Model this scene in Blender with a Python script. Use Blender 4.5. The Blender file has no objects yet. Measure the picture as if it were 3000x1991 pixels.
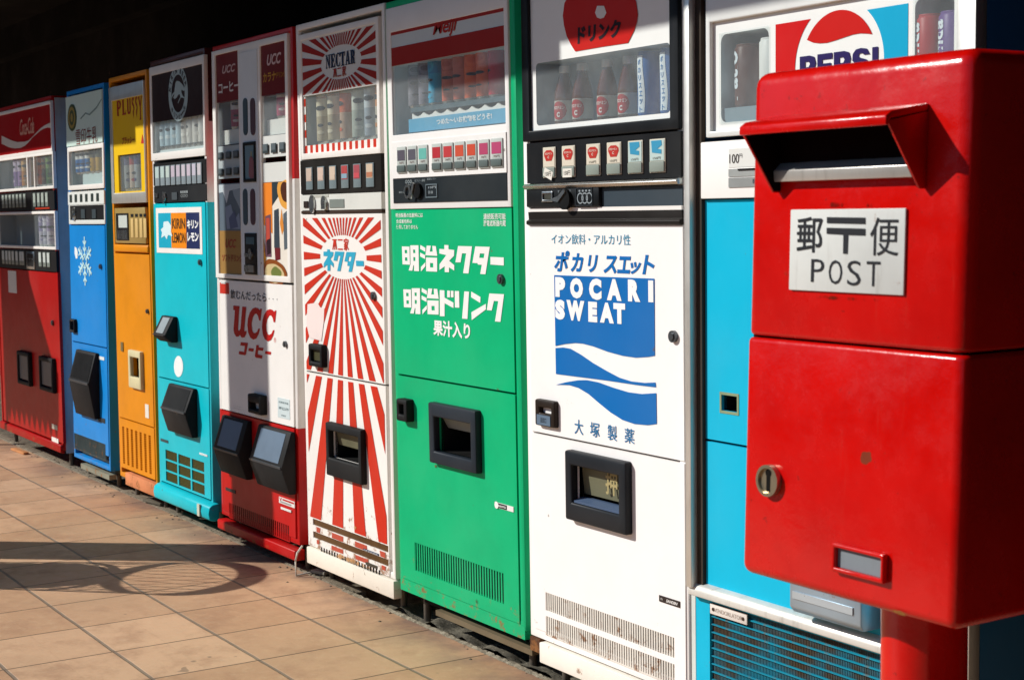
import bpy, bmesh, math, random
from mathutils import Vector
rnd = random.Random(7)
SC = bpy.context.scene
COL = SC.collection
# ---------------------------------------------------------------- camera, sky, sun, exposure
HC, D = 1.2, 2.25                                  # eye height above the machines' datum; distance from the row of machines (their fronts are Y = 0)
ZG = -0.0558                                       # level of the paving
YAW, PIT, ROL, FPX, PW, PH = math.radians(57.87), math.radians(4.69), math.radians(-0.92), 4610.0, 3000.0, 1991.0
_f0 = Vector((-math.sin(YAW), math.cos(YAW), 0)); _r0 = Vector((math.cos(YAW), math.sin(YAW), 0)); _u0 = Vector((0, 0, 1))
FWD = math.cos(PIT) * _f0 - math.sin(PIT) * _u0
_up = math.cos(PIT) * _u0 + math.sin(PIT) * _f0
RGT = math.cos(ROL) * _r0 + math.sin(ROL) * _up
UPV = -math.sin(ROL) * _r0 + math.cos(ROL) * _up
cam = bpy.data.cameras.new('camera'); camo = bpy.data.objects.new('camera', cam); COL.objects.link(camo)
from mathutils import Matrix
camo.matrix_world = Matrix(((RGT.x, UPV.x, -FWD.x, 0), (RGT.y, UPV.y, -FWD.y, -D), (RGT.z, UPV.z, -FWD.z, HC), (0, 0, 0, 1)))
cam.sensor_width = 36; cam.lens = 36 * FPX / PW; cam.clip_end = 2000; cam.clip_start = 0.05
cam.dof.use_dof = True; cam.dof.focus_distance = 4.1; cam.dof.aperture_fstop = 13.0
SC.camera = camo
SUN_EL, SUN_AZ = math.radians(33), math.radians(40)  # azimuth measured from the machines' facing direction
w = bpy.data.worlds.new("World"); SC.world = w; w.use_nodes = True
nt = w.node_tree; bg = nt.nodes['Background']; sky = nt.nodes.new('ShaderNodeTexSky'); sky.sky_type = 'NISHITA'
sky.sun_disc = False; sky.sun_elevation = SUN_EL; sky.sun_rotation = math.radians(220); sky.dust_density = 0.3; sky.ozone_density = 6.0; sky.air_density = 1.2
nt.links.new(sky.outputs[0], bg.inputs[0]); bg.inputs[1].default_value = 0.09
sl = bpy.data.lights.new('sun', 'SUN'); sl.energy = 4.85; sl.angle = math.radians(0.5); sl.color = (1.0, 0.97, 0.92)
so = bpy.data.objects.new('sun', sl); COL.objects.link(so)
LDIR = Vector((math.sin(SUN_AZ) * math.cos(SUN_EL), math.cos(SUN_AZ) * math.cos(SUN_EL), -math.sin(SUN_EL)))
so.rotation_euler = LDIR.to_track_quat('-Z', 'Y').to_euler(); so.location = (-6, -6, 8)
SC.view_settings.view_transform = 'Standard'; SC.view_settings.look = 'None'; SC.view_settings.exposure = 0.0; SC.view_settings.gamma = 1.0
SC.cycles.max_bounces = 8; SC.cycles.transparent_max_bounces = 12

# ---------------------------------------------------------------- measuring helpers: a spot read off the photo -> a point on a real plane
def ray(px, py): return FWD + RGT * ((px - PW / 2) / FPX) - UPV * ((py - PH / 2) / FPX)
def fac(px, py, Y=0.0):
    d = ray(px, py); t = (D + Y) / d.y
    return d.x * t, HC + d.z * t
A = (0, 200, 2.239); B = (0, 800, 2.239); CC = (430, 130, 2.2404); DD = (430, 800, 1.96); EE = (600, 70, 2.0107)
FF = (620, 800, 1.7429); GG = (1120, 30, 2.6136); HH = (1120, 600, 2.6136); II = (1120, 1100, 1.9604); JJ = (1500, 30, 2.4883)
KK = (1520, 620, 2.3052); LL = (1540, 1250, 2.1188); MM = (2000, 30, 2.34); NN = (2050, 560, 2.4505); OO = (2000, 1200, 1.982)
Q1 = (880, 620, 5.6); Q2 = (880, 50, 6.533); Q3 = (640, 820, 6.0318); Q4 = (460, 170, 7.469); Q5 = (30, 310, 9.8); Q6 = (330, 220, 4.127)

# ---------------------------------------------------------------- materials
def lin(h):
    h = h.lstrip('#'); o = []
    for i in (0, 2, 4):
        c = int(h[i:i + 2], 16) / 255
        o.append(c / 12.92 if c <= 0.04045 else ((c + 0.055) / 1.055) ** 2.4)
    return (*o, 1.0)
MATS = {}
def nodes_of(name):
    m = bpy.data.materials.new(name); m.use_nodes = True
    n = m.node_tree; b = n.nodes['Principled BSDF']
    return m, n, b
def mixc(n, fac_, a, b_, mode='MIX'):
    x = n.nodes.new('ShaderNodeMix'); x.data_type = 'RGBA'; x.blend_type = mode
    for s, v in ((x.inputs[0], fac_), (x.inputs[6], a), (x.inputs[7], b_)):
        if hasattr(v, 'is_output'): n.links.new(v, s)
        else: s.default_value = v
    return x.outputs[2]
def noise(n, scale, detail=4, rough=0.6, vec=None):
    t = n.nodes.new('ShaderNodeTexNoise'); t.inputs['Scale'].default_value = scale; t.inputs['Detail'].default_value = detail
    t.inputs['Roughness'].default_value = rough
    if vec is not None: n.links.new(vec, t.inputs['Vector'])
    return t.outputs[0]
def ramp(n, src, a, b_, va=0.0, vb=1.0):
    r = n.nodes.new('ShaderNodeMapRange'); r.interpolation_type = 'SMOOTHSTEP'
    n.links.new(src, r.inputs[0]); r.inputs[1].default_value = a; r.inputs[2].default_value = b_
    r.inputs[3].default_value = va; r.inputs[4].default_value = vb
    return r.outputs[0]
def math_(n, op, a, b_):
    x = n.nodes.new('ShaderNodeMath'); x.operation = op
    for s, v in ((x.inputs[0], a), (x.inputs[1], b_)):
        if hasattr(v, 'is_output'): n.links.new(v, s)
        else: s.default_value = v
    return x.outputs[0]
def worldpos(n):
    g = n.nodes.new('ShaderNodeNewGeometry'); return g.outputs['Position']
def paint(hexc, rough=0.42, spec=0.2, wear=0.12, rust=0.0, rustz=0.22, dirt=0.0, bump=0.02, metal=0.0, key=''):
    rough = max(rough, .4) if (metal < .3 and key != 'post') else rough; spec = min(spec, .13) if metal < .3 else spec
    k = ('p', hexc, rough, spec, wear, rust, rustz, dirt, bump, metal, key)
    if k in MATS: return MATS[k]
    m, n, b = nodes_of('paint ' + hexc)
    pos = worldpos(n); c = lin(hexc)
    col = mixc(n, ramp(n, noise(n, 5, 5, 0.65, pos), 0.35, 0.75), c, (c[0] * (1 - wear), c[1] * (1 - wear), c[2] * (1 - wear), 1))
    if wear > 0.03 and metal < .3:
        fd = ramp(n, noise(n, 1.9, 4, 0.6, pos), 0.4, 0.75, 0, 0.16)
        col = mixc(n, fd, col, (c[0] * .8 + .10, c[1] * .8 + .10, c[2] * .8 + .09, 1))
        col = mixc(n, ramp(n, noise(n, 26, 2, 0.4, pos), 0.765, 0.785, 0, 0.6), col, (0.13, 0.085, 0.05, 1))
    rn = math_(n, 'ADD', rough - 0.08, math_(n, 'MULTIPLY', noise(n, 18, 5, 0.7, pos), 0.16))
    if dirt > 0:
        st = n.nodes.new('ShaderNodeMapping'); n.links.new(pos, st.inputs[0]); st.inputs['Scale'].default_value = (30, 30, 3)
        dm = ramp(n, noise(n, 1.6, 6, 0.7, st.outputs[0]), 0.52, 0.75)
        col = mixc(n, math_(n, 'MULTIPLY', dm, dirt), col, (0.16, 0.13, 0.09, 1))
    if rust > 0:
        sx = n.nodes.new('ShaderNodeSeparateXYZ'); n.links.new(pos, sx.inputs[0])
        zm = ramp(n, sx.outputs[2], rustz, 0.0)
        nm = noise(n, 22, 7, 0.72, pos)
        rm = ramp(n, math_(n, 'ADD', nm, math_(n, 'MULTIPLY', zm, 0.13 * rust)), 0.66, 0.76)
        rc = mixc(n, noise(n, 60, 3, 0.6, pos), (0.16, 0.055, 0.016, 1), (0.36, 0.17, 0.06, 1))
        col = mixc(n, math_(n, 'MULTIPLY', rm, 0.85), col, rc)
        n.links.new(math_(n, 'MAXIMUM', rn, math_(n, 'MULTIPLY', rm, 0.8)), b.inputs['Roughness'])
    else:
        n.links.new(rn, b.inputs['Roughness'])
    n.links.new(col, b.inputs['Base Color'])
    b.inputs['Specular IOR Level'].default_value = spec; b.inputs['Metallic'].default_value = metal
    if bump > 0:
        bp = n.nodes.new('ShaderNodeBump'); bp.inputs['Strength'].default_value = bump * 4; bp.inputs['Distance'].default_value = 0.01
        n.links.new(math_(n, 'ADD', noise(n, 9, 3, 0.5, pos), math_(n, 'MULTIPLY', noise(n, 2.6, 2, 0.4, pos), 2.5)), bp.inputs['Height']); n.links.new(bp.outputs[0], b.inputs['Normal'])
    MATS[k] = m; return m
def flat(hexc, rough=0.5, spec=0.2, metal=0.0):
    return paint(hexc, max(rough, .4), min(spec, .3), 0.06, bump=0, metal=metal)
def glass():
    if 'glass' in MATS: return MATS['glass']
    m, n, b = nodes_of('dusty window glass'); n.nodes.remove(b)
    out = n.nodes['Material Output']
    tr = n.nodes.new('ShaderNodeBsdfTransparent'); tr.inputs[0].default_value = (0.92, 0.96, 0.95, 1)
    gl = n.nodes.new('ShaderNodeBsdfGlossy'); gl.inputs['Roughness'].default_value = 0.03
    df = n.nodes.new('ShaderNodeBsdfDiffuse'); df.inputs[0].default_value = (0.62, 0.68, 0.70, 1)
    g = n.nodes.new('ShaderNodeNewGeometry'); dp = n.nodes.new('ShaderNodeVectorMath'); dp.operation = 'DOT_PRODUCT'
    n.links.new(g.outputs['Normal'], dp.inputs[0]); n.links.new(g.outputs['Incoming'], dp.inputs[1])
    fres = math_(n, 'ADD', 0.04, math_(n, 'MULTIPLY', 0.9, math_(n, 'POWER', math_(n, 'SUBTRACT', 1.0, math_(n, 'ABSOLUTE', dp.outputs['Value'], 0)), 5.0)))
    m1 = n.nodes.new('ShaderNodeMixShader'); m2 = n.nodes.new('ShaderNodeMixShader')
    n.links.new(math_(n, 'MULTIPLY', ramp(n, noise(n, 6, 6, 0.7, worldpos(n)), 0.3, 0.75, 0.13, 0.23), 1.0), m1.inputs[0])
    n.links.new(tr.outputs[0], m1.inputs[1]); n.links.new(df.outputs[0], m1.inputs[2])
    n.links.new(fres, m2.inputs[0]); n.links.new(m1.outputs[0], m2.inputs[1]); n.links.new(gl.outputs[0], m2.inputs[2])
    n.links.new(m2.outputs[0], out.inputs[0]); MATS['glass'] = m; return m
def banded(key, stops, rough=0.38):
    """paint whose colour changes at fixed heights: stops = [(z_from, hex), ...] rising"""
    k = ('band', key)
    if k in MATS: return MATS[k]
    m, n, b = nodes_of('banded paint ' + key); pos = worldpos(n)
    sx = n.nodes.new('ShaderNodeSeparateXYZ'); n.links.new(pos, sx.inputs[0])
    col = lin(stops[0][1])
    for z, h in stops[1:]:
        g = math_(n, 'GREATER_THAN', sx.outputs[2], z); col = mixc(n, g, col, lin(h))
    col = mixc(n, ramp(n, noise(n, 5, 5, 0.65, pos), 0.35, 0.75, 0, 0.14), col, (0.02, 0.02, 0.02, 1))
    n.links.new(col, b.inputs['Base Color']); b.inputs['Roughness'].default_value = rough; b.inputs['Specular IOR Level'].default_value = 0.3
    MATS[k] = m; return m
def stain_mat(c1, c2, seed, amt):
    k = ('stain', c1, c2, seed, amt)
    if k in MATS: return MATS[k]
    m, n, bb = nodes_of('rust stain'); out = n.nodes['Material Output']; pos = worldpos(n)
    tc = n.nodes.new('ShaderNodeTexCoord'); sx = n.nodes.new('ShaderNodeSeparateXYZ'); n.links.new(tc.outputs['Generated'], sx.inputs[0])
    d = None
    for ax in (0, 2):
        q = math_(n, 'MULTIPLY', math_(n, 'ABSOLUTE', math_(n, 'SUBTRACT', sx.outputs[ax], 0.5), 0), 2.0); q = math_(n, 'POWER', q, 2.5)
        d = q if d is None else math_(n, 'ADD', d, q)
    mp = n.nodes.new('ShaderNodeMapping'); n.links.new(pos, mp.inputs[0]); mp.inputs['Location'].default_value = (seed, seed * 2, 0); mp.inputs['Scale'].default_value = (1, 1, .5)
    v = math_(n, 'SUBTRACT', math_(n, 'ADD', noise(n, 34, 8, 0.75, mp.outputs[0]), amt), math_(n, 'MULTIPLY', d, 0.45))
    mk = ramp(n, v, 0.5, 0.62, 0, 0.85)
    n.links.new(mixc(n, noise(n, 80, 3, 0.6, pos), lin(c1), lin(c2)), bb.inputs['Base Color']); bb.inputs['Roughness'].default_value = .9; bb.inputs['Specular IOR Level'].default_value = .1
    t = n.nodes.new('ShaderNodeBsdfTransparent'); mx = n.nodes.new('ShaderNodeMixShader'); n.links.new(mk, mx.inputs[0]); n.links.new(t.outputs[0], mx.inputs[1]); n.links.new(bb.outputs[0], mx.inputs[2]); n.links.new(mx.outputs[0], out.inputs[0])
    MATS[k] = m; return m
WHITE, CREAM, BLACK, DARK, CHROME = '#EFEBE4', '#E3DCC8', '#141416', '#1d2024', '#b9bcbc'
def black(): return paint(BLACK, 0.5, 0.3, 0.1)
def rubber(): return paint('#17181a', 0.62, 0.25, 0.15)
def steel(): return paint('#c9cbc9', 0.28, 0.5, 0.12, metal=1.0)
def alu(): return paint('#d4d2cb', 0.42, 0.5, 0.14, metal=0.7, dirt=0.25)

# ---------------------------------------------------------------- mesh helpers
def link_mesh(name, me, mat, parent=None, root=None, smooth=False):
    o = bpy.data.objects.new(name, me); COL.objects.link(o)
    if mat is not None:
        for mm in (mat if isinstance(mat, (list, tuple)) else [mat]): me.materials.append(mm)
    if parent is not None: o.parent = parent
    if smooth:
        for p in me.polygons: p.use_smooth = True
    return o
class MB:
    """collects shapes, then links them as ONE mesh object"""
    def __init__(s): s.v, s.f, s.mi = [], [], []
    def add(s, vs, fs, mi=0):
        b = len(s.v); s.v += [tuple(v) for v in vs]
        for f in fs: s.f.append([i + b for i in f]); s.mi.append(mi)
        return s
    def box(s, x0, x1, y0, y1, z0, z1, mi=0):
        vs = [(x0, y0, z0), (x1, y0, z0), (x1, y1, z0), (x0, y1, z0), (x0, y0, z1), (x1, y0, z1), (x1, y1, z1), (x0, y1, z1)]
        return s.add(vs, [(0, 3, 2, 1), (4, 5, 6, 7), (0, 1, 5, 4), (1, 2, 6, 5), (2, 3, 7, 6), (3, 0, 4, 7)], mi)
    def prism_x(s, prof, x0, x1, mi=0):        # prof in (y, z), counter-clockwise seen from +X
        n = len(prof); vs = [(x0, y, z) for y, z in prof] + [(x1, y, z) for y, z in prof]
        fs = [tuple(range(n - 1, -1, -1)), tuple(range(n, 2 * n))] + [(i, (i + 1) % n, n + (i + 1) % n, n + i) for i in range(n)]
        return s.add(vs, fs, mi)
    def prism_y(s, poly, y0, y1, mi=0):        # poly in (x, z)
        n = len(poly); vs = [(x, y0, z) for x, z in poly] + [(x, y1, z) for x, z in poly]
        fs = [tuple(range(n)), tuple(range(2 * n - 1, n - 1, -1))] + [(i + n, (i + 1) % n + n, (i + 1) % n, i) for i in range(n)]
        return s.add(vs, fs, mi)
    def lathe(s, prof, cx, cy, seg=24, mi=0, a0=0.0, a1=2 * math.pi):   # prof [(r, z)] bottom to top
        full = abs(a1 - a0 - 2 * math.pi) < 1e-6; m = seg if full else seg + 1; b = []
        for r, z in prof:
            for i in range(m):
                a = a0 + (a1 - a0) * i / seg; b.append((cx + r * math.cos(a), cy + r * math.sin(a), z))
        fs = []
        for j in range(len(prof) - 1):
            for i in range(seg):
                k = (i + 1) % m; fs.append((j * m + i, j * m + k, (j + 1) * m + k, (j + 1) * m + i))
        return s.add(b, fs, mi)
    def disc(s, r, cx, cy, z, seg=24, mi=0, up=True):
        vs = [(cx + r * math.cos(2 * math.pi * i / seg), cy + r * math.sin(2 * math.pi * i / seg), z) for i in range(seg)]
        return s.add(vs, [tuple(range(seg)) if up else tuple(range(seg - 1, -1, -1))], mi)
    def knob(s, cx, cz, y0, y1, rx, rz, seg=24, mi=0, hole=0.0):   # disc facing -Y
        ang = [2 * math.pi * i / seg for i in range(seg)]
        vs = [(cx + rx * math.cos(a), y0, cz + rz * math.sin(a)) for a in ang] + [(cx + rx * math.cos(a), y1, cz + rz * math.sin(a)) for a in ang]
        fs = [(i, i + seg, (i + 1) % seg + seg, (i + 1) % seg) for i in range(seg)]
        if hole <= 0: fs.append(tuple(range(seg)))
        else:
            vs += [(cx + rx * hole * math.cos(a), y0, cz + rz * hole * math.sin(a)) for a in ang] + [(cx + rx * hole * math.cos(a), y1, cz + rz * hole * math.sin(a)) for a in ang]
            fs += [(i, (i + 1) % seg, (i + 1) % seg + 2 * seg, i + 2 * seg) for i in range(seg)] + [(i + 2 * seg, (i + 1) % seg + 2 * seg, (i + 1) % seg + 3 * seg, i + 3 * seg) for i in range(seg)]
        return s.add(vs, fs, mi)
    def tube(s, pts, r, seg=8, mi=0):
        rings = []
        for i, p in enumerate(pts):
            p = Vector(p); t = (Vector(pts[min(i + 1, len(pts) - 1)]) - Vector(pts[max(i - 1, 0)])).normalized()
            a = t.cross(Vector((0, 0, 1)));
            if a.length < 1e-3: a = t.cross(Vector((1, 0, 0)))
            a.normalize(); c = t.cross(a)
            rings += [p + r * (math.cos(2 * math.pi * k / seg) * a + math.sin(2 * math.pi * k / seg) * c) for k in range(seg)]
        fs = [(j * seg + k, j * seg + (k + 1) % seg, (j + 1) * seg + (k + 1) % seg, (j + 1) * seg + k) for j in range(len(pts) - 1) for k in range(seg)]
        n = len(pts)
        fs += [tuple(range(seg - 1, -1, -1)), tuple(range((n - 1) * seg, n * seg))]
        return s.add(rings, fs, mi)
    def panel(s, rect, holes, y0, y1, mi=0):      # slab facing -Y with rectangular holes cut through
        u0, u1, z0, z1 = rect
        cl = lambda h: (max(u0, h[0]), min(u1, h[1]), max(z0, h[2]), min(z1, h[3]))
        holes = [cl(h) for h in holes if h[0] < u1 and h[1] > u0 and h[2] < z1 and h[3] > z0]
        us = sorted({u0, u1, *[h[0] for h in holes], *[h[1] for h in holes]}); zs = sorted({z0, z1, *[h[2] for h in holes], *[h[3] for h in holes]})
        def solid(i, j):
            if i < 0 or j < 0 or i >= len(us) - 1 or j >= len(zs) - 1: return False
            cu, cz = (us[i] + us[i + 1]) / 2, (zs[j] + zs[j + 1]) / 2
            return not any(h[0] < cu < h[1] and h[2] < cz < h[3] for h in holes)
        for i in range(len(us) - 1):
            for j in range(len(zs) - 1):
                if not solid(i, j): continue
                a, b, c, d = us[i], us[i + 1], zs[j], zs[j + 1]
                s.add([(a, y0, c), (b, y0, c), (b, y0, d), (a, y0, d)], [(0, 1, 2, 3)], mi)
                s.add([(a, y1, c), (b, y1, c), (b, y1, d), (a, y1, d)], [(3, 2, 1, 0)], mi)
                if not solid(i - 1, j): s.add([(a, y0, c), (a, y1, c), (a, y1, d), (a, y0, d)], [(3, 2, 1, 0)], mi)
                if not solid(i + 1, j): s.add([(b, y0, c), (b, y1, c), (b, y1, d), (b, y0, d)], [(0, 1, 2, 3)], mi)
                if not solid(i, j - 1): s.add([(a, y0, c), (b, y0, c), (b, y1, c), (a, y1, c)], [(3, 2, 1, 0)], mi)
                if not solid(i, j + 1): s.add([(a, y0, d), (b, y0, d), (b, y1, d), (a, y1, d)], [(0, 1, 2, 3)], mi)
        return s
    def liner(s, rect, y0, y1, mi=0):             # five inward faces of a recess open towards -Y
        u0, u1, z0, z1 = rect
        vs = [(u0, y0, z0), (u1, y0, z0), (u1, y0, z1), (u0, y0, z1), (u0, y1, z0), (u1, y1, z0), (u1, y1, z1), (u0, y1, z1)]
        return s.add(vs, [(4, 5, 6, 7), (0, 1, 5, 4), (3, 7, 6, 2), (0, 4, 7, 3), (1, 2, 6, 5)], mi)
    def build(s, name, mat, parent=None, origin=(0, 0, 0), slope=0.0, bevel=0.0, seg=2, smooth=False, weld=True, tilt=None):
        me = bpy.data.meshes.new(name); bm = bmesh.new()
        ox, oy, oz = origin; vs = []
        for x, y, z in s.v:
            x = x + slope * (z - 0.9)
            if tilt: y = y + (z - 1.0) * tilt
            vs.append(bm.verts.new((x - ox, y - oy, z - oz)))
        for f, mi in zip(s.f, s.mi):
            try: fa = bm.faces.new([vs[i] for i in f]); fa.material_index = mi
            except ValueError: pass
        if weld: bmesh.ops.remove_doubles(bm, verts=bm.verts[:], dist=1e-5)
        if bevel > 0:
            es = [e for e in bm.edges if len(e.link_faces) == 2 and e.calc_face_angle(0) > 0.5]
            bmesh.ops.bevel(bm, geom=es, offset=bevel, segments=seg, affect='EDGES', profile=0.5, clamp_overlap=True)
        if smooth or bevel > 0:
            for fa in bm.faces: fa.smooth = True
            for e in bm.edges:
                if len(e.link_faces) == 2 and e.calc_face_angle(0) > (0.7 if smooth else 0.6): e.smooth = False
        bm.to_mesh(me); bm.free()
        return link_mesh(name, me, mat, parent)
def empty(name, loc, label, cat, group=None):
    o = bpy.data.objects.new(name, None); COL.objects.link(o); o.location = loc; o.empty_display_size = 0.1
    o['label'] = label; o['category'] = cat
    if group: o['group'] = group
    return o
def tag(o, label=None, cat=None, group=None, kind=None):
    if label: o['label'] = label
    if cat: o['category'] = cat
    if group: o['group'] = group
    if kind: o['kind'] = kind
    return o
def curve_mesh(cu):
    o = bpy.data.objects.new('tmp', cu); COL.objects.link(o)
    dg = bpy.context.evaluated_depsgraph_get(); me = bpy.data.meshes.new_from_object(o.evaluated_get(dg))
    bpy.data.objects.remove(o); bpy.data.curves.remove(cu)
    return me
def text_data(body, bold=0.0, shear=0.0, space=1.0):
    cu = bpy.data.curves.new('t', 'FONT'); cu.body = body; cu.size = 1; cu.offset = bold; cu.shear = shear; cu.space_character = space; cu.resolution_u = 3
    me = curve_mesh(cu); vs = [(v.co.x, v.co.y) for v in me.vertices]; fs = [tuple(p.vertices) for p in me.polygons]
    bpy.data.meshes.remove(me); return vs, fs
def loop_data(loops, smooth=False):
    cu = bpy.data.curves.new('l', 'CURVE'); cu.dimensions = '2D'; cu.fill_mode = 'FRONT'; cu.resolution_u = 4
    for lp in loops:
        if smooth:
            sp = cu.splines.new('BEZIER'); sp.bezier_points.add(len(lp) - 1)
            for bp, (x, y) in zip(sp.bezier_points, lp): bp.co = (x, y, 0); bp.handle_left_type = bp.handle_right_type = 'AUTO'
        else:
            sp = cu.splines.new('POLY'); sp.points.add(len(lp) - 1)
            for p, (x, y) in zip(sp.points, lp): p.co = (x, y, 0, 1)
        sp.use_cyclic_u = True
    me = curve_mesh(cu); vs = [(v.co.x, v.co.y) for v in me.vertices]; fs = [tuple(p.vertices) for p in me.polygons]
    bpy.data.meshes.remove(me); return vs, fs
def put2d(mb, vs, fs, y, mi=0):     # faces turned towards -Y
    out = []
    for f in fs:
        a, b, c = (vs[f[0]], vs[f[1]], vs[f[2]])
        out.append(tuple(f) if (b[0] - a[0]) * (c[1] - a[1]) - (b[1] - a[1]) * (c[0] - a[0]) > 0 else tuple(reversed(f)))
    mb.add([(x, y, z) for x, z in vs], out, mi)

DOOR = -0.003      # front plane of the doors
INK = DOOR - 0.0012
class Machine:
    def __init__(s, label, u0, u1, z0, z1, slope=0.0, tilt=None, Y=0.0, name='vending_machine', cat='vending machine', group='vending machines standing in a row under the canopy'):
        s.u0, s.u1, s.z0, s.z1, s.slope, s.tilt, s.Y = u0, u1, z0, z1, slope, tilt, Y
        s.root = empty(name, ((u0 + u1) / 2, Y, ZG), label, cat, group)
    def P(s, k, x, y, Y=0.0):
        px, py = k[0] + x / k[2], k[1] + y / k[2]; Y = Y + s.Y
        X, Z = fac(px, py, Y)
        if s.tilt: X, Z = fac(px, py, Y + (Z - 1.0) * s.tilt)
        return X - s.slope * (Z - 0.9), Z
    def R(s, k, x0, y0, x1, y1, Y=0.0):
        a = s.P(k, x0, y0, Y); b = s.P(k, x1, y1, Y)
        return (a[0], b[0], b[1], a[1])
    def build(s, mb, name, mat, parent=None, **kw):
        parent = parent or s.root
        while parent.parent is not None and parent.parent is not s.root: parent = parent.parent   # thing > part > sub-part, no deeper
        return mb.build(name, mat, parent, origin=s.root.location, slope=s.slope, tilt=s.tilt, **kw)
    def box(s, name, r, y0, y1, mat, parent=None, bevel=0.0, **kw):
        return s.build(MB().box(r[0], r[1], y0, y1, r[2], r[3]), name, mat, parent, bevel=bevel, **kw)
    def panel(s, name, r, holes, mat, y0=DOOR, y1=0.012, parent=None, bevel=0.0):
        return s.build(MB().panel(r, holes, y0, y1), name, mat, parent, bevel=bevel)
    def frame(s, name, r, wd, y0, y1, mat, parent=None, bevel=0.002):
        if not isinstance(wd, tuple): wd = (wd,) * 4
        return s.build(MB().panel(r, [(r[0] + wd[0], r[1] - wd[1], r[2] + wd[2], r[3] - wd[3])], y0, y1), name, mat, parent, bevel=bevel)
    def text(s, body, r, mat, parent=None, y=INK, bold=0.0, shear=0.0, space=1.0, name='lettering', mb=None):
        vs, fs = text_data(body, bold, shear, space)
        xa, xb = min(v[0] for v in vs), max(v[0] for v in vs); ya, yb = min(v[1] for v in vs), max(v[1] for v in vs)
        vs = [(r[0] + (x - xa) / (xb - xa) * (r[1] - r[0]), r[2] + (z - ya) / (yb - ya) * (r[3] - r[2])) for x, z in vs]
        m = mb or MB(); put2d(m, vs, fs, y)
        if mb is None: return s.build(m, name, mat, parent, weld=False)
    def texts(s, items, mat, parent=None, y=INK, bold=0.0, shear=0.0, name='lettering'):   # several strings, one mesh
        for body, r in items: s.text(body, r, mat, parent, y=y, bold=bold, shear=shear, name=name)
    def shape(s, loops, mat, parent=None, k=None, y=INK, name='lettering', smooth=False, mb=None, off=(0, 0)):
        if k: loops = [[s.P(k, x + off[0], z + off[1], y) for x, z in lp] for lp in loops]
        vs, fs = loop_data(loops, smooth); m = mb or MB(); put2d(m, vs, fs, y)
        if mb is None: return s.build(m, name, mat, parent, weld=False)
    def shapes(s, groups, k, mat, parent=None, y=INK, name='lettering', smooth=False):
        mb = MB()
        for g in groups:
            off = (0, 0)
            if isinstance(g, tuple): g, off = g
            s.shape(g, None, k=k, y=y, smooth=smooth, mb=mb, off=off)
        return s.build(mb, name, mat, parent, weld=False)
    def cabinet(s, mat, depth=0.72, rim=0.02, y0=0.0):
        u0, u1, z0, z1 = s.u0, s.u1, s.z0, s.z1; y1 = depth
        mb = MB().panel((u0, u1, z0, z1), [(u0 + rim, u1 - rim, z0 + rim, z1 - rim)], y0, y0 + 0.3)
        v = [(u0, y0 + 0.3, z0), (u1, y0 + 0.3, z0), (u1, y0 + 0.3, z1), (u0, y0 + 0.3, z1), (u0, y1, z0), (u1, y1, z0), (u1, y1, z1), (u0, y1, z1)]
        mb = MB()
        i = (u0 + rim, u1 - rim, z0 + rim, z1 - rim)
        vs = [(u0, y0, z0), (u1, y0, z0), (u1, y0, z1), (u0, y0, z1), (i[0], y0, i[2]), (i[1], y0, i[2]), (i[1], y0, i[3]), (i[0], y0, i[3]),
              (u0, y1, z0), (u1, y1, z0), (u1, y1, z1), (u0, y1, z1), (i[0], y1 - .02, i[2]), (i[1], y1 - .02, i[2]), (i[1], y1 - .02, i[3]), (i[0], y1 - .02, i[3])]
        fs = [(0, 1, 5, 4), (1, 2, 6, 5), (2, 3, 7, 6), (3, 0, 4, 7), (0, 8, 9, 1), (1, 9, 10, 2), (2, 10, 11, 3), (3, 11, 8, 0), (8, 11, 10, 9),
              (4, 5, 13, 12), (5, 6, 14, 13), (6, 7, 15, 14), (7, 4, 12, 15), (12, 13, 14, 15)]
        mb.add(vs, fs)
        return s.build(mb, 'cabinet', mat, bevel=0.003)
    def feet(s, mat=None, inset=0.06):
        for u in (s.u0 + inset, s.u1 - inset):
            mb = MB().lathe([(0.0, s.z0 + 0.004), (0.011, s.z0 + 0.004), (0.011, ZG - .014), (0.026, ZG - .012), (0.026, ZG - .0298), (0.0, ZG - .0298)][::-1], u, 0.06, 14)
            s.build(mb, 'foot', mat or paint('#6a6257', 0.6, 0.4, 0.3, metal=0.6), smooth=True)
    def case(s, r, depth, mat, parent=None, y0=0.012, name='display_case', pane=True, pane_y=0.004):
        c = s.build(MB().liner(r, y0, y0 + depth * .55), name, mat, parent)
        if pane: s.build(MB().add([(r[0] - .003, pane_y, r[2] - .003), (r[1] + .003, pane_y, r[2] - .003), (r[1] + .003, pane_y, r[3] + .003), (r[0] - .003, pane_y, r[3] + .003)], [(0, 1, 2, 3)]), 'glass_pane', glass(), parent)
        return c
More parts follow.
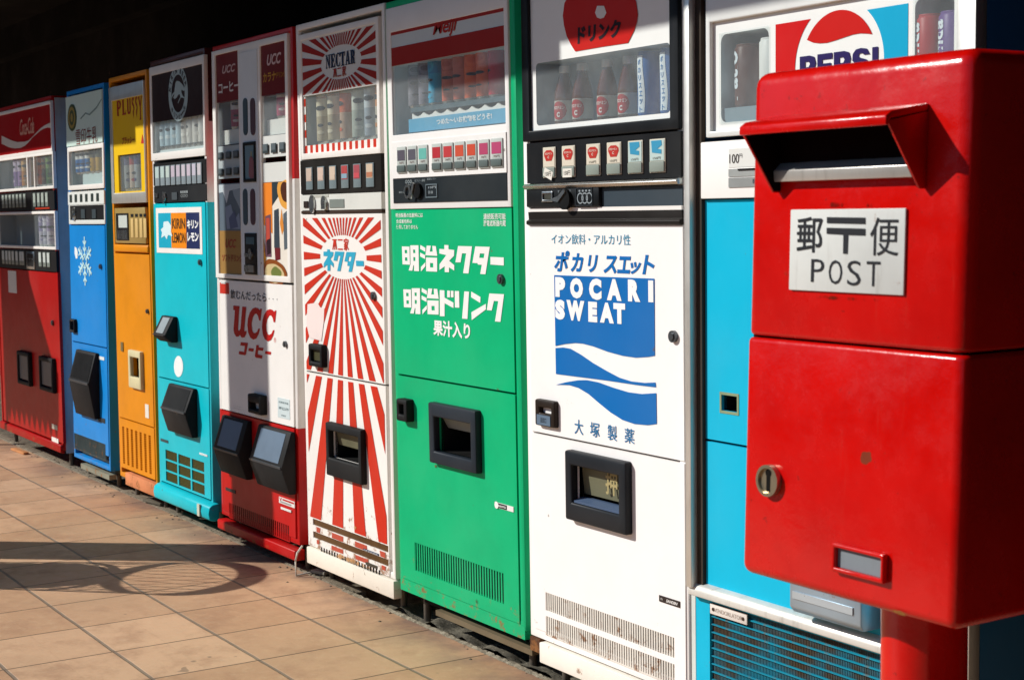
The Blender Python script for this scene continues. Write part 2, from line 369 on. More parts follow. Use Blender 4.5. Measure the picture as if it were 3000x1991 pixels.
    def port(s, r, wd, d, mat, flap='#55574a', depth=0.14, name='dispensing_port', fr=0.5, parent=None, tilt_flap=0.03):
        """framed opening: raised ring, dark recess behind it, hinged flap across the upper part"""
        if not isinstance(wd, tuple): wd = (wd,) * 4
        inn = (r[0] + wd[0], r[1] - wd[1], r[2] + wd[2], r[3] - wd[3])
        o = s.build(MB().panel(r, [inn], -d, 0.004), name, mat, parent, bevel=min(0.006, d * .3))
        s.build(MB().liner(inn, 0.0035, depth), 'recess', paint('#0c0c0c', 0.6, 0.2), o)
        if fr > 0:
            zt, zb = inn[3] - 0.002, inn[3] - (inn[3] - inn[2]) * fr
            mb = MB().add([(inn[0] + .002, 0.006, zt), (inn[1] - .002, 0.006, zt), (inn[1] - .002, 0.006 + tilt_flap, zb), (inn[0] + .002, 0.006 + tilt_flap, zb),
                           (inn[0] + .002, 0.010, zt), (inn[1] - .002, 0.010, zt), (inn[1] - .002, 0.010 + tilt_flap, zb), (inn[0] + .002, 0.010 + tilt_flap, zb)],
                          [(3, 2, 1, 0)[::-1], (4, 5, 6, 7)[::-1], (0, 1, 5, 4)[::-1], (2, 3, 7, 6)[::-1], (1, 2, 6, 5)[::-1], (3, 0, 4, 7)[::-1]])
            s.build(mb, 'flap', paint(flap, 0.35, 0.5, 0.25), o)
        return o, inn
    def hopper(s, r, d, mat, flap='#101112', mid=0.42, low=0.0, parent=None, inset=0.02):
        """wedge-shaped pick-up box jutting from the door with a sloping flap"""
        u0, u1, z0, z1 = r; h = z1 - z0; zt, zm, zl = z1, z0 + h * mid, z0 + h * max(low, 0.0)
        yb = DOOR
        prof = [(yb, zt), (-d * 0.35, zt), (-d, zm), (-d * 0.95, zm - h * 0.10), (-d * 0.5, z0), (yb, z0)]
        o = s.build(MB().prism_x(prof, u0, u1), 'dispensing_hopper', mat, parent, bevel=0.004)
        # flap let into the sloping face
        def onslope(t, off): # t 0 top .. 1 bottom along the slope
            y = -d * 0.35 + (-d + d * 0.35) * t; z = zt + (zm - zt) * t
            nx = Vector((0, -(zt - zm), d * 0.65)).normalized(); return (y + nx.y * off, z + nx.z * off)
        ua, ub = u0 + inset, u1 - inset
        pts = []
        for off in (0.0015, -0.003):
            for t, u in ((0.08, ua), (0.08, ub), (0.92, ub), (0.92, ua)):
                y, z = onslope(t, off); pts.append((u, y, z))
        mb = MB().add(pts, [(3, 2, 1, 0), (0, 1, 5, 4), (1, 2, 6, 5), (2, 3, 7, 6), (3, 0, 4, 7)])
        s.build(mb, 'flap', paint(flap, 0.22, 0.5, 0.2), o)
        s.build(MB().prism_x([(-d - .0005, zm + h * .012), (-d - .004, zm + h * .004), (-d - .003, zm - h * .03), (-d * .985, zm - h * .035)], u0 + .006, u1 - .006), 'lip', paint('#3c4044', .35, .4, .2), o)
        return o
    def stain(s, k, x0, y0, x1, y1, parent=None, c1='#4a2410', c2='#8a5226', seed=1.0, amt=0.05, y=None):
        r = s.R(k, x0, y0, x1, y1); y = (INK - .0012 if y is None else y)
        return s.build(MB().add([(r[0], y, r[2]), (r[1], y, r[2]), (r[1], y, r[3]), (r[0], y, r[3])], [(0, 1, 2, 3)]), 'rust_stain', stain_mat(c1, c2, seed, amt), parent)
    def lock(s, k, x, y, r=0.011, parent=None, mat=None):
        u, z = s.P(k, x, y, -.006); o = s.build(MB().knob(u, z, DOOR - 0.008, DOOR, r, r, 18).knob(u, z, DOOR - 0.011, DOOR - .0081, r * .6, r * .6, 14), 'door_lock', mat or paint('#6b6f73', 0.35, 0.5, 0.3, metal=0.8), parent, smooth=True)
        return o
    def grille(s, r, n, mat, gap=0.5, rows=1, parent=None, name='vent_grille', y=DOOR, rgap=0.1):
        """panel cut with n upright slots per row, over a dark void"""
        u0, u1, z0, z1 = r; p = (u1 - u0) / n; holes = []
        rh = (z1 - z0) / rows
        for j in range(rows):
            for i in range(n):
                holes.append((u0 + p * (i + .5 - gap / 2), u0 + p * (i + .5 + gap / 2), z0 + rh * (j + rgap / 2), z0 + rh * (j + 1 - rgap / 2)))
        o = s.build(MB().panel((u0 - .003, u1 + .003, z0 - .003, z1 + .003), holes, y + .001, y + .0026), name, mat, parent)
        s.box('vent_backing', (u0 - .002, u1 + .002, z0 - .002, z1 + .002), y + .014, y + .018, paint('#0a0908', 0.8, 0.1), o)
        return o
    def plate(s, r, mat, parent=None, y=DOOR, th=0.002, name='nameplate'):
        return s.box(name, r, y - th, y, mat, parent)
ORD = ['first', 'second', 'third', 'fourth', 'fifth', 'sixth', 'seventh', 'eighth', 'ninth', 'tenth']
def can(M, u, z, r, h, y, cols, label, group, name='drink_can', cat='drink can', slim=True):
    """one display can: cols = (body, band, band2 or None) hex; painted in three rings between silver ends"""
    x = u + M.slope * (z - 0.9); zz = z + 0.0005
    b1, b2 = 0.38, 0.62
    pr = [(r * .86, 0), (r * .93, h * .02), (r, h * .05), (r, h * b1), (r, h * b2), (r, h * .93), (r * .9, h * .965), (r * .92, h * .985), (r * .9, h), (r * .84, h * .985)]
    mb = MB(); rings = [3, 3, 0, 1, 2, 3, 3, 3, 3]
    for i in range(len(pr) - 1): mb.lathe(pr[i:i + 2], 0, 0, 22, rings[i])
    mb.disc(r * .84, 0, 0, h * .985, 22, 3); mb.disc(r * .86, 0, 0, 0, 22, 3, up=False)
    a0 = math.radians(-80 + 40 * ((len(label) * 7 + int(abs(u) * 100)) % 5 - 2) / 2.0); q = r + .0007
    def arc_(w_, f0, f1, mi):
        m_ = 7; v = []
        for i in range(m_ + 1):
            x_ = w_ * (i / m_ - .5); e_ = math.sqrt(max(0, 1 - (2 * i / m_ - 1) ** 2)); zc_ = (f0 + f1) / 2 * h; hz_ = (f1 - f0) / 2 * h * (.25 + .75 * e_); a_ = a0 + x_ / q
            v += [(q * math.cos(a_), q * math.sin(a_), zc_ - hz_), (q * math.cos(a_), q * math.sin(a_), zc_ + hz_)]
        mb.add(v, [(2 * i, 2 * i + 2, 2 * i + 3, 2 * i + 1) for i in range(m_)], mi)
    arc_(r * 1.7, .63, .88, 1); q += .0006; arc_(r * 1.2, .70, .80, 2); arc_(r * 1.5, .46, .52, 4); arc_(r * 1.1, .14, .19, 1); arc_(r * .9, .24, .28, 4)
    o = mb.build(name, [flat(cols[0], 0.3, 0.5), flat(cols[1], 0.3, 0.5), flat(cols[2], 0.3, 0.5), steel(), flat('#2c3038')], None, smooth=True)
    o.location = (x, y, zz); tag(o, label, cat, group); return o

# ---------------------------------------------------------------- the setting
def tile_mat():
    m, n, b = nodes_of('terracotta paving tiles'); pos = worldpos(n)
    sx = n.nodes.new('ShaderNodeSeparateXYZ'); n.links.new(pos, sx.inputs[0])
    wob = math_(n, 'MULTIPLY', math_(n, 'SUBTRACT', noise(n, 3.0, 4, 0.6, pos), 0.5), 0.010)
    tx = math_(n, 'DIVIDE', math_(n, 'ADD', math_(n, 'ADD', sx.outputs[0], 5.066), wob), 0.3255)
    ty = math_(n, 'DIVIDE', math_(n, 'ADD', math_(n, 'ADD', sx.outputs[1], 0.234), wob), 0.311)
    fx = math_(n, 'SUBTRACT', tx, math_(n, 'ROUND', tx, 0)); fy = math_(n, 'SUBTRACT', ty, math_(n, 'ROUND', ty, 0))
    ax = math_(n, 'ABSOLUTE', fx, 0); ay = math_(n, 'ABSOLUTE', fy, 0)
    jx = ramp(n, ax, 0.005, 0.014, 1, 0); jy = ramp(n, ay, 0.012, 0.022, 1, 0)
    cv = n.nodes.new('ShaderNodeCombineXYZ'); n.links.new(math_(n, 'FLOOR', tx, 0), cv.inputs[0]); n.links.new(math_(n, 'FLOOR', ty, 0), cv.inputs[1])
    wn = n.nodes.new('ShaderNodeTexWhiteNoise'); n.links.new(cv.outputs[0], wn.inputs['Vector'])
    base = mixc(n, wn.outputs[0], (0.53, 0.31, 0.172, 1), (0.68, 0.428, 0.255, 1))
    base = mixc(n, ramp(n, noise(n, 7, 8, 0.68, pos), 0.45, 0.72, 0, 0.75), base, (0.42, 0.232, 0.132, 1))
    base = mixc(n, ramp(n, noise(n, 31, 6, 0.7, pos), 0.5, 0.75, 0, 0.4), base, (0.68, 0.47, 0.28, 1))
    base = mixc(n, ramp(n, noise(n, 140, 3, 0.7, pos), 0.62, 0.75, 0, 0.35), base, (0.22, 0.13, 0.08, 1))
    base = mixc(n, ramp(n, noise(n, 1.7, 5, 0.6, pos), 0.5, 0.72, 0, 0.5), base, (0.45, 0.285, 0.165, 1))
    base = mixc(n, ramp(n, noise(n, 11, 2, 0.5, pos), 0.745, 0.775, 0, 0.6), base, (0.20, 0.135, 0.09, 1))
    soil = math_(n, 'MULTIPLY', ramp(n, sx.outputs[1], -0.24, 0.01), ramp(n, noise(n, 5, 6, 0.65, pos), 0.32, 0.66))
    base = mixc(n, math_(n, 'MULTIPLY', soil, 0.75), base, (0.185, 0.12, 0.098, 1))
    base = mixc(n, math_(n, 'MULTIPLY', jy, 0.72), base, mixc(n, noise(n, 40, 4, 0.6, pos), (0.10, 0.088, 0.068, 1), (0.215, 0.19, 0.15, 1)))
    base = mixc(n, math_(n, 'MULTIPLY', jx, 0.8), base, (0.085, 0.06, 0.04, 1))
    n.links.new(base, b.inputs['Base Color'])
    n.links.new(ramp(n, noise(n, 20, 5, 0.7, pos), 0.3, 0.8, 0.5, 0.85), b.inputs['Roughness']); b.inputs['Specular IOR Level'].default_value = 0.3
    h = math_(n, 'SUBTRACT', math_(n, 'MULTIPLY', noise(n, 25, 7, 0.65, pos), 0.25), math_(n, 'MAXIMUM', jx, jy))
    tilt = math_(n, 'MULTIPLY', math_(n, 'ADD', math_(n, 'MULTIPLY', fx, 0.6), fy), math_(n, 'SUBTRACT', wn.outputs[0], 0.5))
    bp = n.nodes.new('ShaderNodeBump'); bp.inputs['Strength'].default_value = 0.6; bp.inputs['Distance'].default_value = 0.004
    n.links.new(math_(n, 'ADD', h, tilt), bp.inputs['Height']); n.links.new(bp.outputs[0], b.inputs['Normal'])
    return m
def dirt_mat(name, c1, c2, sc=14):
    m, n, b = nodes_of(name); pos = worldpos(n)
    col = mixc(n, ramp(n, noise(n, sc, 8, 0.7, pos), 0.3, 0.7), c1, c2)
    col = mixc(n, ramp(n, noise(n, sc * 9, 3, 0.7, pos), 0.6, 0.72), col, tuple(min(1, c * 2.2) for c in c2[:3]) + (1,))
    n.links.new(col, b.inputs['Base Color']); b.inputs['Roughness'].default_value = 0.9; b.inputs['Specular IOR Level'].default_value = 0.2
    bp = n.nodes.new('ShaderNodeBump'); bp.inputs['Strength'].default_value = 0.9; bp.inputs['Distance'].default_value = 0.012
    n.links.new(noise(n, sc * 2.5, 8, 0.75, pos), bp.inputs['Height']); n.links.new(bp.outputs[0], b.inputs['Normal'])
    return m
KERB = 0.019
tag(MB().add([(-200, -3.2, ZG), (200, -3.2, ZG), (200, KERB, ZG), (-200, KERB, ZG), (200, KERB, ZG - 0.06), (-200, KERB, ZG - 0.06), (200, -3.2, ZG - .13), (-200, -3.2, ZG - .13)], [(0, 1, 2, 3), (3, 2, 4, 5), (1, 0, 7, 6)]).build('pavement', tile_mat()), kind='structure')
tag(MB().add([(-400, KERB - .01, ZG - 0.03), (400, KERB - .01, ZG - 0.03), (400, 60, ZG - 0.03), (-400, 60, ZG - 0.03)], [(0, 1, 2, 3)]).build('ground', dirt_mat('gritty concrete ground', (0.09, 0.075, 0.055, 1), (0.21, 0.175, 0.125, 1))), kind='structure')
tag(MB().add([(-400, -400, ZG - .12), (400, -400, ZG - .12), (400, -3.2, ZG - .12), (-400, -3.2, ZG - .12)], [(0, 1, 2, 3)]).build('road', dirt_mat('asphalt', (0.035, 0.035, 0.036, 1), (0.06, 0.06, 0.06, 1), 20)), kind='structure')
mb = MB(); x = -10.74
for L_ in (1.2, 1.05, 1.25, 0.95, 0.9, 0.76):
    dz = rnd.uniform(-.003, .002); dy = rnd.uniform(-.006, .006)
    mb.box(x, x + L_ - .012, KERB + .006, 0.082 + dy, ZG - 0.029, ZG + 0.003 + dz); x += L_
tag(mb.build('kerb', dirt_mat('worn kerb slabs', (0.17, 0.14, 0.10, 1), (0.30, 0.25, 0.18, 1), 20), bevel=0.004), kind='structure')
# broken mortar lip along the tile edge
mb = MB(); n_ = 420; row = []
for i in range(n_ + 1):
    xx = -4.70 + 3.6 * i / n_; a = .5 + .5 * math.sin(xx * 23) * math.sin(xx * 7.3); wd = .010 + .014 * a + rnd.uniform(-.004, .004); hh = .003 + .005 * rnd.random()
    row.append([(xx, KERB - .007 - .005 * rnd.random(), ZG + .0006), (xx, KERB + .002, ZG + hh), (xx, KERB + wd, ZG - .002 + .003 * rnd.random()), (xx, KERB + wd + .006, ZG - .028)])
mb.add([p for r in row for p in r], [(i * 4 + k, i * 4 + 4 + k, i * 4 + 5 + k, i * 4 + 1 + k) for i in range(n_) for k in range(3)])
tag(mb.build('mortar_edge', dirt_mat('broken mortar', (0.20, 0.165, 0.115, 1), (0.42, 0.37, 0.27, 1), 30), smooth=False), kind='structure')

# wall behind the machines and the canopy over them
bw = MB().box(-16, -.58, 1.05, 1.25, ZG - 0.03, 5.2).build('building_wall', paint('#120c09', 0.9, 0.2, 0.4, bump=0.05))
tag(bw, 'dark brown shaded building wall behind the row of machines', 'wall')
cn = empty('canopy', (-3, 1.05, 2.7), 'dark flat canopy roof overhanging the row of machines', 'canopy')
CZ, CY = 2.62, -1.20
def inz(Z): return Z                                # edge height at the lip
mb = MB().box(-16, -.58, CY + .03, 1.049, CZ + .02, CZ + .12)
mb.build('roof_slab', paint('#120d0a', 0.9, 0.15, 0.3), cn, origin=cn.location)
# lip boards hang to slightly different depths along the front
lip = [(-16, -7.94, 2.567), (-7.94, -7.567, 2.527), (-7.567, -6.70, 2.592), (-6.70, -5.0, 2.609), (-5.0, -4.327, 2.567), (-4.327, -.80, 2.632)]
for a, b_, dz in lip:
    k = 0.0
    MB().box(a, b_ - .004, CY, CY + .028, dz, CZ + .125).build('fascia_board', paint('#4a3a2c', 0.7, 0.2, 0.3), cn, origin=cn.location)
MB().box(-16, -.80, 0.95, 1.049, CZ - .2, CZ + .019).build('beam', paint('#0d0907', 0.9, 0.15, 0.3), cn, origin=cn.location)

ob = MB().box(-160, 40, -17.0, -16.0, ZG, 4.4).build('street_blocker', paint('#3a3d42', 0.8, 0.2, 0.4))  # unseen; put in to cut horizon sky and darken reflections
tag(ob, 'long dark low unseen building added across the street to cut sky light', 'building')
ew = MB().box(-.79, -.60, -1.19, 1.049, ZG - .02, CZ + .019).build('blocker_wall', paint('#1a1512', 0.9, 0.1, 0.3))  # added out of view; keeps sky and bounce light off the postbox's side
tag(ew, 'dark unseen wall added at the right end of the row to block light', 'wall')
cb = MB().box(-35, -30, -13, .9, ZG, 14).build('blocker_building', paint('#33312f', 0.9, 0.1, 0.4))  # added out of view; blocks the low sky mirrored in the far machines
tag(cb, 'tall dark unseen building added far left of the row to block sky light', 'building')
# things just out of frame on the left whose shadows fall into the picture
pole = empty('utility_pole', (-6.825, -1.685, ZG), 'tall grey concrete utility pole standing on the tiles beyond the picture\'s left', 'utility pole')
MB().lathe([(0.155, ZG), (0.15, 1.0), (0.135, 8.0), (0.0, 8.0)], -6.825, -1.685, 28).build('shaft', paint('#8d897f', 0.8, 0.2, 0.2), pole, origin=pole.location, smooth=True)
MB().lathe([(0.1495, 1.6), (0.153, 1.6), (0.153, 1.66), (0.1495, 1.66)], -6.825, -1.685, 28).build('steel_band', steel(), pole, origin=pole.location, smooth=True)
BH = 0.745
BX, BY = -5.166 - .643 * BH / .6494, -.327 - .766 * BH / .6494
bin_ = empty('litter_bin', (BX, BY, ZG), 'round wire mesh litter bin standing on the tiles left of the picture', 'litter bin')
def brad(z): return 0.178 + 0.064 * z / BH
bm_ = steel()
mb = MB().lathe([(a_, b_ + ZG) for a_, b_ in [(brad(BH - .06) + .003, BH - .06), (0.2535, BH), (0.2495, BH), (brad(BH - .06) - .001, BH - .06)]], BX, BY, 40)
mb.build('rim', paint('#5c6266', 0.5, 0.4, 0.2, metal=0.5), bin_, origin=bin_.location, smooth=True)
mb = MB(); NW = 26
for i in range(NW):
    for sg in (1, -1):
        pts = []
        for j in range(9):
            z = 0.03 + (BH - .06 - .03) * j / 8; a = 2 * math.pi * i / NW + sg * 1.15 * j / 8
            pts.append((BX + brad(z) * math.cos(a), BY + brad(z) * math.sin(a), z + ZG))
        mb.tube(pts, 0.0022, 5)
mb.build('wire_mesh', paint('#5c6266', 0.5, 0.4, 0.2, metal=0.5), bin_, origin=bin_.location)
mb = MB()
for z in (0.03, 0.40): mb.lathe([(a_, b_ + ZG) for a_, b_ in [(brad(z) + .004, z), (brad(z) + .004, z + .022), (brad(z) - .003, z + .022), (brad(z) - .003, z)]], BX, BY, 40)
mb.build('hoop', paint('#5c6266', 0.5, 0.4, 0.2, metal=0.5), bin_, origin=bin_.location)
MB().lathe([(a_, b_ + ZG) for a_, b_ in [(0.0, 0.012), (0.168, 0.012), (0.168, 0.03), (0.0, 0.03)]], BX, BY, 32).build('base', paint('#4b5054', 0.5, 0.4, 0.2), bin_, origin=bin_.location)
sack = MB().lathe([(a_, b_ + ZG) for a_, b_ in [(0.0, .031), (.15, .031), (.17, .1), (.183, .3), (.19, .40), (.15, .455), (.07, .47), (0, .46)]], BX, BY, 22).build('rubbish_sack', paint('#202224', 0.4, 0.5, 0.2), None, smooth=True)
tag(sack, 'dark rubbish sack filling the wire litter bin', 'rubbish sack')
# stall cloth whose toothed hem throws the shadow over the red machine
st = empty('stall_awning', (-10.2, -1.7, ZG), 'cloth stall awning with a toothed hem, just left of the picture', 'awning')
T = 2.2; OX, OY, OZ = -math.sin(SUN_AZ) * T, -math.cos(SUN_AZ) * T, math.tan(SUN_EL) * T
sh = [(-8.9, .20), (-8.9, 1.30), (-8.215, 1.30), (-8.205, .99), (-8.335, .94), (-8.31, .87), (-7.97, .50), (-7.86, .42), (-7.88, .24)]
teeth = []
tx = -7.93
while tx > -8.85:
    teeth += [(tx, .13), (tx - .05, .215)]; tx -= .10
cloth = [(x + OX, z + OZ - (.05 if z < .3 else 0)) for x, z in [(-8.9, .15)] + sh[1:] + teeth]
MB().prism_y(cloth[::-1], OY - .004, OY + .004).build('cloth', paint('#8a7f6c', 0.9, 0.1, 0.2), st, origin=st.location)
MB().tube([(-8.9 + OX, OY - .02, ZG), (-8.9 + OX, OY - .02, 3.2)], .02, 10).build('post', steel(), st, origin=st.location)

# ---------------------------------------------------------------- the machines, from the far left
RED = '#A60202'
def s_(M, k, rects): return [M.R(k, *r) for r in rects]
# 1 --- red cola machine
M = Machine('red vending machine with two display windows, farthest left in the row', -9.0, -7.825, 0.035, 1.80, 0.02)
M.cabinet(paint(RED, 0.35, 0.3, 0.15, rust=0.6, rustz=0.3)); M.feet()
zr = lambda x, y, k=A: M.P(k, x, y)[1]
uL, uR = -8.945, M.P(A, 342, 400)[0]
wht = paint(WHITE, 0.4, 0.3, 0.08)
hd = (uL, uR, zr(345, 548), zr(340, 210))
M.frame('sign_frame', hd, (.018, .010, .018, .018), DOOR - .002, 0.01, wht)
sg = M.box('header_sign', (hd[0] + .018, hd[1] - .018, hd[2] + .018, hd[3] - .018), DOOR, .008, paint('#A8060A', 0.25, 0.4, 0.05))
M.shape([[(-250, 860), (-45, 960), (60, 1005), (200, 1045), (400, 1035), (520, 1000), (640, 890), (780, 740), (880, 640), (980, 570), (1100, 505), (1175, 482), (1178, 640), (1080, 625), (960, 660), (860, 720), (780, 790), (640, 910), (520, 1060), (420, 1150), (300, 1210), (150, 1225), (60, 1215), (-45, 1190), (-250, 1090)]], flat('#d8d2c8'), sg, k=Q5)
M.text('Coca-Cola', M.R(Q5, 285, 400, 715, 790), flat('#d9a08c'), sg, shear=0.35, bold=0.012, space=0.85)
def window(M, r, bars=(), depth=0.16, liner='#b9c0c0', fw=.014, frame=None, name='display_window'):
    o = M.frame(name, r, fw, DOOR - .002, .012, frame or wht)
    inn = (r[0] + fw, r[1] - fw, r[2] + fw, r[3] - fw)
    M.case(inn, depth, paint(liner, 0.6, 0.3, 0.1), o)
    for b_ in bars: M.box('divider', b_, DOOR - .0015, .011, wht, o)
    return o, inn
w1 = (uL, uR + .01, zr(352, 788), zr(345, 545))
pd = M.R(A, 178, 560, 232, 770)
W1, in1 = window(M, w1, [(pd[0] - .004, pd[0] + .012, w1[2] + .014, w1[3] - .014), (pd[1] - .006, pd[1] + .008, w1[2] + .014, w1[3] - .014)])
M.box('poster', (pd[0] + .014, pd[1] - .008, in1[2] + .01, in1[3] - .02), .03, .034, flat('#5d86a8'), W1)
w2 = (uL, uR + .01, zr(360, 1190), zr(355, 935))
pd2 = M.R(A, 200, 985, 240, 1170)
W2, in2 = window(M, w2, [], liner='#8f9a9c')
M.box('poster', (pd2[0], pd2[1], in2[2] + .01, in2[3] - .01), .03, .034, flat('#42566a'), W2)
b1 = M.box('button_panel', (uL, uR + .006, zr(355, 930), zr(352, 800)), DOOR, .01, black())
b2 = M.box('button_panel', (uL, uR + .006, zr(362, 1335), zr(360, 1198)), DOOR, .01, black())
def button(M, r, cols, parent, name='selection_button', d=.004, low=.3):
    o = M.box(name, r, DOOR - d, DOOR - .0002, paint(cols[0], 0.3, 0.5, 0.1), parent, bevel=.0015)
    h = r[3] - r[2]; w_ = r[1] - r[0]
    if len(cols) > 1: M.box('button_card', (r[0] + w_ * .1, r[1] - w_ * .1, r[2] + h * low, r[3] - h * .04), DOOR - d - .0008, DOOR - d, flat(cols[1], 0.3), o)
    if len(cols) > 2: M.box('button_card', (r[0] + w_ * .14, r[1] - w_ * .14, r[2] + h * (low + .04), r[2] + h * (low + .24)), DOOR - d - .0016, DOOR - d - .0008, flat(cols[2], 0.3), o)
    return o
zb1 = (zr(330, 905), zr(330, 812)); zb2 = (zr(340, 1305), zr(340, 1208))
for x0 in (20, 42, 65, 88, 112, 135, 160, 225, 252, 278, 305):
    u = M.P(A, x0, 860)[0]; button(M, (u, u + .085 * .55, zb1[0], zb1[1]), ('#7c867f', '#aab5ab'), b1)
for x0 in (22, 44, 64, 85, 110, 135, 150, 262, 290, 316):
    u = M.P(A, x0, 1260)[0]; button(M, (u, u + .05, zb2[0], zb2[1]), ('#7c867f', '#c4ccc6'), b2)
cm = M.box('coin_mechanism', M.R(A, 180, 1200, 236, 1318), DOOR - .005, DOOR, steel(), b2, bevel=.001)
M.box('coin_slot', M.R(A, 190, 1215, 228, 1245), DOOR - .006, DOOR - .0049, black(), cm); M.box('coin_slot', M.R(A, 190, 1255, 228, 1300), DOOR - .006, DOOR - .0049, black(), cm)
M.box('price_strip', M.R(A, 240, 925, 332, 912), DOOR - .003, DOOR, flat('#b03010'), b1)
dr = (uL, uR + .02, .20, zr(362, 1342))
M.box('side_panel', (M.u1 + .0005, M.u1 + .004, .02, 1.79), .016, .70, paint('#aeb4b4', .5, .2, .2, dirt=.4))
M.panel('door_panel', (dr[0], dr[1], .075, dr[3]), [], paint(RED, 0.32, 0.3, 0.15, rust=0.5, rustz=0.3))
M.lock(B, 345, 325, .014)
for a in ((112, 505, 197, 745), (256, 540, 352, 790)):
    r = M.R(B, *a, Y=-.02); M.port(r, .022, .025, rubber(), '#46484a', fr=.0)
    M.box('flap', (r[0] + .024, r[1] - .024, r[2] + .03, r[3] - .024), -.016, -.010, paint('#5b5d60', 0.35, 0.4, 0.2))
M.plate(M.R(B, 345, 985, 382, 1030), flat('#b8b0a0')); M.plate(M.R(B, 345, 1070, 390, 1140), flat('#e6e2da'))
M.plate((M.P(A, 60, 1400)[0], M.P(A, 113, 1400)[0], zr(113, 1475), zr(113, 1330)), flat('#d5d2cc'), name='sticker')
M.grille((uL + .05, uR - .09, .13, .2), 3, paint(RED, 0.4, 0.3, 0.2, rust=1.2, rustz=.4), gap=.97, rows=4, rgap=.5)
M.build(MB().prism_x([(0.01, .066), (-.008, .066), (-.012, .06), (-.012, .025), (.01, .02)], M.u0, M.u1), 'plinth', paint(RED, 0.4, 0.3, 0.2, rust=1.0, rustz=.12), bevel=.004)
gr = 'display cans in the red machine'
zc = in1[2]; cols = [('#8e6fa8', '#d9c8dc', '#7b5a96'), ('#9a7ab0', '#c9bcd0', '#8a62a0'), ('#c77f2a', '#e0b070', '#a85e18'), ('#d8551c', '#e07a2a', '#8a3a14'), ('#4a3a34', '#7a5a40', '#3a2e2a'), ('#3f6a3a', '#7a9a50', '#2f4f30')]
names = ['lilac', 'pale purple', 'ochre', 'orange', 'dark brown', 'green']
for i, (x0, nm) in enumerate(zip((112, 140, 167, 270, 300, 328), names)):
    can(M, M.P(A, x0 + 20, 690, .045)[0], zc, .034, .235, .045, cols[i], '%s can in the upper window of the red machine' % nm, gr)
for i, x0 in enumerate((285, 312, 338)):
    can(M, M.P(A, x0 + 16, 1080, .045)[0], in2[2], .034, .2, .045, (('#c9c4d2', '#9a90b8', '#d6d2da'), ('#b9bac9', '#e0dde4', '#8f8aa8'), ('#d8d2dc', '#a99abb', '#c9c4d0'))[i], '%s pale can from the left in the lower window of the red machine' % ORD[i], gr)

# 2 --- blue milk machine
BLUE = '#0C86D4'
M = Machine('blue vending machine with a white snowflake on its door', -7.60, -7.035, 0.03, 1.80, 0.06)
SNB = (-7.60, -7.035)
M.cabinet(paint(BLUE, 0.35, 0.3, 0.12, rust=0.9, rustz=0.25, dirt=.1)); M.feet()
hd = M.R(A, 440, 192, 683, 480); hd = (hd[0], M.P(A, 682, 480)[0], M.P(A, 680, 483)[1], M.P(A, 680, 137)[1])
sg = M.box('header_sign', hd, DOOR - .004, .01, paint('#cfe6dc', 0.3, 0.4, 0.05))
yk = DOOR - .0052
c = M.P(A, 485, 325); eu, ez = M.P(A, 513, 325)[0] - c[0], c[1] - M.P(A, 485, 413)[1]
mb = MB(); mb.knob(c[0], c[1], yk - .002, yk + .001, eu, ez, 28); M.build(mb, 'emblem', flat('#46563c'), sg)
mb = MB(); mb.knob(c[0], c[1], yk - .003, yk - .0021, eu * .8, ez * .8, 28, hole=.72); mb.knob(c[0], c[1], yk - .003, yk - .0021, eu * .3, ez * .35, 6); M.build(mb, 'emblem_ring', flat('#9c8a4a'), sg)
M.shape([[(525, 330), (560, 290), (585, 300), (630, 255), (665, 200), (668, 205), (634, 264), (588, 310), (562, 300), (530, 336)]], flat('#7f9a94'), sg, k=A, y=yk)
M.text('雪印牛乳', M.R(A, 507, 402, 650, 486), flat('#7a2418'), sg, y=yk)
wr = (hd[0], hd[1] + .004, M.P(A, 683, 786)[1], M.P(A, 683, 487)[1])
W, inn = window(M, wr, fw=.022, liner='#9fb3b3', depth=.2)
sh_z = M.P(A, 600, 692, .045)[1]
M.box('shelf', (M.P(A, 507, 700)[0], inn[1], inn[2] + .002, sh_z), .026, .118, paint('#cfdedb', 0.4, .3, .05), W)
for i in range(6):
    u = M.P(A, 520 + i * 26, 740, .03)[0]; M.box('price_tag', (u, u + .028, sh_z - .085, sh_z - .06), .027, .0298, flat('#48565a'), W)
for i, x0 in enumerate((516, 544, 579, 612, 649)):
    cc = ('#f0efe8', '#1d6fb4', '#e8e8e4') if i < 3 else ('#c9a24a', '#6a6a5c', '#b89a50')
    u = M.P(A, x0 + 22, 640, .045)[0]
    can(M, u, sh_z, .034, .185, .05, (cc[1], cc[0], cc[0]) if i < 3 else cc, '%s can from the left in the blue machine\'s window, %s' % (ORD[i], 'white and blue' if i < 3 else 'gold and grey'), 'display cans in the blue machine')
bp = M.box('button_panel', (hd[0], hd[1] + .004, M.P(A, 685, 888)[1], M.P(A, 683, 798)[1]), DOOR - .003, .01, paint('#dfe3dd', .4, .3, .06))
for x0 in (473, 506, 541, 575, 613, 649):
    u = M.P(A, x0, 855)[0]; z = M.P(A, 575, 850)[1]; button(M, (u - .020, u + .020, z - .019, z + .019), ('#3c4642', '#2f3a36'), bp, low=.25)
cp = M.frame('coin_panel', (hd[0], hd[1] + .004, M.P(A, 688, 1022)[1], M.P(A, 685, 889)[1]), (.02, .012, .02, .004), DOOR - .001, .01, paint('#dfe3dd', .4, .3, .06))
cr = (hd[0] + .0205, hd[1] - .0085, M.P(A, 688, 1022)[1] + .0205, M.P(A, 675, 892)[1]); M.box('coin_plate', cr, DOOR, .006, black(), cp)
u, z = M.P(A, 492, 955); M.build(MB().knob(u, z, DOOR - .006, DOOR, .028, .032, 20).knob(u + .005, z - .01, DOOR - .012, DOOR - .0061, .009, .02, 12), 'return_lever', steel(), cp, smooth=True)
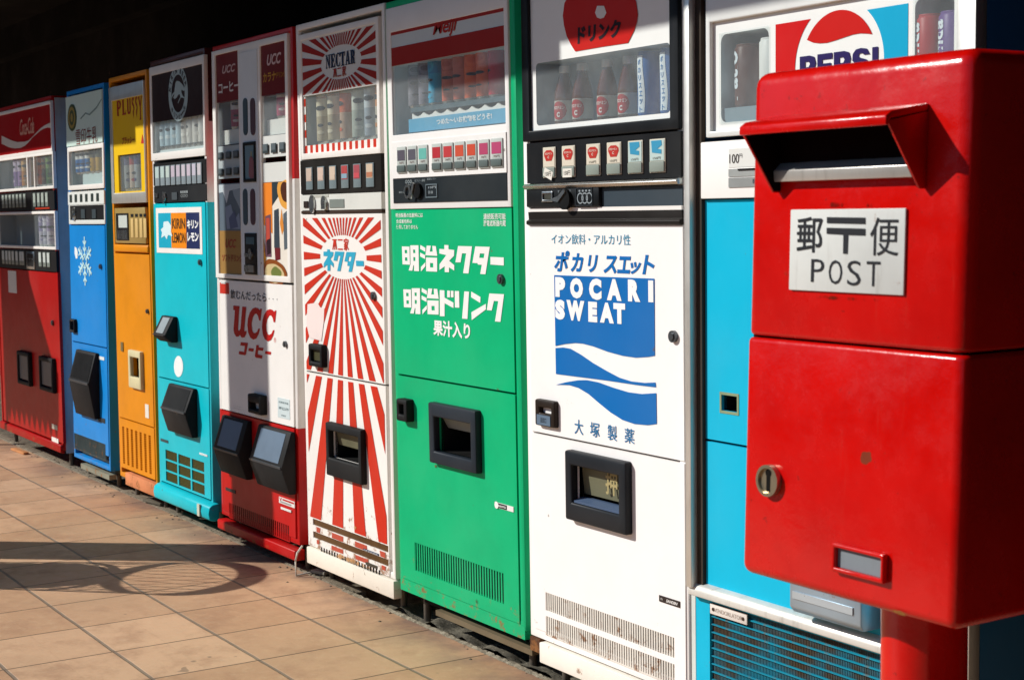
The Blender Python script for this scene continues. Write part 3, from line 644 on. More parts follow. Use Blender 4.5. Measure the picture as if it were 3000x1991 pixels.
for x0 in (540, 612): M.box('coin_plate', M.R(A, x0, 925, x0 + 26, 985), DOOR - .004, DOOR - .0002, paint('#5d6a70', .3, .5, .1, metal=.5), cp)
zs = M.P(B, 600, 470)[1]
door = (M.u0 + .012, M.u1 - .014, zs + .003, M.P(A, 688, 1030)[1])
DP = M.panel('door_panel', door, [], paint(BLUE, 0.32, 0.3, 0.1, rust=.3, rustz=.8))
cx_, cz_ = M.P(A, 562, 1265); ru = M.P(A, 610, 1265)[0] - cx_; rz_ = (M.P(A, 562, 1100)[1] - M.P(A, 562, 1430)[1]) / 2
loops = MB()
def sq(p, q, wd):
    d = Vector((q[0] - p[0], q[1] - p[1])).normalized(); nn = Vector((-d.y, d.x)) * wd / 2
    return [(p[0] + nn.x, p[1] + nn.y), (p[0] - nn.x, p[1] - nn.y), (q[0] - nn.x, q[1] - nn.y), (q[0] + nn.x, q[1] + nn.y)]
pol = []
R6 = rz_
for i in range(6):
    a = math.pi / 2 + i * math.pi / 3; dx, dz = math.cos(a), math.sin(a); L6 = R6
    at = lambda f, sd=0: (cx_ + dx * f * L6 - dz * sd, cz_ + dz * f * L6 + dx * sd)
    pol.append(sq(at(.14), at(.97), R6 * .105))
    for f, ln in ((.42, .2), (.68, .2)):
        for sg_ in (1, -1):
            b0 = at(f, sg_ * R6 * .05); ang = a + sg_ * .9
            pol.append(sq(b0, (b0[0] + math.cos(ang) * R6 * ln, b0[1] + math.sin(ang) * R6 * ln), R6 * .075))
for i in range(6):
    a = math.pi / 3 * i; a2 = a + math.pi / 3
    pol.append(sq((cx_ + R6 * .3 * math.cos(a), cz_ + R6 * .3 * math.sin(a)), (cx_ + R6 * .3 * math.cos(a2), cz_ + R6 * .3 * math.sin(a2)), R6 * .05))
mb = MB()
for i, p_ in enumerate(pol): mb.prism_y(p_, INK - .0004 - .00003 * i, DOOR)
M.build(mb, 'snowflake_emblem', flat('#bfe6ea'), DP, weld=False)
M.shape([[(490, 1170), (502, 1178), (510, 1205), (508, 1245), (498, 1250), (489, 1215)]], flat('#e6efee'), DP, k=A, name='torn_sticker')
M.lock(A, 660, 1300, .012)
r = M.R(B, 465, 298, 498, 392, Y=-.01); M.port(r, .012, .02, rubber(), fr=0, name='coin_return', depth=.06)
r2 = (M.u0 + .012, M.u1 - .014, .10, zs - .003); vr = M.R(B, 490, 1045, 698, 1225)
M.panel('lower_panel', r2, [vr], paint(BLUE, 0.34, 0.3, 0.12, rust=.9, rustz=.4))
M.grille(vr, 26, paint('#3a4a4c', .6, .3, .3, rust=1.0, rustz=.4), gap=.4, rows=1, rgap=.02)
M.hopper((-7.468, -7.165, .262, .572), .056, rubber(), mid=.55)
M.plate(M.R(B, 642, 540, 690, 572), flat('#dfe6e4'), name='sticker'); M.plate(M.R(B, 650, 940, 695, 985), flat('#27333a'))
M.box('plinth', (M.u0 + .02, M.u1 - .03, .012, .07), .03, .06, paint('#5b6a66', .6, .3, .3, rust=1.2, rustz=.2))
M.box('base_rail', (M.u0 + .12, M.u1 - .01, -.012, .012), -.004, .03, paint('#8b8a78', .7, .2, .3, rust=1.0, rustz=.2))

M.stain(B, 475, 1180, 720, 1290, c1='#3a2c18', c2='#7a6238', seed=3.1, amt=.02); M.stain(B, 470, 430, 690, 492, seed=4.2, amt=-.06); M.stain(B, 640, 600, 700, 680, c1='#2a2a28', c2='#3c4a54', seed=5, amt=-.02)
# 3 --- orange-yellow machine
ORG = '#E08C0C'
M = Machine('orange-yellow vending machine with a tall yellow sign and dotted vent', -6.93, -6.435, 0.03, 1.812, 0.022)
M.cabinet(paint(ORG, 0.35, 0.3, 0.12, rust=.6, rustz=.2)); M.feet()
fr = (M.P(A, 732, 500)[0], M.P(A, 958, 500)[0], M.P(A, 962, 880)[1], M.P(A, 945, 78)[1])
FR = M.frame('sign_frame', fr, (.034, .008, .045, .06), DOOR - .004, .01, alu(), bevel=.002)
sgr = (fr[0] + .034, fr[1] - .008, fr[2] + .045, fr[3] - .06)
wr = M.R(A, 778, 572, 934, 802)
sg = M.panel('header_sign', sgr, [wr], paint('#EFC210', .3, .4, .05), y0=DOOR, y1=.008, parent=FR)
M.case(wr, .18, paint('#b4bcae', .6, .3, .1), FR)
mbx = MB()
brn = flat('#a4280a')
def serif(M, ch, r, mat, par, y): pass
gl = {'P': [[(0, 0), (0, 1), (.6, 1), (.95, .9), (1, .72), (.9, .52), (.55, .42), (.38, .42), (.38, .08), (.55, 0)], [(.38, .55), (.38, .9), (.55, .88), (.66, .72), (.55, .56)]],
      'L': [[(0, 0), (.1, .08), (.1, .92), (0, 1), (.55, 1), (.45, .92), (.45, .1), (.8, .12), (.95, .32), (1, .3), (.95, 0)]],
      'U': [[(0, 1), (.08, .9), (.08, .2), (.25, 0), (.75, 0), (.92, .2), (.92, .9), (1, 1), (.6, 1), (.66, .9), (.66, .2), (.5, .1), (.36, .2), (.36, .9), (.44, 1)]],
      'S': [[(.55, -.35), (.7, -.1), (.75, .1), (.98, .3), (.9, .5), (.4, .72), (.38, .82), (.6, .9), (.9, .75), (.95, 1), (.5, 1.02), (.12, .95), (.02, .78), (.15, .58), (.62, .4), (.66, .28), (.4, .15), (.35, .0), (.5, -.2)]],
      'Y': [[(0, 1), (.1, .9), (.4, .35), (.42, -.35), (.3, -.5), (.7, -.5), (.62, -.35), (.64, .35), (.9, .9), (1, 1), (.68, 1), (.72, .9), (.54, .52), (.36, .9), (.42, 1)]]}
yk = INK
mb = MB()
for ch, x0, x1, yt, yb in (('P', 765, 795, 210, 318), ('L', 798, 828, 204, 312), ('U', 830, 860, 200, 308), ('S', 862, 882, 194, 312), ('S', 884, 902, 186, 292), ('Y', 902, 934, 176, 290)):
    a = M.P(A, x0, yt, yk); b_ = M.P(A, x1, yb, yk); zt = M.P(A, 850, 198, yk)[1]; zb = M.P(A, 850, 300, yk)[1]
    M.shape([[(a[0] + (b_[0] - a[0]) * x, zb + (zt - zb) * z) for x, z in lp] for lp in gl[ch]], None, y=yk, mb=mb)
M.build(mb, 'lettering', brn, sg, weld=False)
M.text('プラッシー', M.R(A, 805, 455, 890, 492), brn, sg, bold=.03, shear=.2)
M.shape([[(933, 432), (944, 492), (924, 494)]], flat('#c42a14'), sg, k=A, name='emblem')
for i, x0 in enumerate((850, 886, 918)):
    can(M, M.P(A, x0 + 18, 700, .045)[0], wr[2], .034, .30, .045, (('#9aa0a0', '#5a5a78', '#c8c8c4'), ('#c9b8a8', '#a83a3a', '#d0c8bc'), ('#a8aeb0', '#4a4a72', '#ccc8c8'))[i], '%s tall can from the left in the orange-yellow machine\'s window' % ORD[i], 'tall cans in the orange-yellow machine')
cp = M.box('coin_panel', (M.P(A, 762, 1000)[0], M.P(A, 961, 1000)[0], M.P(A, 965, 1150)[1], M.P(A, 963, 912)[1]), DOOR - .003, .008, paint('#b79a58', .35, .4, .1, metal=.3), bevel=.001)
r = M.R(A, 772, 952, 856, 1128); M.box('coin_box', r, DOOR - .006, DOOR - .003, black(), cp)
M.box('price_card', M.R(A, 790, 965, 848, 1045), DOOR - .0068, DOOR - .0059, flat('#c4ccc4'), cp); M.box('coin_plate', M.R(A, 782, 1062, 850, 1122), DOOR - .0068, DOOR - .0059, steel(), cp)
for x0 in (868, 897, 926, 952):
    u = M.P(A, x0, 1000)[0]
    M.box('selection_button', (u, u + .034, M.P(A, 900, 975)[1], M.P(A, 900, 955)[1]), DOOR - .004, DOOR - .003, black(), cp)
    M.box('selection_button', (u, u + .034, M.P(A, 900, 1110)[1], M.P(A, 900, 985)[1]), DOOR - .005, DOOR - .003, paint('#d8b878', .35, .4, .1), cp, bevel=.001)
zl = M.P(A, 965, 1160)[1]
M.build(MB().prism_x([(.01, zl), (-.006, zl), (-.009, zl - .012), (-.009, zl - .03), (.01, zl - .036)], M.u0 + .03, M.u1 - .02), 'ledge', paint(ORG, .35, .3, .12), bevel=.003)
zs = M.P(B, 900, 978)[1]
dr = (M.P(A, 760, 1300)[0], M.u1 - .016, zs + .003, zl - .04)
pr_ = M.R(B, 838, 500, 925, 768, Y=-.018); hole = (pr_[0] + .03, pr_[1] - .03, pr_[2] + .04, pr_[3] - .03)
sl_ = M.R(B, 800, 450, 816, 512)
M.panel('door_panel', dr, [hole], paint(ORG, 0.3, 0.3, 0.14, rust=.3, rustz=.6))
M.port(pr_, (.026, .02, .05, .03), .020, paint('#d9cfa4', .45, .3, .15, dirt=.3), fr=0, name='dispensing_port')
M.box('coin_return', sl_, DOOR - .004, DOOR, paint('#8a7a50', .4, .4, .2, metal=.4)); M.lock(B, 968, 250, .010)
M.plate(M.R(B, 958, 856, 984, 952), flat('#e4ded0'), name='sticker')
lw = (dr[0], dr[1], .075, zs - .003)
vr = M.R(B, 798, 1000, 1008, 1322); holes = []
for i in range(7):
    for j in range(17):
        cu = vr[0] + (vr[1] - vr[0]) * (i + .5) / 7; cz2 = vr[2] + (vr[3] - vr[2]) * (j + .5) / 17; holes.append((cu - .014, cu + .014, cz2 - .0042, cz2 + .0042))
M.panel('vent_grille', lw, holes, paint(ORG, .34, .3, .14, rust=.8, rustz=.25)); M.box('vent_backing', (lw[0] + .02, lw[1] - .01, lw[2] + .01, lw[3] - .02), .02, .024, paint('#0a0908', .8, .1))
M.box('plinth', (M.u0 + .10, M.u1 - .004, .004, .06), -.01, .05, paint('#d88a5c', .7, .2, .3, rust=1.0, rustz=.25), bevel=.003)

# 4 --- turquoise lemonade machine
CYN = '#06BECB'
M = Machine('turquoise vending machine with dark brown header emblem and nine-slot vent', -6.395, -5.785, 0.035, 1.838, 0.033)
zb_ = M.P(CC, 390, 1035)[1]; zt_ = M.P(CC, 375, 470)[1]
M.cabinet(banded('turquoise machine', [(-1, CYN), (zb_, WHITE), (zt_ - .02, '#4a1712')])); M.feet()
wf = (M.P(CC, 30, 500)[0], M.P(CC, 388, 500)[0], M.P(CC, 388, 730)[1], M.P(CC, 365, 70)[1])
FRM = M.frame('display_frame', wf, (.022, .018, .03, .034), DOOR - .002, .012, wht)
inn = (wf[0] + .022, wf[1] - .018, wf[2] + .03, wf[3] - .034)
zh = M.P(CC, 358, 462)[1]
sg = M.box('header_sign', (inn[0], inn[1], zh, inn[3]), DOOR + .001, .008, paint('#2a0d0a', .2, .5, .05), FRM)
W = M.case((inn[0], inn[1], inn[2], zh), .2, paint('#b6c3c4', .6, .3, .08), FRM, name='display_case')
yk = DOOR - .0005
cpt = M.P(Q4, 460, 780, yk); eu = M.P(Q4, 715, 780)[0] - cpt[0]; ez = (M.P(Q4, 470, 225)[1] - M.P(Q4, 450, 1335)[1]) / 2; eu = ez = (eu + ez) / 2
def circ(c, r, n=40, ry=None): return [(c[0] + r * math.cos(2 * math.pi * i / n), c[1] + (ry or r) * math.sin(2 * math.pi * i / n)) for i in range(n)]
em = flat('#a9bdbd', .5)
M.shape([circ(cpt, eu), circ(cpt, eu * .68)], em, sg, y=yk, name='emblem_ring')
def ring_text(M, s, c, r, h, a0, a1, mat, par, y, inv=False):
    mb = MB()
    for i, ch in enumerate(s):
        if ch == ' ': continue
        a = a0 + (a1 - a0) * i / (len(s) - 1); vs, fs = text_data(ch, .03)
        xa, xb = min(v[0] for v in vs), max(v[0] for v in vs); ya, yb = min(v[1] for v in vs), max(v[1] for v in vs); k = h / max(.5, (yb - ya)); out = []
        for x, z in vs:
            lx, lz = (x - (xa + xb) / 2) * k, (z - (ya + yb) / 2) * k
            t = a - math.pi / 2 if not inv else a + math.pi / 2
            out.append((c[0] + r * math.cos(a) + lx * math.cos(t) - lz * math.sin(t), c[1] + r * math.sin(a) + lx * math.sin(t) + lz * math.cos(t)))
        put2d(mb, out, fs, y)
    M.build(mb, 'lettering', mat, par, weld=False)
dkb = flat('#2a0d0a')
ring_text(M, 'KIRIN BEER', cpt, eu * .84, eu * .2, math.radians(165), math.radians(20), dkb, sg, yk - .0008)
ring_text(M, 'キリンビール', cpt, eu * .84, eu * .2, math.radians(222), math.radians(318), dkb, sg, yk - .0008, inv=True)
beast = [[(385, 700), (400, 560), (425, 505), (480, 510), (520, 545), (560, 590), (610, 680), (595, 720), (565, 715), (540, 690), (530, 740), (560, 830), (605, 870), (600, 890), (560, 870), (520, 870), (490, 930), (460, 1000), (455, 990), (480, 910), (510, 860), (500, 800), (470, 800), (430, 870), (385, 905), (350, 860), (375, 840), (380, 780), (330, 860), (320, 960), (310, 900), (335, 790), (380, 740)]]
M.shape(beast, em, sg, k=Q4, y=yk, name='beast_emblem')
zc = inn[2] + .012; M.box('shelf', (inn[0], inn[1], inn[2], zc), .02, .118, paint('#d7dddb', .5, .3, .05), FRM)
cz = [('#bcd3dc', '#e4ecec', '#86b4cc')] * 4 + [('#dcd8d0', '#ece8e0', '#c9b3a8')] * 5
for i in range(9):
    u = inn[0] + .04 + (inn[1] - inn[0] - .075) * i / 8
    can(M, u, zc, .030, .31, .045, cz[i], '%s pale can from the left in the turquoise machine\'s window' % ORD[i], 'pale cans in the turquoise machine')
bz = (M.P(CC, 370, 908)[1], M.P(CC, 372, 752)[1])
bp = M.box('button_panel', (wf[0] + .016, wf[1] - .004, bz[0], bz[1]), DOOR + .001, .01, black())
for i in range(9):
    a = M.P(CC, 64 + i * 34.6, 850)[0]; b_ = M.P(CC, 64 + i * 34.6 + 28, 850)[0]
    button(M, (a, b_, M.P(CC, 200, 922)[1], M.P(CC, 200, 790)[1]), ('#8c9aa0', ('#b8ccc8', '#b8ccc8', '#c0cfc8', '#c4b8c4', '#c4b8c4', '#c8c0c8', '#c8bcc8', '#c4c0cc', '#c8c4c8')[i]), bp, low=.4)
cp = M.box('coin_panel', (wf[0] + .016, wf[1] - .004, M.P(CC, 372, 1027)[1], bz[0] - .004), DOOR + .001, .01, paint('#1a1d20', .5, .3, .1))
u, z = M.P(CC, 125, 1000); M.build(MB().knob(u, z, DOOR - .006, DOOR, .018, .018, 18).box(u - .005, u + .005, DOOR - .009, DOOR - .0061, z - .03, z + .02), 'return_lever', steel(), cp)
M.box('coin_slot', M.R(CC, 62, 978, 80, 1005), DOOR - .004, DOOR + .001, steel(), cp); M.box('coin_plate', M.R(CC, 172, 972, 208, 1020), DOOR - .003, DOOR + .001, paint('#5d666a', .4, .5, .1, metal=.5), cp)
M.texts([('▪▪▪▪', M.R(CC, 226, 962, 272, 975)), ('○○○', M.R(CC, 228, 985, 272, 1002))], flat('#a8b0b0'), cp, y=DOOR)
zs = M.P(DD, 352, 660)[1]
dr = (M.u0 + .02, M.u1 - .016, zs + .003, M.P(CC, 395, 1030)[1] - .003)
DP = M.panel('door_panel', dr, [], paint(CYN, .32, .3, .08, rust=.25, rustz=.9))
po = M.R(CC, 66, 1076, 372, 1380); po = (po[0], po[1], M.P(CC, 372, 1378)[1], M.P(CC, 372, 1066)[1])
PO = M.box('poster', po, DOOR - .0015, DOOR, flat(WHITE), DP)
pr = (M.P(CC, 84, 1200)[0], M.P(CC, 354, 1200)[0], M.P(CC, 354, 1342)[1], M.P(CC, 354, 1102)[1]); xs = [pr[0], M.P(CC, 168, 1200)[0], M.P(CC, 267, 1200)[0], pr[1]]
for i, h in enumerate(('#12a8c4', '#f08c0c', '#1c2a58')): M.box('poster_field', (xs[i], xs[i + 1] - .0005, pr[2], pr[3]), DOOR - .0022, DOOR - .0015, flat(h), PO)
yk = DOOR - .003; H_ = pr[3] - pr[2]
mid_ = lambda a, b: (xs[a] + .012, xs[a + 1] - .010, pr[2] + H_ * b[0], pr[2] + H_ * b[1])
M.texts([('KIRIN', mid_(1, (.55, .84))), ('LEMON', mid_(1, (.15, .44)))], flat('#5a3a1c'), PO, y=yk, bold=.02)
M.texts([('キリン', mid_(2, (.55, .80))), ('レモン', mid_(2, (.2, .45)))], flat('#eef0ee'), PO, y=yk, bold=.05)
M.shape([[(110, 1165), (140, 1160), (160, 1190), (158, 1230), (168, 1260), (140, 1250), (130, 1280), (118, 1255), (95, 1270), (100, 1235), (92, 1215), (108, 1200)]], flat('#d8eef0'), PO, k=CC, y=yk, name='beast_emblem')
M.lock(CC, 350, 1430, .012)
r = M.R(DD, 62, 245, 128, 402, Y=-.045)
cr_ = M.hopper((r[0] - .02, r[1] - .01, r[2], r[3]), .06, rubber(), '#9aa4a8', mid=.3, inset=.03); cr_.name = 'coin_return'
M.shape([circ((182, 535), 26, 9, 60), ], flat('#eef2ee'), DP, k=DD, name='sticker', smooth=True)
lw = (dr[0], dr[1], .085, zs - .003)
vr = M.R(DD, 108, 1004, 342, 1278); vr = (vr[0], vr[1], M.P(DD, 342, 1280)[1], M.P(DD, 108, 1004)[1])
cells = []
cw, ch_ = (vr[1] - vr[0]) / 3, (vr[3] - vr[2]) / 3
for i in range(3):
    for j in range(3): cells.append((vr[0] + cw * i + cw * .04, vr[0] + cw * (i + 1) - cw * .06, vr[2] + ch_ * j + ch_ * .06, vr[2] + ch_ * (j + 1) - ch_ * .08))
M.panel('lower_panel', lw, cells, paint(CYN, .34, .3, .1, rust=.6, rustz=.3))
for c in cells: M.grille(c, 18, paint('#5c5526', .6, .3, .2), gap=.5, rows=1, rgap=.02, y=.0)
M.hopper((-6.205, -5.925, .318, .515), .056, rubber(), mid=.52)
M.plate(M.R(DD, 85, 946, 128, 975), flat('#3a4a4c')); npl = M.plate(M.R(DD, 308, 1027, 354, 1053), flat('#dfe6e4'))
M.text('National', M.R(DD, 318, 1034, 352, 1047), black(), npl, y=DOOR - .0026)
M.build(MB().prism_x([(.01, .078), (-.018, .074), (-.032, .064), (-.036, .04), (-.032, .015), (-.018, .008), (.01, .008)], M.u0 + .015, M.u1 + .04), 'kick_bar', paint(CYN, .34, .3, .12, rust=.7, rustz=.14), bevel=.006)
M.box('bracket', (M.u1 - .07, M.u1 - .045, -.066, -.0615, .015, .07)[0:2] + (.018, .066), -.041, -.035, paint('#c8ccb8', .6, .3, .2))

# 5 --- white and red coffee machine
M = Machine('white and red coffee vending machine with tall twin windows, half in a pole\'s shadow', -5.70, -4.975, 0.045, 1.832, 0.03)
z1_ = M.P(EE, 520, 912)[1]; z2_ = M.P(FF, 440, 793)[1]
M.cabinet(banded('coffee machine', [(-1, '#BE0A0A'), (z2_, '#e9e6e0'), (z1_, '#BE0A0A')])); M.feet()
M.box('side_edge', (M.u1 + .001, M.u1 + .012, z2_, z1_), .03, .6, paint('#dcdad4', .4, .3, .1))
wf = (M.P(EE, 62, 900)[0], M.P(EE, 505, 900)[0], M.P(EE, 520, 1525)[1], M.P(EE, 505, 52)[1])
c1, c2 = M.P(EE, 222, 900)[0], M.P(EE, 335, 900)[0]
zz = lambda y, x=500: M.P(EE, x, y)[1]
lft = (wf[0] + .03, c1 - .012); rgt = (c2 + .012, wf[1] - .022)
zl = lambda y: M.P(EE, 220, y)[1]
Lh = (*lft, zl(440), zl(150)); Lc = (*lft, zl(700), zl(444)); Lb = (*lft, zl(905), zl(708)); Lp = (*lft, zl(1478), zl(935))
Rh = (*rgt, zz(398), zz(92)); Rc = (*rgt, zz(640), zz(402)); Rb = (*rgt, zz(775), zz(645)); Rk = (*rgt, zz(925), zz(808)); Rp = (*rgt, zz(1488), zz(928))
FRM = M.panel('display_frame', wf, [Lh[:2] + (Lp[2], Lh[3]), Rh[:2] + (Rp[2], Rh[3])], wht, y0=DOOR - .003, y1=.012, bevel=.001)
dred = paint('#6e0c0c', .2, .5, .05)
for r, items in ((Lh, (('UCC', (.28, .85, .58, .75), '#c9a8a4', .3), ('コーヒー', (.1, .98, .18, .4), '#d8cfc8', 0))), (Rh, (('UCC', (.25, .82, .58, .8), '#d8b8b4', .3), ('カラナ', (.08, .6, .26, .45), '#c08a30', 0), ('ドリンク', (.62, .98, .30, .42), '#b07828', 0)))):
    sg = M.box('header_sign', r, .0, .008, dred, FRM)
    for t, f, h, shr in items:
        w_, h_ = r[1] - r[0], r[3] - r[2]
        M.text(t, (r[0] + w_ * f[0], r[0] + w_ * f[1], r[2] + h_ * f[2], r[2] + h_ * f[3]), flat(h), sg, y=-.0012, bold=.03, shear=shr)
M.case(Lc, .16, paint('#7d8a90', .6, .3, .1), FRM, y0=.008, pane_y=.001); M.case(Rc, .16, paint('#9aa4a8', .6, .3, .1), FRM, y0=.008, pane_y=.001)
for r, rows in ((Lb, 2), (Rb, 1)):
    bp = M.box('button_panel', r, .0, .008, paint('#aeb8b8' if rows == 2 else '#d3d5d0', .4, .3, .1), FRM)
    for j in range(rows):
        for i in range(3):
            w_ = (r[1] - r[0]) / 3; hh = (r[3] - r[2]) / rows; bz_ = r[3] - hh * (j + .62)
            button(M, (r[0] + w_ * (i + .18), r[0] + w_ * (i + .82), bz_ - hh * .2, bz_ + hh * .25), ('#3d474a', '#5b666a'), bp, d=.003)
M.box('blank_panel', Rk, .0, .008, paint('#d5d6d0', .4, .3, .08), FRM)
for k_, (r, nm) in enumerate(((Lc, 'left'), (Rc, 'right'))):
    zc = r[2] + .055; M.box('shelf', (r[0], r[1], r[2], zc), .02, .09, wht, FRM)
    for i in range(2):
        u = r[0] + (r[1] - r[0]) * (.45 + .32 * i)
        can(M, u, zc, .028, .19, .045, (('#b04a6a', '#e8e0dc', '#9a3a5a'), ('#b8546a', '#e8dcd8', '#a03c50'))[i], '%s pink and white can from the left in the coffee machine\'s %s window' % (ORD[i], nm), 'pink and white cans in the coffee machine')
# posters behind glass: abstract glasses of coffee
pl = M.box('poster', Lp, .0, .006, flat('#5f6d78', .3), FRM)
w_, h_ = Lp[1] - Lp[0], Lp[3] - Lp[2]
fr_ = lambda r, pts: [[(r[0] + (r[1] - r[0]) * x, r[2] + (r[3] - r[2]) * z) for x, z in pts]]
for pts, h, y in (([(0, 0), (1, 0), (1, .48), (0, .48)], '#a07a40', -.0006), ([(.02, .9), (.98, .94), (.98, .99), (.02, .99)], '#c0ccd0', -.0008), ([(.18, .93), (.5, .93), (.36, .78)], '#cdd6d8', -.0010), ([(.62, .93), (.98, .93), (.96, .7), (.8, .8), (.68, .86)], '#94a2aa', -.0010), ([(.3, .74), (.55, .77), (.7, .6), (.9, .68), (.95, .5), (.35, .5)], '#8b98ac', -.0012), ([(.45, .62), (.7, .7), (.85, .52), (.5, .5)], '#5c6682', -.0015)):
    M.shape(fr_(Lp, pts), flat(h, .4), pl, y=y, name='poster_print')
sub = lambda r, a, b, c, d: (r[0] + (r[1] - r[0]) * a, r[0] + (r[1] - r[0]) * b, r[2] + (r[3] - r[2]) * c, r[2] + (r[3] - r[2]) * d)
M.text('UCC', sub(Lp, .27, .75, .29, .39), flat('#9a3a2a'), pl, y=-.0016, bold=.03, shear=.3); M.text('ソフトドリンク', sub(Lp, .12, .98, .14, .22), flat('#8a2a20'), pl, y=-.0016, bold=.03)
pl = M.box('poster', Rp, .0, .006, flat('#e6ded0', .3), FRM)
for pts, h, y in (([(0, .55), (.36, .45), (.36, 1), (0, 1)], '#e8842a', -.0006), ([(.36, .75), (.62, .85), (.62, 1), (.36, 1)], '#2c3a40', -.0006), ([(.6, .98), (.66, .8), (.8, .73), (1, .73), (1, 1), (.75, 1)], '#e0a046', -.0008), ([(.74, .97), (.76, .84), (.88, .79), (1, .8), (1, .96)], '#4e2a1c', -.0012),
                  ([(.42, .3), (.44, .7), (.62, .72), (.64, .28)], '#39424c', -.0010), ([(.46, .16), (.44, .3), (.66, .3), (.66, .18)], '#6e1f26', -.0013), ([(.05, .2), (.08, .64), (.3, .66), (.3, .2)], '#6c4a58', -.0012), ([(.1, .36), (.12, .62), (.26, .62), (.26, .36)], '#b84a3a', -.0016), ([(.14, .22), (.12, .38), (.28, .4), (.28, .24)], '#2d1a20', -.0018),
                  ([(.66, .56), (.74, .72), (.82, .5), (.74, .44)], '#d88a3a', -.0008), ([(.82, .28), (.8, .66), (.98, .7), (.98, .3)], '#59636a', -.0008), ([(.0, .4), (.08, .18), (.0, .1)], '#d8902a', -.0020), ([(0, .0), (0, .1), (.1, .16), (.35, .175), (.6, .15), (.85, .08), (.92, 0)], '#8a4a1c', -.0022), ([(.06, .0), (.08, .085), (.3, .125), (.6, .105), (.78, .05), (.82, 0)], '#cdb888', -.0026), ([(.3, .02), (.4, .09), (.6, .08), (.72, .02), (.5, 0)], '#6f7a3c', -.0030)):
    M.shape(fr_(Rp, pts), flat(h, .4), pl, y=y, name='poster_print', smooth=len(pts) > 4)
# middle column
mid = (c1 + .006, c2 - .006)
MC = M.box('middle_column', (mid[0], mid[1], wf[2] + .02, wf[3] - .03), DOOR - .0055, DOOR - .0032, paint('#dfe4e4', .4, .3, .08), FRM)
ym = DOOR - .0055
for i, (y0, y1) in enumerate(((440, 655), (972, 1185))):
    for x0, x1 in ((240, 268), (283, 313)):
        r = M.R(EE, x0, y0, x1, y1); rr = (r[1] - r[0]) / 2; cx = (r[0] + r[1]) / 2
        pts = [(cx + rr * math.cos(a), r[3] - rr + rr * math.sin(a)) for a in [math.pi * k / 8 for k in range(9)]] + [(cx - rr * math.cos(a), r[2] + rr - rr * math.sin(a)) for a in [math.pi * k / 8 for k in range(9)]]
        M.build(MB().prism_y(pts[::-1], ym - .003, ym), 'cup_slot', paint('#42555e' if x0 < 260 else '#58424a', .25, .5, .1), MC)
r = M.R(EE, 243, 700, 318, 930); o = M.frame('picture_frame', r, .012, ym - .006, ym, black(), MC)
p2 = M.box('poster', (r[0] + .012, r[1] - .012, r[2] + .012, r[3] - .012), ym - .002, ym - .0002, flat('#6f8a94', .3), o)
M.shape(fr_(r, [(.5, .12), (.9, .15), (.85, .5), (.75, .62), (.55, .62), (.48, .45)]), flat('#8a5a60'), p2, y=ym - .0035, name='poster_print', smooth=True)
M.shape(fr_(r, [(.6, .62), (.72, .62), (.7, .76), (.62, .76)]), flat('#a89a78'), p2, y=ym - .0035, name='poster_print')
cp = M.box('coin_panel', M.R(EE, 250, 1232, 324, 1478), ym - .003, ym, black(), MC, bevel=.001)
yc = ym - .003
M.box('display', M.R(EE, 262, 1255, 310, 1298), yc - .002, yc, paint('#44606a', .2, .5, .1), cp)
M.box('coin_slot', M.R(EE, 254, 1350, 275, 1372), yc - .003, yc, steel(), cp); u, z = M.P(EE, 292, 1355); M.build(MB().knob(u, z, yc - .007, yc, .016, .02, 18), 'return_lever', steel(), cp)
M.box('coin_plate', M.R(EE, 254, 1418, 310, 1462), yc - .004, yc, steel(), cp)
# upper white door
dr = (M.u0 + .03, M.u1 - .028, M.P(FF, 430, 790)[1] + .002, M.P(FF, 415, 62)[1])
DP = M.panel('door_panel', dr, [], paint('#ECE9E3', .34, .3, .06, rust=.1, rustz=.9))
redi = flat('#B81410')
st_ = M.R(Q3, 40, 42, 202, 248); o = M.box('sticker', st_, DOOR - .001, DOOR, flat('#c83020'), DP); M.box('sticker_print', (st_[0] + .012, st_[1] - .03, st_[2] + .045, st_[3] - .004), DOOR - .0016, DOOR - .001, flat('#cfd2ce'), o)
M.text('飲むんだったら', M.R(Q3, 228, 165, 865, 395), flat('#2b3340'), DP, bold=.012)
M.text('・・・', M.R(Q3, 905, 318, 1062, 350), flat('#2b3340'), DP)
M.shapes([[[(262, 452), (370, 460), (345, 850), (350, 890), (365, 895), (388, 860), (420, 470), (490, 475), (455, 870), (458, 905), (475, 905), (497, 895), (490, 950), (460, 1010), (425, 1020), (395, 1005), (382, 970), (350, 1000), (310, 998), (280, 950), (265, 880), (290, 532), (262, 530)]]] +
         [([[(652, 485), (700, 500), (728, 535), (740, 508), (765, 510), (742, 720), (715, 712), (700, 640), (670, 592), (640, 600), (605, 660), (585, 760), (590, 860), (610, 925), (640, 940), (680, 915), (705, 855), (732, 858), (710, 950), (670, 1030), (615, 1055), (560, 1015), (525, 930), (510, 800), (520, 680), (550, 580), (600, 505)]], o_) for o_ in ((0, 0), (257, 29))] +
         [[[(395, 1097), (520, 1110), (485, 1310), (470, 1328), (358, 1310), (365, 1255), (452, 1270), (465, 1165), (385, 1155)]], [[(535, 1200), (622, 1212), (615, 1265), (525, 1250)]], [[(670, 1145), (715, 1150), (708, 1190), (795, 1197), (785, 1250), (700, 1240), (690, 1310), (775, 1330), (770, 1388), (660, 1370), (642, 1345)]], [[(830, 1253), (928, 1268), (922, 1320), (820, 1303)]]], Q3, redi, DP)
M.text('®', M.R(Q3, 995, 1010, 1035, 1105), flat('#d88a80'), DP)
M.lock(FF, 376, 362, .011)
lab = M.box('sticker', M.R(FF, 342, 632, 405, 748), DOOR - .0012, DOOR, flat('#c9d6d6'), DP)
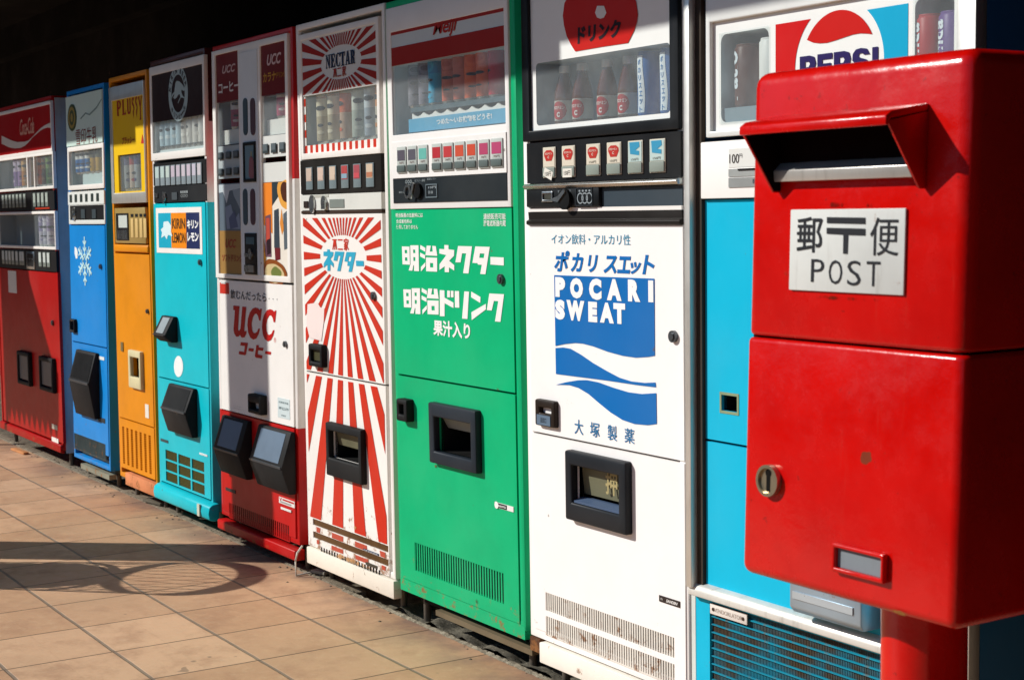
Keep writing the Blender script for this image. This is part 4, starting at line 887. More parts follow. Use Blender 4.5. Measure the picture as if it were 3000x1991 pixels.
lr = M.R(FF, 342, 632, 405, 748); M.texts([('№32379', sub(lr, .12, .9, .42, .56)), ('自動販売機', sub(lr, .12, .9, .74, .84)), ('保健所', sub(lr, .3, .7, .1, .18))], flat('#5a7074'), lab, y=DOOR - .002)
M.texts([('この商品は', M.R(FF, 115, 675, 160, 684)), ('お早めにお飲み下さい', M.R(FF, 115, 687, 170, 697))], flat('#6a6e72'), DP)
r = M.R(FF, 194, 612, 262, 726, Y=-.02); M.port(r, (.016, .02, .016, .03), .03, rubber(), fr=0, name='coin_return', depth=.05)
lw = (M.u0 + .03, M.u1 - .028, .066, dr[2] - .006); vr = M.R(FF, 92, 1172, 400, 1345); vr = (vr[0], vr[1], M.P(FF, 400, 1368)[1], M.P(FF, 400, 1288)[1])
RP = M.panel('lower_panel', lw, [vr], paint('#BE0A0A', .3, .3, .12, rust=.5, rustz=.25))
M.grille(vr, 30, paint('#A80A0A', .4, .3, .15), gap=.45, rgap=.04)
for r in ((-5.625, -5.375, .225, .443), (-5.275, -4.99, .225, .445)):
    M.hopper(r, .058, rubber(), '#66788a', mid=.45, inset=.035)
M.plate(M.R(FF, 77, 1090, 127, 1124), flat('#3a3634')); 
o = M.plate(M.R(FF, 350, 1138, 430, 1198), flat('#e4e0da'), name='sticker'); r = M.R(FF, 350, 1138, 430, 1198)
M.text('V', sub(r, .04, .2, .35, .95), redi, o, y=DOOR - .0026, bold=.03); M.box('sticker_print', sub(r, .24, .97, .6, .85), DOOR - .0026, DOOR - .002, redi, o); M.box('sticker_print', sub(r, .1, .8, .15, .4), DOOR - .0026, DOOR - .002, flat('#9a9a98'), o)
o = M.plate(M.R(FF, 362, 1190, 414, 1220), flat('#e8e6e0'), y=DOOR - .0021); M.text('National', M.R(FF, 372, 1198, 411, 1213), black(), o, y=DOOR - .0047)
M.build(MB().prism_x([(.01, .034), (-.026, .034), (-.03, .03), (-.03, .002), (-.026, -.004), (.01, -.004)], M.u0 + .03, M.u1 + .02), 'kick_bar', paint('#BE0A0A', .34, .3, .12, rust=.7, rustz=.1), bevel=.005)

# 6 --- red and white sunburst machine
M = Machine('white vending machine with red sunburst rays on sign and door', -4.925, -4.283, 0.06, 1.832, 0.005)
M.cabinet(paint(WHITE, .34, .3, .06, rust=.5, rustz=.3)); M.feet()
sred = flat('#C8321E', .4)
wo = (M.P(EE, 572, 600)[0], M.P(EE, 1040, 600)[0], M.P(EE, 1043, 762)[1], M.P(Q2, 1460, -5)[1])
FRM = M.frame('display_frame', wo, (.016, .018, .02, .02), DOOR - .002, .012, wht)
inn = (wo[0] + .016, wo[1] - .018, wo[2] + .02, wo[3] - .02)
zh = M.P(Q2, 1480, 1290)[1]
def sunburst(M, r, c, rx, rz, n, frac, mat, par, y, a_off=0.0):
    """rays of a circle round c clipped to the rectangle r, outside an ellipse"""
    mb = MB()
    def clip(poly, f):
        out = []
        for i in range(len(poly)):
            p, q = poly[i], poly[(i + 1) % len(poly)]; a, b = f(p), f(q)
            if a >= 0: out.append(p)
            if (a >= 0) != (b >= 0): t = a / (a - b); out.append((p[0] + (q[0] - p[0]) * t, p[1] + (q[1] - p[1]) * t))
        return out
    for i in range(n):
        a = a_off + 2 * math.pi * i / n; h = math.pi / n * frac * 0.5
        pin = []
        for s in (-1, -.33, .33, 1):
            t = a + s * h; k = 1 / math.sqrt((math.cos(t) / rx) ** 2 + (math.sin(t) / rz) ** 2); pin.append((c[0] + k * math.cos(t), c[1] + k * math.sin(t)))
        far = [(c[0] + 4 * math.cos(a + s * h), c[1] + 4 * math.sin(a + s * h)) for s in (1, -1)]
        p = pin + far
        for f in (lambda p: p[0] - r[0], lambda p: r[1] - p[0], lambda p: p[1] - r[2], lambda p: r[3] - p[1]):
            p = clip(p, f)
            if len(p) < 3: break
        if len(p) >= 3: mb.add([(x, y, z) for x, z in p], [tuple(range(len(p)))])
    return M.build(mb, 'sunburst_print', mat, par, weld=False)
sgr = (inn[0], inn[1], zh, inn[3]); sg = M.box('header_sign', sgr, DOOR + .002, .009, paint('#dcdcd6', .25, .4, .05), FRM)
ys = DOOR + .001; cc = M.P(Q2, 770, 862, ys); rx = (M.P(Q2, 1158, 862)[0] - M.P(Q2, 382, 862)[0]) / 2; rz_ = (M.P(Q2, 770, 540)[1] - M.P(Q2, 770, 1195)[1]) / 2
sunburst(M, (sgr[0] + .004, sgr[1] - .004, sgr[2] + .004, sgr[3] - .004), cc, rx, rz_, 38, 1.12, flat('#9c1c12'), sg, ys, math.pi / 38)
# NECTAR in a bold condensed serif, drawn letter by letter
NL = {'N': [[(0, 1), (.3, 1), (.68, .35), (.68, .93), (.58, .93), (.58, 1), (1, 1), (1, .93), (.88, .93), (.88, 0), (.7, 0), (.22, .75), (.22, .07), (.34, .07), (.34, 0), (0, 0), (0, .07), (.1, .07), (.1, .93), (0, .93)]],
      'E': [[(0, 1), (.95, 1), (.97, .7), (.87, .7), (.75, .92), (.48, .92), (.48, .55), (.6, .56), (.68, .7), (.74, .7), (.74, .33), (.68, .33), (.6, .46), (.48, .47), (.48, .08), (.76, .08), (.9, .32), (1, .32), (.97, 0), (0, 0), (0, .07), (.14, .07), (.14, .93), (0, .93)]],
      'C': [[(.98, .66), (.9, .66), (.8, .86), (.62, .94), (.46, .86), (.4, .5), (.46, .14), (.62, .06), (.82, .14), (.92, .34), (1, .34), (.96, 0), (.88, 0), (.84, .05), (.6, -.02), (.25, .08), (.05, .35), (.05, .65), (.25, .92), (.6, 1.02), (.84, .95), (.88, 1), (.96, 1)]],
      'T': [[(0, 1), (1, 1), (1, .68), (.92, .68), (.8, .91), (.67, .92), (.67, .07), (.84, .07), (.84, 0), (.16, 0), (.16, .07), (.33, .07), (.33, .92), (.2, .91), (.08, .68), (0, .68)]],
      'A': [[(.4, 1), (.65, 1), (.92, .07), (1, .07), (1, 0), (.52, 0), (.52, .07), (.62, .07), (.57, .26), (.3, .26), (.25, .07), (.36, .07), (.36, 0), (0, 0), (0, .07), (.1, .07)], [(.33, .34), (.54, .34), (.44, .72)]],
      'R': [[(0, 1), (.6, 1), (.88, .92), (.92, .72), (.86, .56), (.66, .48), (.84, .4), (.86, .12), (.92, .07), (1, .1), (1, .02), (.82, -.02), (.6, .05), (.55, .4), (.44, .44), (.44, .07), (.56, .07), (.56, 0), (0, 0), (0, .07), (.12, .07), (.12, .93), (0, .93)], [(.44, .92), (.44, .53), (.56, .56), (.6, .74), (.55, .9)]]}
mb = MB(); nr = M.R(Q2, 485, 742, 1055, 892, ys)
nr = (nr[0], nr[1], M.P(Q2, 770, 945)[1], M.P(Q2, 770, 682)[1]); lw_ = (nr[1] - nr[0]) / 6
for i, chh in enumerate('NECTAR'):
    M.shape([[(nr[0] + lw_ * (i + x * .96), nr[2] + (nr[3] - nr[2]) * z) for x, z in lp] for lp in NL[chh]], None, y=ys - .001, mb=mb)
M.build(mb, 'lettering', flat('#12284a'), sg, weld=False)
def fujiya(M, r, mat, par, y):
    w3 = (r[1] - r[0]) / 3; mb = MB()
    g1 = [(0, 1), (1, 1), (1, .9), (.8, .9), (1, 0), (.84, 0), (.62, .6), (.6, 0), (.42, 0), (.42, .6), (.18, 0), (0, 0), (.3, .9), (0, .9)]
    M.shape([[(r[0] + w3 * .86 * x, r[2] + (r[3] - r[2]) * z) for x, z in g1]], None, y=y, mb=mb)
    for z0, z1 in ((.88, 1), (0, .13)): M.shape([[(r[0] + w3 * (1.05 + .85 * x), r[2] + (r[3] - r[2]) * z) for x, z in ((0, z0), (1, z0), (1, z1), (0, z1))]], None, y=y, mb=mb)
    M.text('家', (r[0] + w3 * 2.08, r[1], r[2] - .002, r[3] + .004), None, y=y, bold=.02, mb=mb)
    return M.build(mb, 'lettering', mat, par, weld=False)
fr2 = (M.P(Q2, 638, 1070)[0], M.P(Q2, 888, 1040)[0], M.P(Q2, 760, 1140)[1], M.P(Q2, 760, 975)[1]); fujiya(M, fr2, flat('#9c1c12'), sg, ys - .001)
cs = (inn[0], inn[1], inn[2], zh)
M.case(cs, .22, paint('#b4c6cc', .6, .3, .1), FRM)
# red and white chequer strip along the glass
mb = MB(); n_ = 26; p_ = (cs[1] - cs[0]) / n_; ya_ = .0018
for i in range(n_): mb.add([(cs[0] + p_ * i, ya_, cs[2]), (cs[0] + p_ * (i + 1), ya_, cs[2]), (cs[0] + p_ * (i + 1), ya_, cs[2] + .026), (cs[0] + p_ * i, ya_, cs[2] + .026)], [(0, 1, 2, 3)], i % 2)
for j in range(11): mb.add([(cs[0], ya_, cs[2] + .026 + j * .026), (cs[0] + p_ * .6, ya_, cs[2] + .026 + j * .026), (cs[0] + p_ * .6, ya_, cs[2] + .052 + j * .026), (cs[0], ya_, cs[2] + .052 + j * .026)], [(0, 1, 2, 3)], 1 - j % 2)
M.build(mb, 'chequer_strip', [sred, flat(WHITE)], FRM)
M.box('upper_board', (cs[0], cs[1], cs[3] - .1, cs[3] - .002), .09, .10, paint('#3f8fae', .5, .3, .1), FRM)
for i, (x0, h_, c_) in enumerate(((662, .245, ('#b8a888', '#d8cdb0', '#a06a3a')), (728, .25, ('#b4a88c', '#dcd2b8', '#a87a4a')), (800, .255, ('#b89a84', '#c8603a', '#d8cbb4')), (872, .26, ('#a8b0a4', '#c8ccc0', '#8a9a90')), (946, .265, ('#9aa6b0', '#c4ccd0', '#7a8a9a')), (1012, .265, ('#c0b8a8', '#c88a5a', '#d8d0c0')))):
    can(M, M.P(EE, x0 + 46, 620, .05)[0], cs[2] + .027, .027, h_, .05, c_, '%s can from the left in the sunburst machine\'s window' % ORD[i], 'cans in the sunburst machine')
M.box('shelf', (cs[0], cs[1], cs[2] + .001, cs[2] + .027), .02, .125, wht, FRM)
bp_r = (M.u0 + .018, M.u1 - .035, M.P(EE, 1043, 985)[1], M.P(EE, 1043, 768)[1]); bp = M.box('button_panel', bp_r, DOOR, .01, paint('#17130f', .45, .3, .1))
for i, (x0, x1) in enumerate(((606, 644), (673, 714), (743, 784), (813, 856), (885, 929), (960, 1006))):
    a, b_ = M.P(EE, x0, 905)[0], M.P(EE, x1, 905)[0]
    button(M, (a, b_, M.P(EE, 830, 968)[1], M.P(EE, 830, 830)[1]), ('#76868a', ('#c8b4a4', '#d0b8a8', '#d0bca8', '#b04848', '#a85058', '#ccb8a0')[i], (('#c8b4a4', '#d0b8a8', '#d0bca8', '#8aa8b8', '#c8505a', '#b8785a')[i])), bp, low=.38)
cpr = (bp_r[0], bp_r[1], M.P(EE, 1045, 1090)[1], bp_r[2] - .003); cp = M.box('coin_panel', cpr, DOOR - .002, .01, paint('#d9dad2', .4, .3, .08))
yc = DOOR - .002
M.box('coin_slot', M.R(EE, 594, 1045, 619, 1083), yc - .003, yc, paint('#2a201c', .5, .3, .1), cp)
u, z = M.P(EE, 646, 1062); M.build(MB().knob(u, z, yc - .007, yc, .020, .030, 20), 'coin_knob', steel(), cp, smooth=True)
u, z = M.P(EE, 715, 1052); M.build(MB().knob(u, z, yc - .007, yc, .018, .022, 18).box(u - .006, u + .022, yc - .012, yc - .0071, z - .022, z + .006), 'return_lever', steel(), cp)
M.box('coin_plate', M.R(EE, 745, 1034, 831, 1082), yc - .002, yc, paint('#7c847e', .45, .3, .1), cp)
M.box('coin_strip', M.R(EE, 628, 1010, 738, 1020), yc - .001, yc, flat('#b5b5aa'), cp)
M.box('trim_strip', (bp_r[0], bp_r[1], M.P(EE, 1045, 1112)[1], M.P(EE, 1045, 1093)[1]), DOOR - .001, .01, paint('#3a2a20', .5, .3, .2))
zs = M.P(FF, 888, 572)[1]; dtop = M.P(EE, 1045, 1116)[1]
dr = (M.u0 + .018, M.u1 - .035, zs + .003, dtop)
coin = M.R(FF, 497, 358, 568, 484, Y=-.02)
DP = M.panel('door_panel', dr, [], paint(WHITE, .34, .3, .06, rust=.15, rustz=1.0))
cc = M.P(Q1, 692, 745, INK); rx = (M.P(Q1, 1068, 745)[0] - M.P(Q1, 308, 745)[0]) / 2; rz_ = (M.P(Q1, 690, 386)[1] - M.P(Q1, 700, 1108)[1]) / 2
sunburst(M, (dr[0] + .012, dr[1] - .010, dr[2] + .004, dr[3] - .012), cc, rx, rz_, 34, .98, sred, DP, INK, math.pi / 2 + math.pi / 34)
M.shapes([[[(440, 618), (480, 620), (482, 655), (538, 660), (535, 720), (490, 775), (545, 850), (545, 915), (490, 860), (488, 970), (443, 968), (443, 865), (382, 920), (382, 850), (450, 730), (378, 725), (378, 655), (438, 655)]],
          [[(570, 652), (718, 658), (655, 975), (603, 972), (655, 725), (620, 722), (600, 808), (542, 800)]],
          [[(755, 660), (910, 665), (842, 988), (788, 985), (808, 890), (768, 888), (775, 820), (721, 815)], [(795, 738), (838, 740), (822, 815), (785, 812)]],
          [[(910, 803), (1035, 807), (1040, 893), (915, 890)]]], Q1, flat('#2aa4c4'), DP)
fujiya(M, (M.P(Q1, 540, 540)[0], M.P(Q1, 812, 540)[0], M.P(Q1, 680, 626)[1], M.P(Q1, 680, 452)[1]), sred, DP, INK)
M.lock(Q1, 1200, 1380, .013)
M.port(coin, (.016, .016, .016, .02), .025, rubber(), fr=0, name='coin_return', depth=.04)
cw_ = (coin[0] + .016, coin[1] - .016, coin[2] + .02, coin[3] - .02); M.box('coin_return_flap', cw_, -.012, -.006, paint('#4b4932', .3, .5, .2))
M.shape([[(10, 158), (60, 150), (75, 175), (95, 178), (92, 250), (80, 345), (20, 330), (4, 260)]], flat('#eddcd6'), DP, k=(FF[0] + 480 / FF[2], FF[1], FF[2]), y=INK - .0006, name='torn_sticker')
lw = (dr[0], dr[1], .064, zs - .003); pp = M.R(FF, 583, 757, 770, 1083, Y=-.02); ph = (pp[0] + .02, pp[1] - .022, pp[2] + .06, pp[3] - .026)
v1 = (lw[0] + .03, lw[1] - .004, M.P(FF, 888, 1419)[1], M.P(FF, 888, 1384)[1]); v2 = (v1[0], v1[1], M.P(FF, 890, 1490)[1], M.P(FF, 890, 1455)[1])
v3 = (M.P(FF, 567, 1420)[0], M.P(FF, 862, 1540)[0], M.P(FF, 862, 1562)[1], M.P(FF, 862, 1514)[1])
LP = M.panel('lower_panel', lw, [ph, v1, v2], paint(WHITE, .36, .3, .08, rust=1.5, rustz=.42))
la, lb_, lc, ld = lw[0] + .012, lw[1] - .010, v1[3] + .004, lw[3] - .006
for a in ((la, pp[0] + .004, lc, ld), (pp[1] - .004, lb_, lc, ld), (pp[0] + .0042, pp[1] - .0042, pp[3] - .004, ld), (pp[0] + .0042, pp[1] - .0042, lc, pp[2] + .004)): sunburst(M, a, cc, rx, rz_, 34, .98, sred, LP, INK, math.pi / 2 + math.pi / 34)
for zz0, zz1 in ((v2[3] + .002, v1[2] - .002), (v3[3] + .006, v2[2] - .002)):
    sunburst(M, (v1[0] + .03, v1[1] - .02, zz0, zz1), cc, rx, rz_, 34, .98, flat('#b8503c'), LP, INK, math.pi / 2 + math.pi / 34)
for v in (v1, v2): M.grille(v, 70, paint('#7a5a38', .7, .2, .3), gap=.42, rgap=.02, y=.0)
mb = MB()
for i in range(22): u = v3[0] + (v3[1] - v3[0]) * i / 21; mb.box(u - .004, u + .004, DOOR - .0012, DOOR, v3[2], v3[3])
M.build(mb, 'vent_slots', paint('#160e08', .8, .1), LP)
M.port(pp, (.02, .022, .06, .026), .024, rubber(), '#6b6850', name='dispensing_port', fr=.55, tilt_flap=.01)
o = M.plate(M.R(FF, 781, 1402, 860, 1440), flat('#2c3c58')); M.text('FUJI ELECTRIC', M.R(FF, 786, 1410, 856, 1432), flat('#d8dce0'), o, y=DOOR - .0026, bold=.02)
M.plate(M.R(FF, 793, 1470, 852, 1508), flat('#4a443a'))
M.stain(FF, 515, 1235, 895, 1330, LP, c1='#a8703a', c2='#d8a870', seed=1.7, amt=.0); M.stain(FF, 515, 1360, 895, 1560, LP, c1='#b07a42', c2='#e0b888', seed=2.3, amt=.06); M.stain(FF, 480, 1020, 520, 1440, LP, c1='#8a5226', c2='#c89058', seed=6.1, amt=-.02); M.stain(FF, 486, 492, 890, 590, seed=7, amt=-.10)
M.box('base_bar', (M.u0 + .005, M.u1 + .004, .0, .058), -.010, .02, paint('#ece4d4', .4, .3, .1, rust=.5, rustz=.1), bevel=.004)

# 7 --- green nectar machine
GRN = '#02B073'
M = Machine('green vending machine with big white lettering and a black dispensing port', -4.262, -3.54, 0.062, 1.83, -0.006)
def wrap(mb, vs, fs, cx, cy, r, a0, mi=0):      # flat print rolled round a cylinder; a0 = angle of its middle
    v3 = [(cx + r * math.cos(a0 + x / r), cy + r * math.sin(a0 + x / r), z) for x, z in vs]; out = []
    for f in fs:
        a, b, c = vs[f[0]], vs[f[1]], vs[f[2]]
        out.append(tuple(f) if (b[0] - a[0]) * (c[1] - a[1]) - (b[1] - a[1]) * (c[0] - a[0]) > 0 else tuple(reversed(f)))
    mb.add(v3, out, mi)
def cut(loops, n=8):                             # split long edges so that a rolled print follows its cylinder
    o = []
    for lp in loops:
        q = []
        for i in range(len(lp)):
            a, b = lp[i], lp[(i + 1) % len(lp)]; k = max(1, int(abs(a[0] - b[0]) / .004))
            q += [(a[0] + (b[0] - a[0]) * j / k, a[1] + (b[1] - a[1]) * j / k) for j in range(k)]
        o.append(q)
    return o
def wrap_strip(mb, f0, f1, w_, cx, cy, r, a0, n=10):   # print between two height curves of x, rolled on a cylinder
    xs = [-w_ / 2 + w_ * i / n for i in range(n + 1)]
    v = [p for x in xs for p in ((cx + r * math.cos(a0 + x / r), cy + r * math.sin(a0 + x / r), f0(x)), (cx + r * math.cos(a0 + x / r), cy + r * math.sin(a0 + x / r), f1(x)))]
    mb.add(v, [(2 * i, 2 * i + 2, 2 * i + 3, 2 * i + 1) for i in range(n)])
M.cabinet(paint(GRN, .35, .3, .1, rust=.6, rustz=.3), rim=.026)
wo = (M.P(GG, 40, 600)[0] + .004, M.P(GG, 975, 600)[0], M.P(GG, 1000, 1505)[1], 1.81)
gl_ = (M.P(GG, 78, 600)[0], M.P(GG, 945, 600)[0], M.P(GG, 950, 870)[1], M.P(GG, 940, -20)[1])
wtm = paint('#ECEAE6', .36, .3, .06)
zr1 = M.P(GG, 943, 272)[1]
FRM = M.panel('display_frame', wo, [gl_], wtm, bevel=.002)
sgr = (gl_[0], gl_[1], zr1, gl_[3]); sg = M.box('header_sign', sgr, .0, .008, flat('#cdd6d6', .25, .4), FRM)
rd = flat('#9c1c14', .3)
for a, b_ in ((115, 272), (-60, 6)): M.box('sign_stripe', (gl_[0], gl_[1], M.P(GG, 943, b_)[1], M.P(GG, 943, a)[1]), -.0008, .0, rd, sg)
# Meiji in a brush-like script
mr = (M.P(GG, 388, 130)[0], M.P(GG, 580, 130)[0], M.P(GG, 500, 205)[1], M.P(GG, 500, 62)[1])
M.text('Meiji', (mr[0], mr[1], mr[2], mr[3]), flat('#b02018', .3), sg, y=-.0016, bold=.018, shear=.35, space=.95)
cs = (gl_[0], gl_[1], gl_[2], zr1)
M.case(cs, .24, paint('#b4c8d0', .6, .3, .1), FRM, y0=.008, pane_y=.0015)
zsh = M.P(GG, 755, 690, .055)[1]
sx0 = M.P(GG, 205, 760, .02)[0]
M.box('shelf', (sx0, cs[1] - .001, zsh - .014, zsh), .025, .10, paint('#4d626b', .5, .3, .1), FRM)
mb = MB()      # scalloped white rail under the cans
pts = [(sx0 + .02, zsh - .05)]
for i in range(33): pts.append((sx0 + .02 + (cs[1] - sx0 - .022) * i / 32, zsh - .018 - .010 * abs(math.sin(math.pi * i / 4))))
pts.append((cs[1] - .002, zsh - .05)); M.build(mb.prism_y(pts[::-1], .019, .024), 'can_rail', wht, FRM)
bs = (sx0 + .01, cs[1] - .001, M.P(GG, 945, 868)[1] + .004, M.P(GG, 945, 738)[1] - .002)
st_ = M.box('banner_strip', bs, .012, .018, flat('#58a8cc', .4), FRM)
M.text('つめた〜いお飲物をどうぞ!', (bs[0] + (bs[1] - bs[0]) * .30, bs[0] + (bs[1] - bs[0]) * .84, bs[2] + (bs[3] - bs[2]) * .28, bs[3] - (bs[3] - bs[2]) * .2), flat('#e8f0f2'), st_, y=.011, bold=.03)
cz = [('#86838c', '#e4dfd8', '#5c5a66'), ('#8c8894', '#e6e0da', '#605e6c'), ('#22aad0', '#a8e4ee', '#128cc0'), ('#d06a50', '#f0dcd2', '#bc5038'), ('#d2705c', '#f2dcd4', '#c86a54'), ('#ee6a30', '#f6b488', '#e45a20'), ('#ec642c', '#f4ac80', '#de5018'), ('#d02c44', '#f4d0d0', '#bc2438')]
cn_ = ['dark grey', 'grey', 'cyan', 'dull red', 'rose', 'orange', 'deep orange', 'crimson']
for i, x0 in enumerate((205, 285, 362, 465, 553, 640, 732, 826)):
    c_ = cz[i]; can(M, M.P(GG, x0 + 62, 700, .055)[0], zsh, .0265, .150, .055, (c_[0], c_[0], c_[2]), '%s can, %s from the left on the green machine\'s shelf' % (cn_[i], ORD[i]), 'cans in the green machine')
btr = (M.P(GG, 86, 1150)[0], M.P(GG, 962, 1100)[0], M.P(GG, 965, 1242)[1], M.P(GG, 960, 932)[1])
bp = M.box('button_panel', btr, DOOR - .003, DOOR - .0002, wtm, FRM)
tz = [M.P(GG, 700, 998)[1], M.P(GG, 700, 1218)[1]]
for i, (x0, x1) in enumerate(((122, 190), (204, 272), (286, 356), (390, 463), (475, 551), (565, 641), (656, 732), (749, 828), (843, 931))):
    a, b_ = M.P(GG, x0, 1130, -.005)[0], M.P(GG, x1, 1130, -.005)[0]
    c_ = ('#5a5560', '#5c5a64', '#6ab4a8', '#b4343c', '#bc3c40', '#c85038', '#c84c34', '#b04468', '#b44870')[i]
    o = M.box('selection_button', (a, b_, tz[1], tz[0]), DOOR - .007, DOOR - .003, paint('#b9c0ba', .3, .5, .1), bp, bevel=.002); h_ = tz[0] - tz[1]
    M.box('button_card', (a + .005, b_ - .005, tz[1] + h_ * .48, tz[0] - .01), DOOR - .0078, DOOR - .007, flat(c_, .25, .5), o)
    M.box('button_key', (a + .003, b_ - .003, tz[1] + .004, tz[1] + h_ * .30), DOOR - .0105, DOOR - .007, paint('#5c6866', .3, .5, .1), o, bevel=.002)
    M.text('70円', (a + .014, b_ - .014, tz[1] + h_ * .35, tz[1] + h_ * .43), flat('#6a4a48'), o, y=DOOR - .0078)
cpr = (M.P(GG, 95, 1370)[0], M.P(GG, 966, 1370)[0], M.P(GG, 967, 1455)[1], M.P(GG, 965, 1246)[1])
cp = M.box('coin_panel', cpr, DOOR - .002, DOOR - .0002, paint('#22292d', .4, .4, .15), FRM); yc = DOOR - .002
u, z = M.P(GG, 213, 1388); M.build(MB().knob(u, z, yc - .006, yc, .020, .021, 26, hole=.62), 'coin_slot', steel(), cp, smooth=True)
u2, z2 = M.P(GG, 292, 1380); M.build(MB().knob(u2, z2, yc - .010, yc, .024, .022, 26), 'return_lever', paint('#101214', .3, .5, .1), cp, smooth=True)
M.build(MB().prism_y([(u2 - .036, z2 - .022), (u2 - .026, z2 - .024), (u2 - .006, z2 + .020), (u2 - .014, z2 + .024)][::1], yc - .014, yc - .0102), 'lever_arm', steel(), cp)
r = M.R(GG, 348, 1332, 437, 1434); o = M.frame('coin_display', r, .003, yc - .003, yc, paint('#6d7a80', .3, .5, .1), cp, bevel=0)
M.texts([('10円', M.R(GG, 365, 1348, 424, 1364)), ('50 100', M.R(GG, 365, 1384, 400, 1404))], flat('#a9b4b8'), o, y=yc - .0008)
M.texts([('◎◎◎', M.R(GG, 188, 1300, 240, 1326)), ('オツリ・返却', M.R(GG, 260, 1296, 340, 1312)), ('返却レバー', M.R(GG, 356, 1286, 425, 1298)), ('硬貨投入口', M.R(GG, 140, 1388, 180, 1400))], flat('#9aa4a6'), cp, y=yc - .0008)
zs = M.P(HH, 1028, 1447)[1]
dr = (M.u0 + .020, M.P(HH, 1003, 700)[0] + .004, zs + .003, wo[2] - .003)
DP = M.panel('door_panel', dr, [], paint(GRN, .33, .3, .1, rust=.35, rustz=.95))
g = flat('#eeece6', .45)
day = [[(150, 318), (208, 320), (212, 458), (155, 455)], [(172, 345), (190, 346), (191, 372), (173, 371)], [(174, 402), (192, 403), (193, 430), (175, 429)]]
moon = [[(214, 310), (277, 310), (281, 508), (243, 506), (243, 462), (238, 462), (230, 504), (202, 502), (216, 455)], [(236, 343), (252, 343), (253, 370), (238, 369)], [(238, 400), (253, 401), (253, 430), (239, 429)]]
water = [[[(292, 307), (330, 330), (330, 360), (290, 337)]], [[(290, 365), (328, 385), (328, 415), (290, 395)]], [[(330, 440), (330, 470), (296, 510), (296, 475)]]]
dai = [[[(340, 312), (372, 313), (364, 358), (386, 358), (383, 314), (410, 316), (421, 391), (330, 386)]], [[(334, 402), (420, 405), (420, 512), (336, 508)], [(366, 445), (390, 446), (390, 480), (367, 479)]]]
ku = [[(580, 315), (687, 318), (660, 525), (619, 523), (642, 372), (611, 371), (600, 440), (560, 440)]]
mei = [day, moon] + water + dai
M.shapes(mei + [[[(475, 307), (507, 309), (507, 340), (551, 346), (549, 390), (512, 428), (551, 462), (551, 503), (511, 478), (511, 516), (478, 514), (478, 470), (438, 499), (438, 455), (490, 385), (437, 372), (437, 337), (475, 340)]], ku,
          [[(712, 318), (823, 322), (790, 531), (750, 529), (762, 459), (733, 457), (728, 446), (690, 444)], [(748, 372), (782, 373), (777, 407), (743, 405)]], [[(828, 398), (930, 403), (930, 464), (828, 457)]]], HH, g, DP)
M.shapes([(x, (11, 328)) for x in mei] + [[[(440, 652), (476, 655), (477, 710), (545, 748), (545, 790), (477, 752), (477, 853), (441, 851)]], [[(497, 656), (518, 657), (518, 708), (497, 707)]], [[(525, 657), (545, 658), (545, 708), (525, 707)]],
          [[(555, 659), (588, 660), (590, 787), (556, 785)]], [[(628, 662), (664, 664), (652, 873), (611, 870)]], [[(681, 663), (752, 705), (750, 750), (680, 707)]], [[(682, 822), (793, 757), (793, 800), (685, 882)]],
          [[(820, 678), (932, 684), (905, 895), (863, 892), (888, 737), (855, 735), (838, 808), (800, 805)]]], HH, g, DP)
M.text('果汁入り', (M.P(HH, 400, 950)[0], M.P(HH, 682, 950)[0], M.P(HH, 540, 1015)[1], M.P(HH, 540, 890)[1]), g, DP, bold=.035)
M.texts([('明治製菓の缶飲料には', M.R(HH, 112, 64, 320, 96)), ('合成着色料は', M.R(HH, 116, 110, 236, 142)), ('使用しておりません', M.R(HH, 116, 152, 283, 186)), ('連続販売可能', M.R(HH, 784, 66, 955, 112)), ('漏電遮断器内蔵', M.R(HH, 784, 118, 956, 164))], g, DP, bold=.008)
M.lock(HH, 908, 568, .014)
pp = M.R(II, 266, 150, 545, 566, Y=-.02); ph = (pp[0] + .03, pp[1] - .03, pp[2] + .03, pp[3] - .035)
lw = (dr[0], dr[1], M.P(II, 800, 1425)[1], zs - .003); vr = M.R(II, 190, 952, 706, 1308); vr = (vr[0], vr[1], M.P(II, 706, 1312)[1], M.P(II, 190, 950)[1] - .002)
LP = M.panel('lower_panel', lw, [ph, vr], paint(GRN, .34, .3, .12, rust=.9, rustz=.32))
M.grille(vr, 36, paint(GRN, .36, .3, .12, rust=.7, rustz=.3), gap=.52, rgap=.02)
M.port(pp, (.03, .03, .036, .04), .024, paint('#1d2630', .45, .4, .15), '#8d9490', name='dispensing_port', fr=.36, tilt_flap=.02)
cr_ = M.R(II, 92, 128, 155, 268, Y=-.02); M.port(cr_, (.016, .02, .02, .016), .03, rubber(), fr=0, name='coin_return', depth=.05)
npr = M.R(II, 653, 722, 762, 778); npr = (npr[0], npr[1], M.P(II, 708, 767)[1], M.P(II, 708, 737)[1])
o = M.plate(npr, flat('#e6e4de')); M.box('plate_field', (npr[0] + .001, npr[0] + (npr[1] - npr[0]) * .66, npr[2] + .001, npr[3] - .001), DOOR - .0026, DOOR - .002, black(), o)
M.text('SANYO', sub(npr, .22, .62, .3, .68), flat('#eceae6'), o, y=DOOR - .0032, bold=.03); M.shape([circ((npr[0] + (npr[1] - npr[0]) * .12, (npr[2] + npr[3]) / 2), .010, 16)], flat('#eceae6'), o, y=DOOR - .0032)
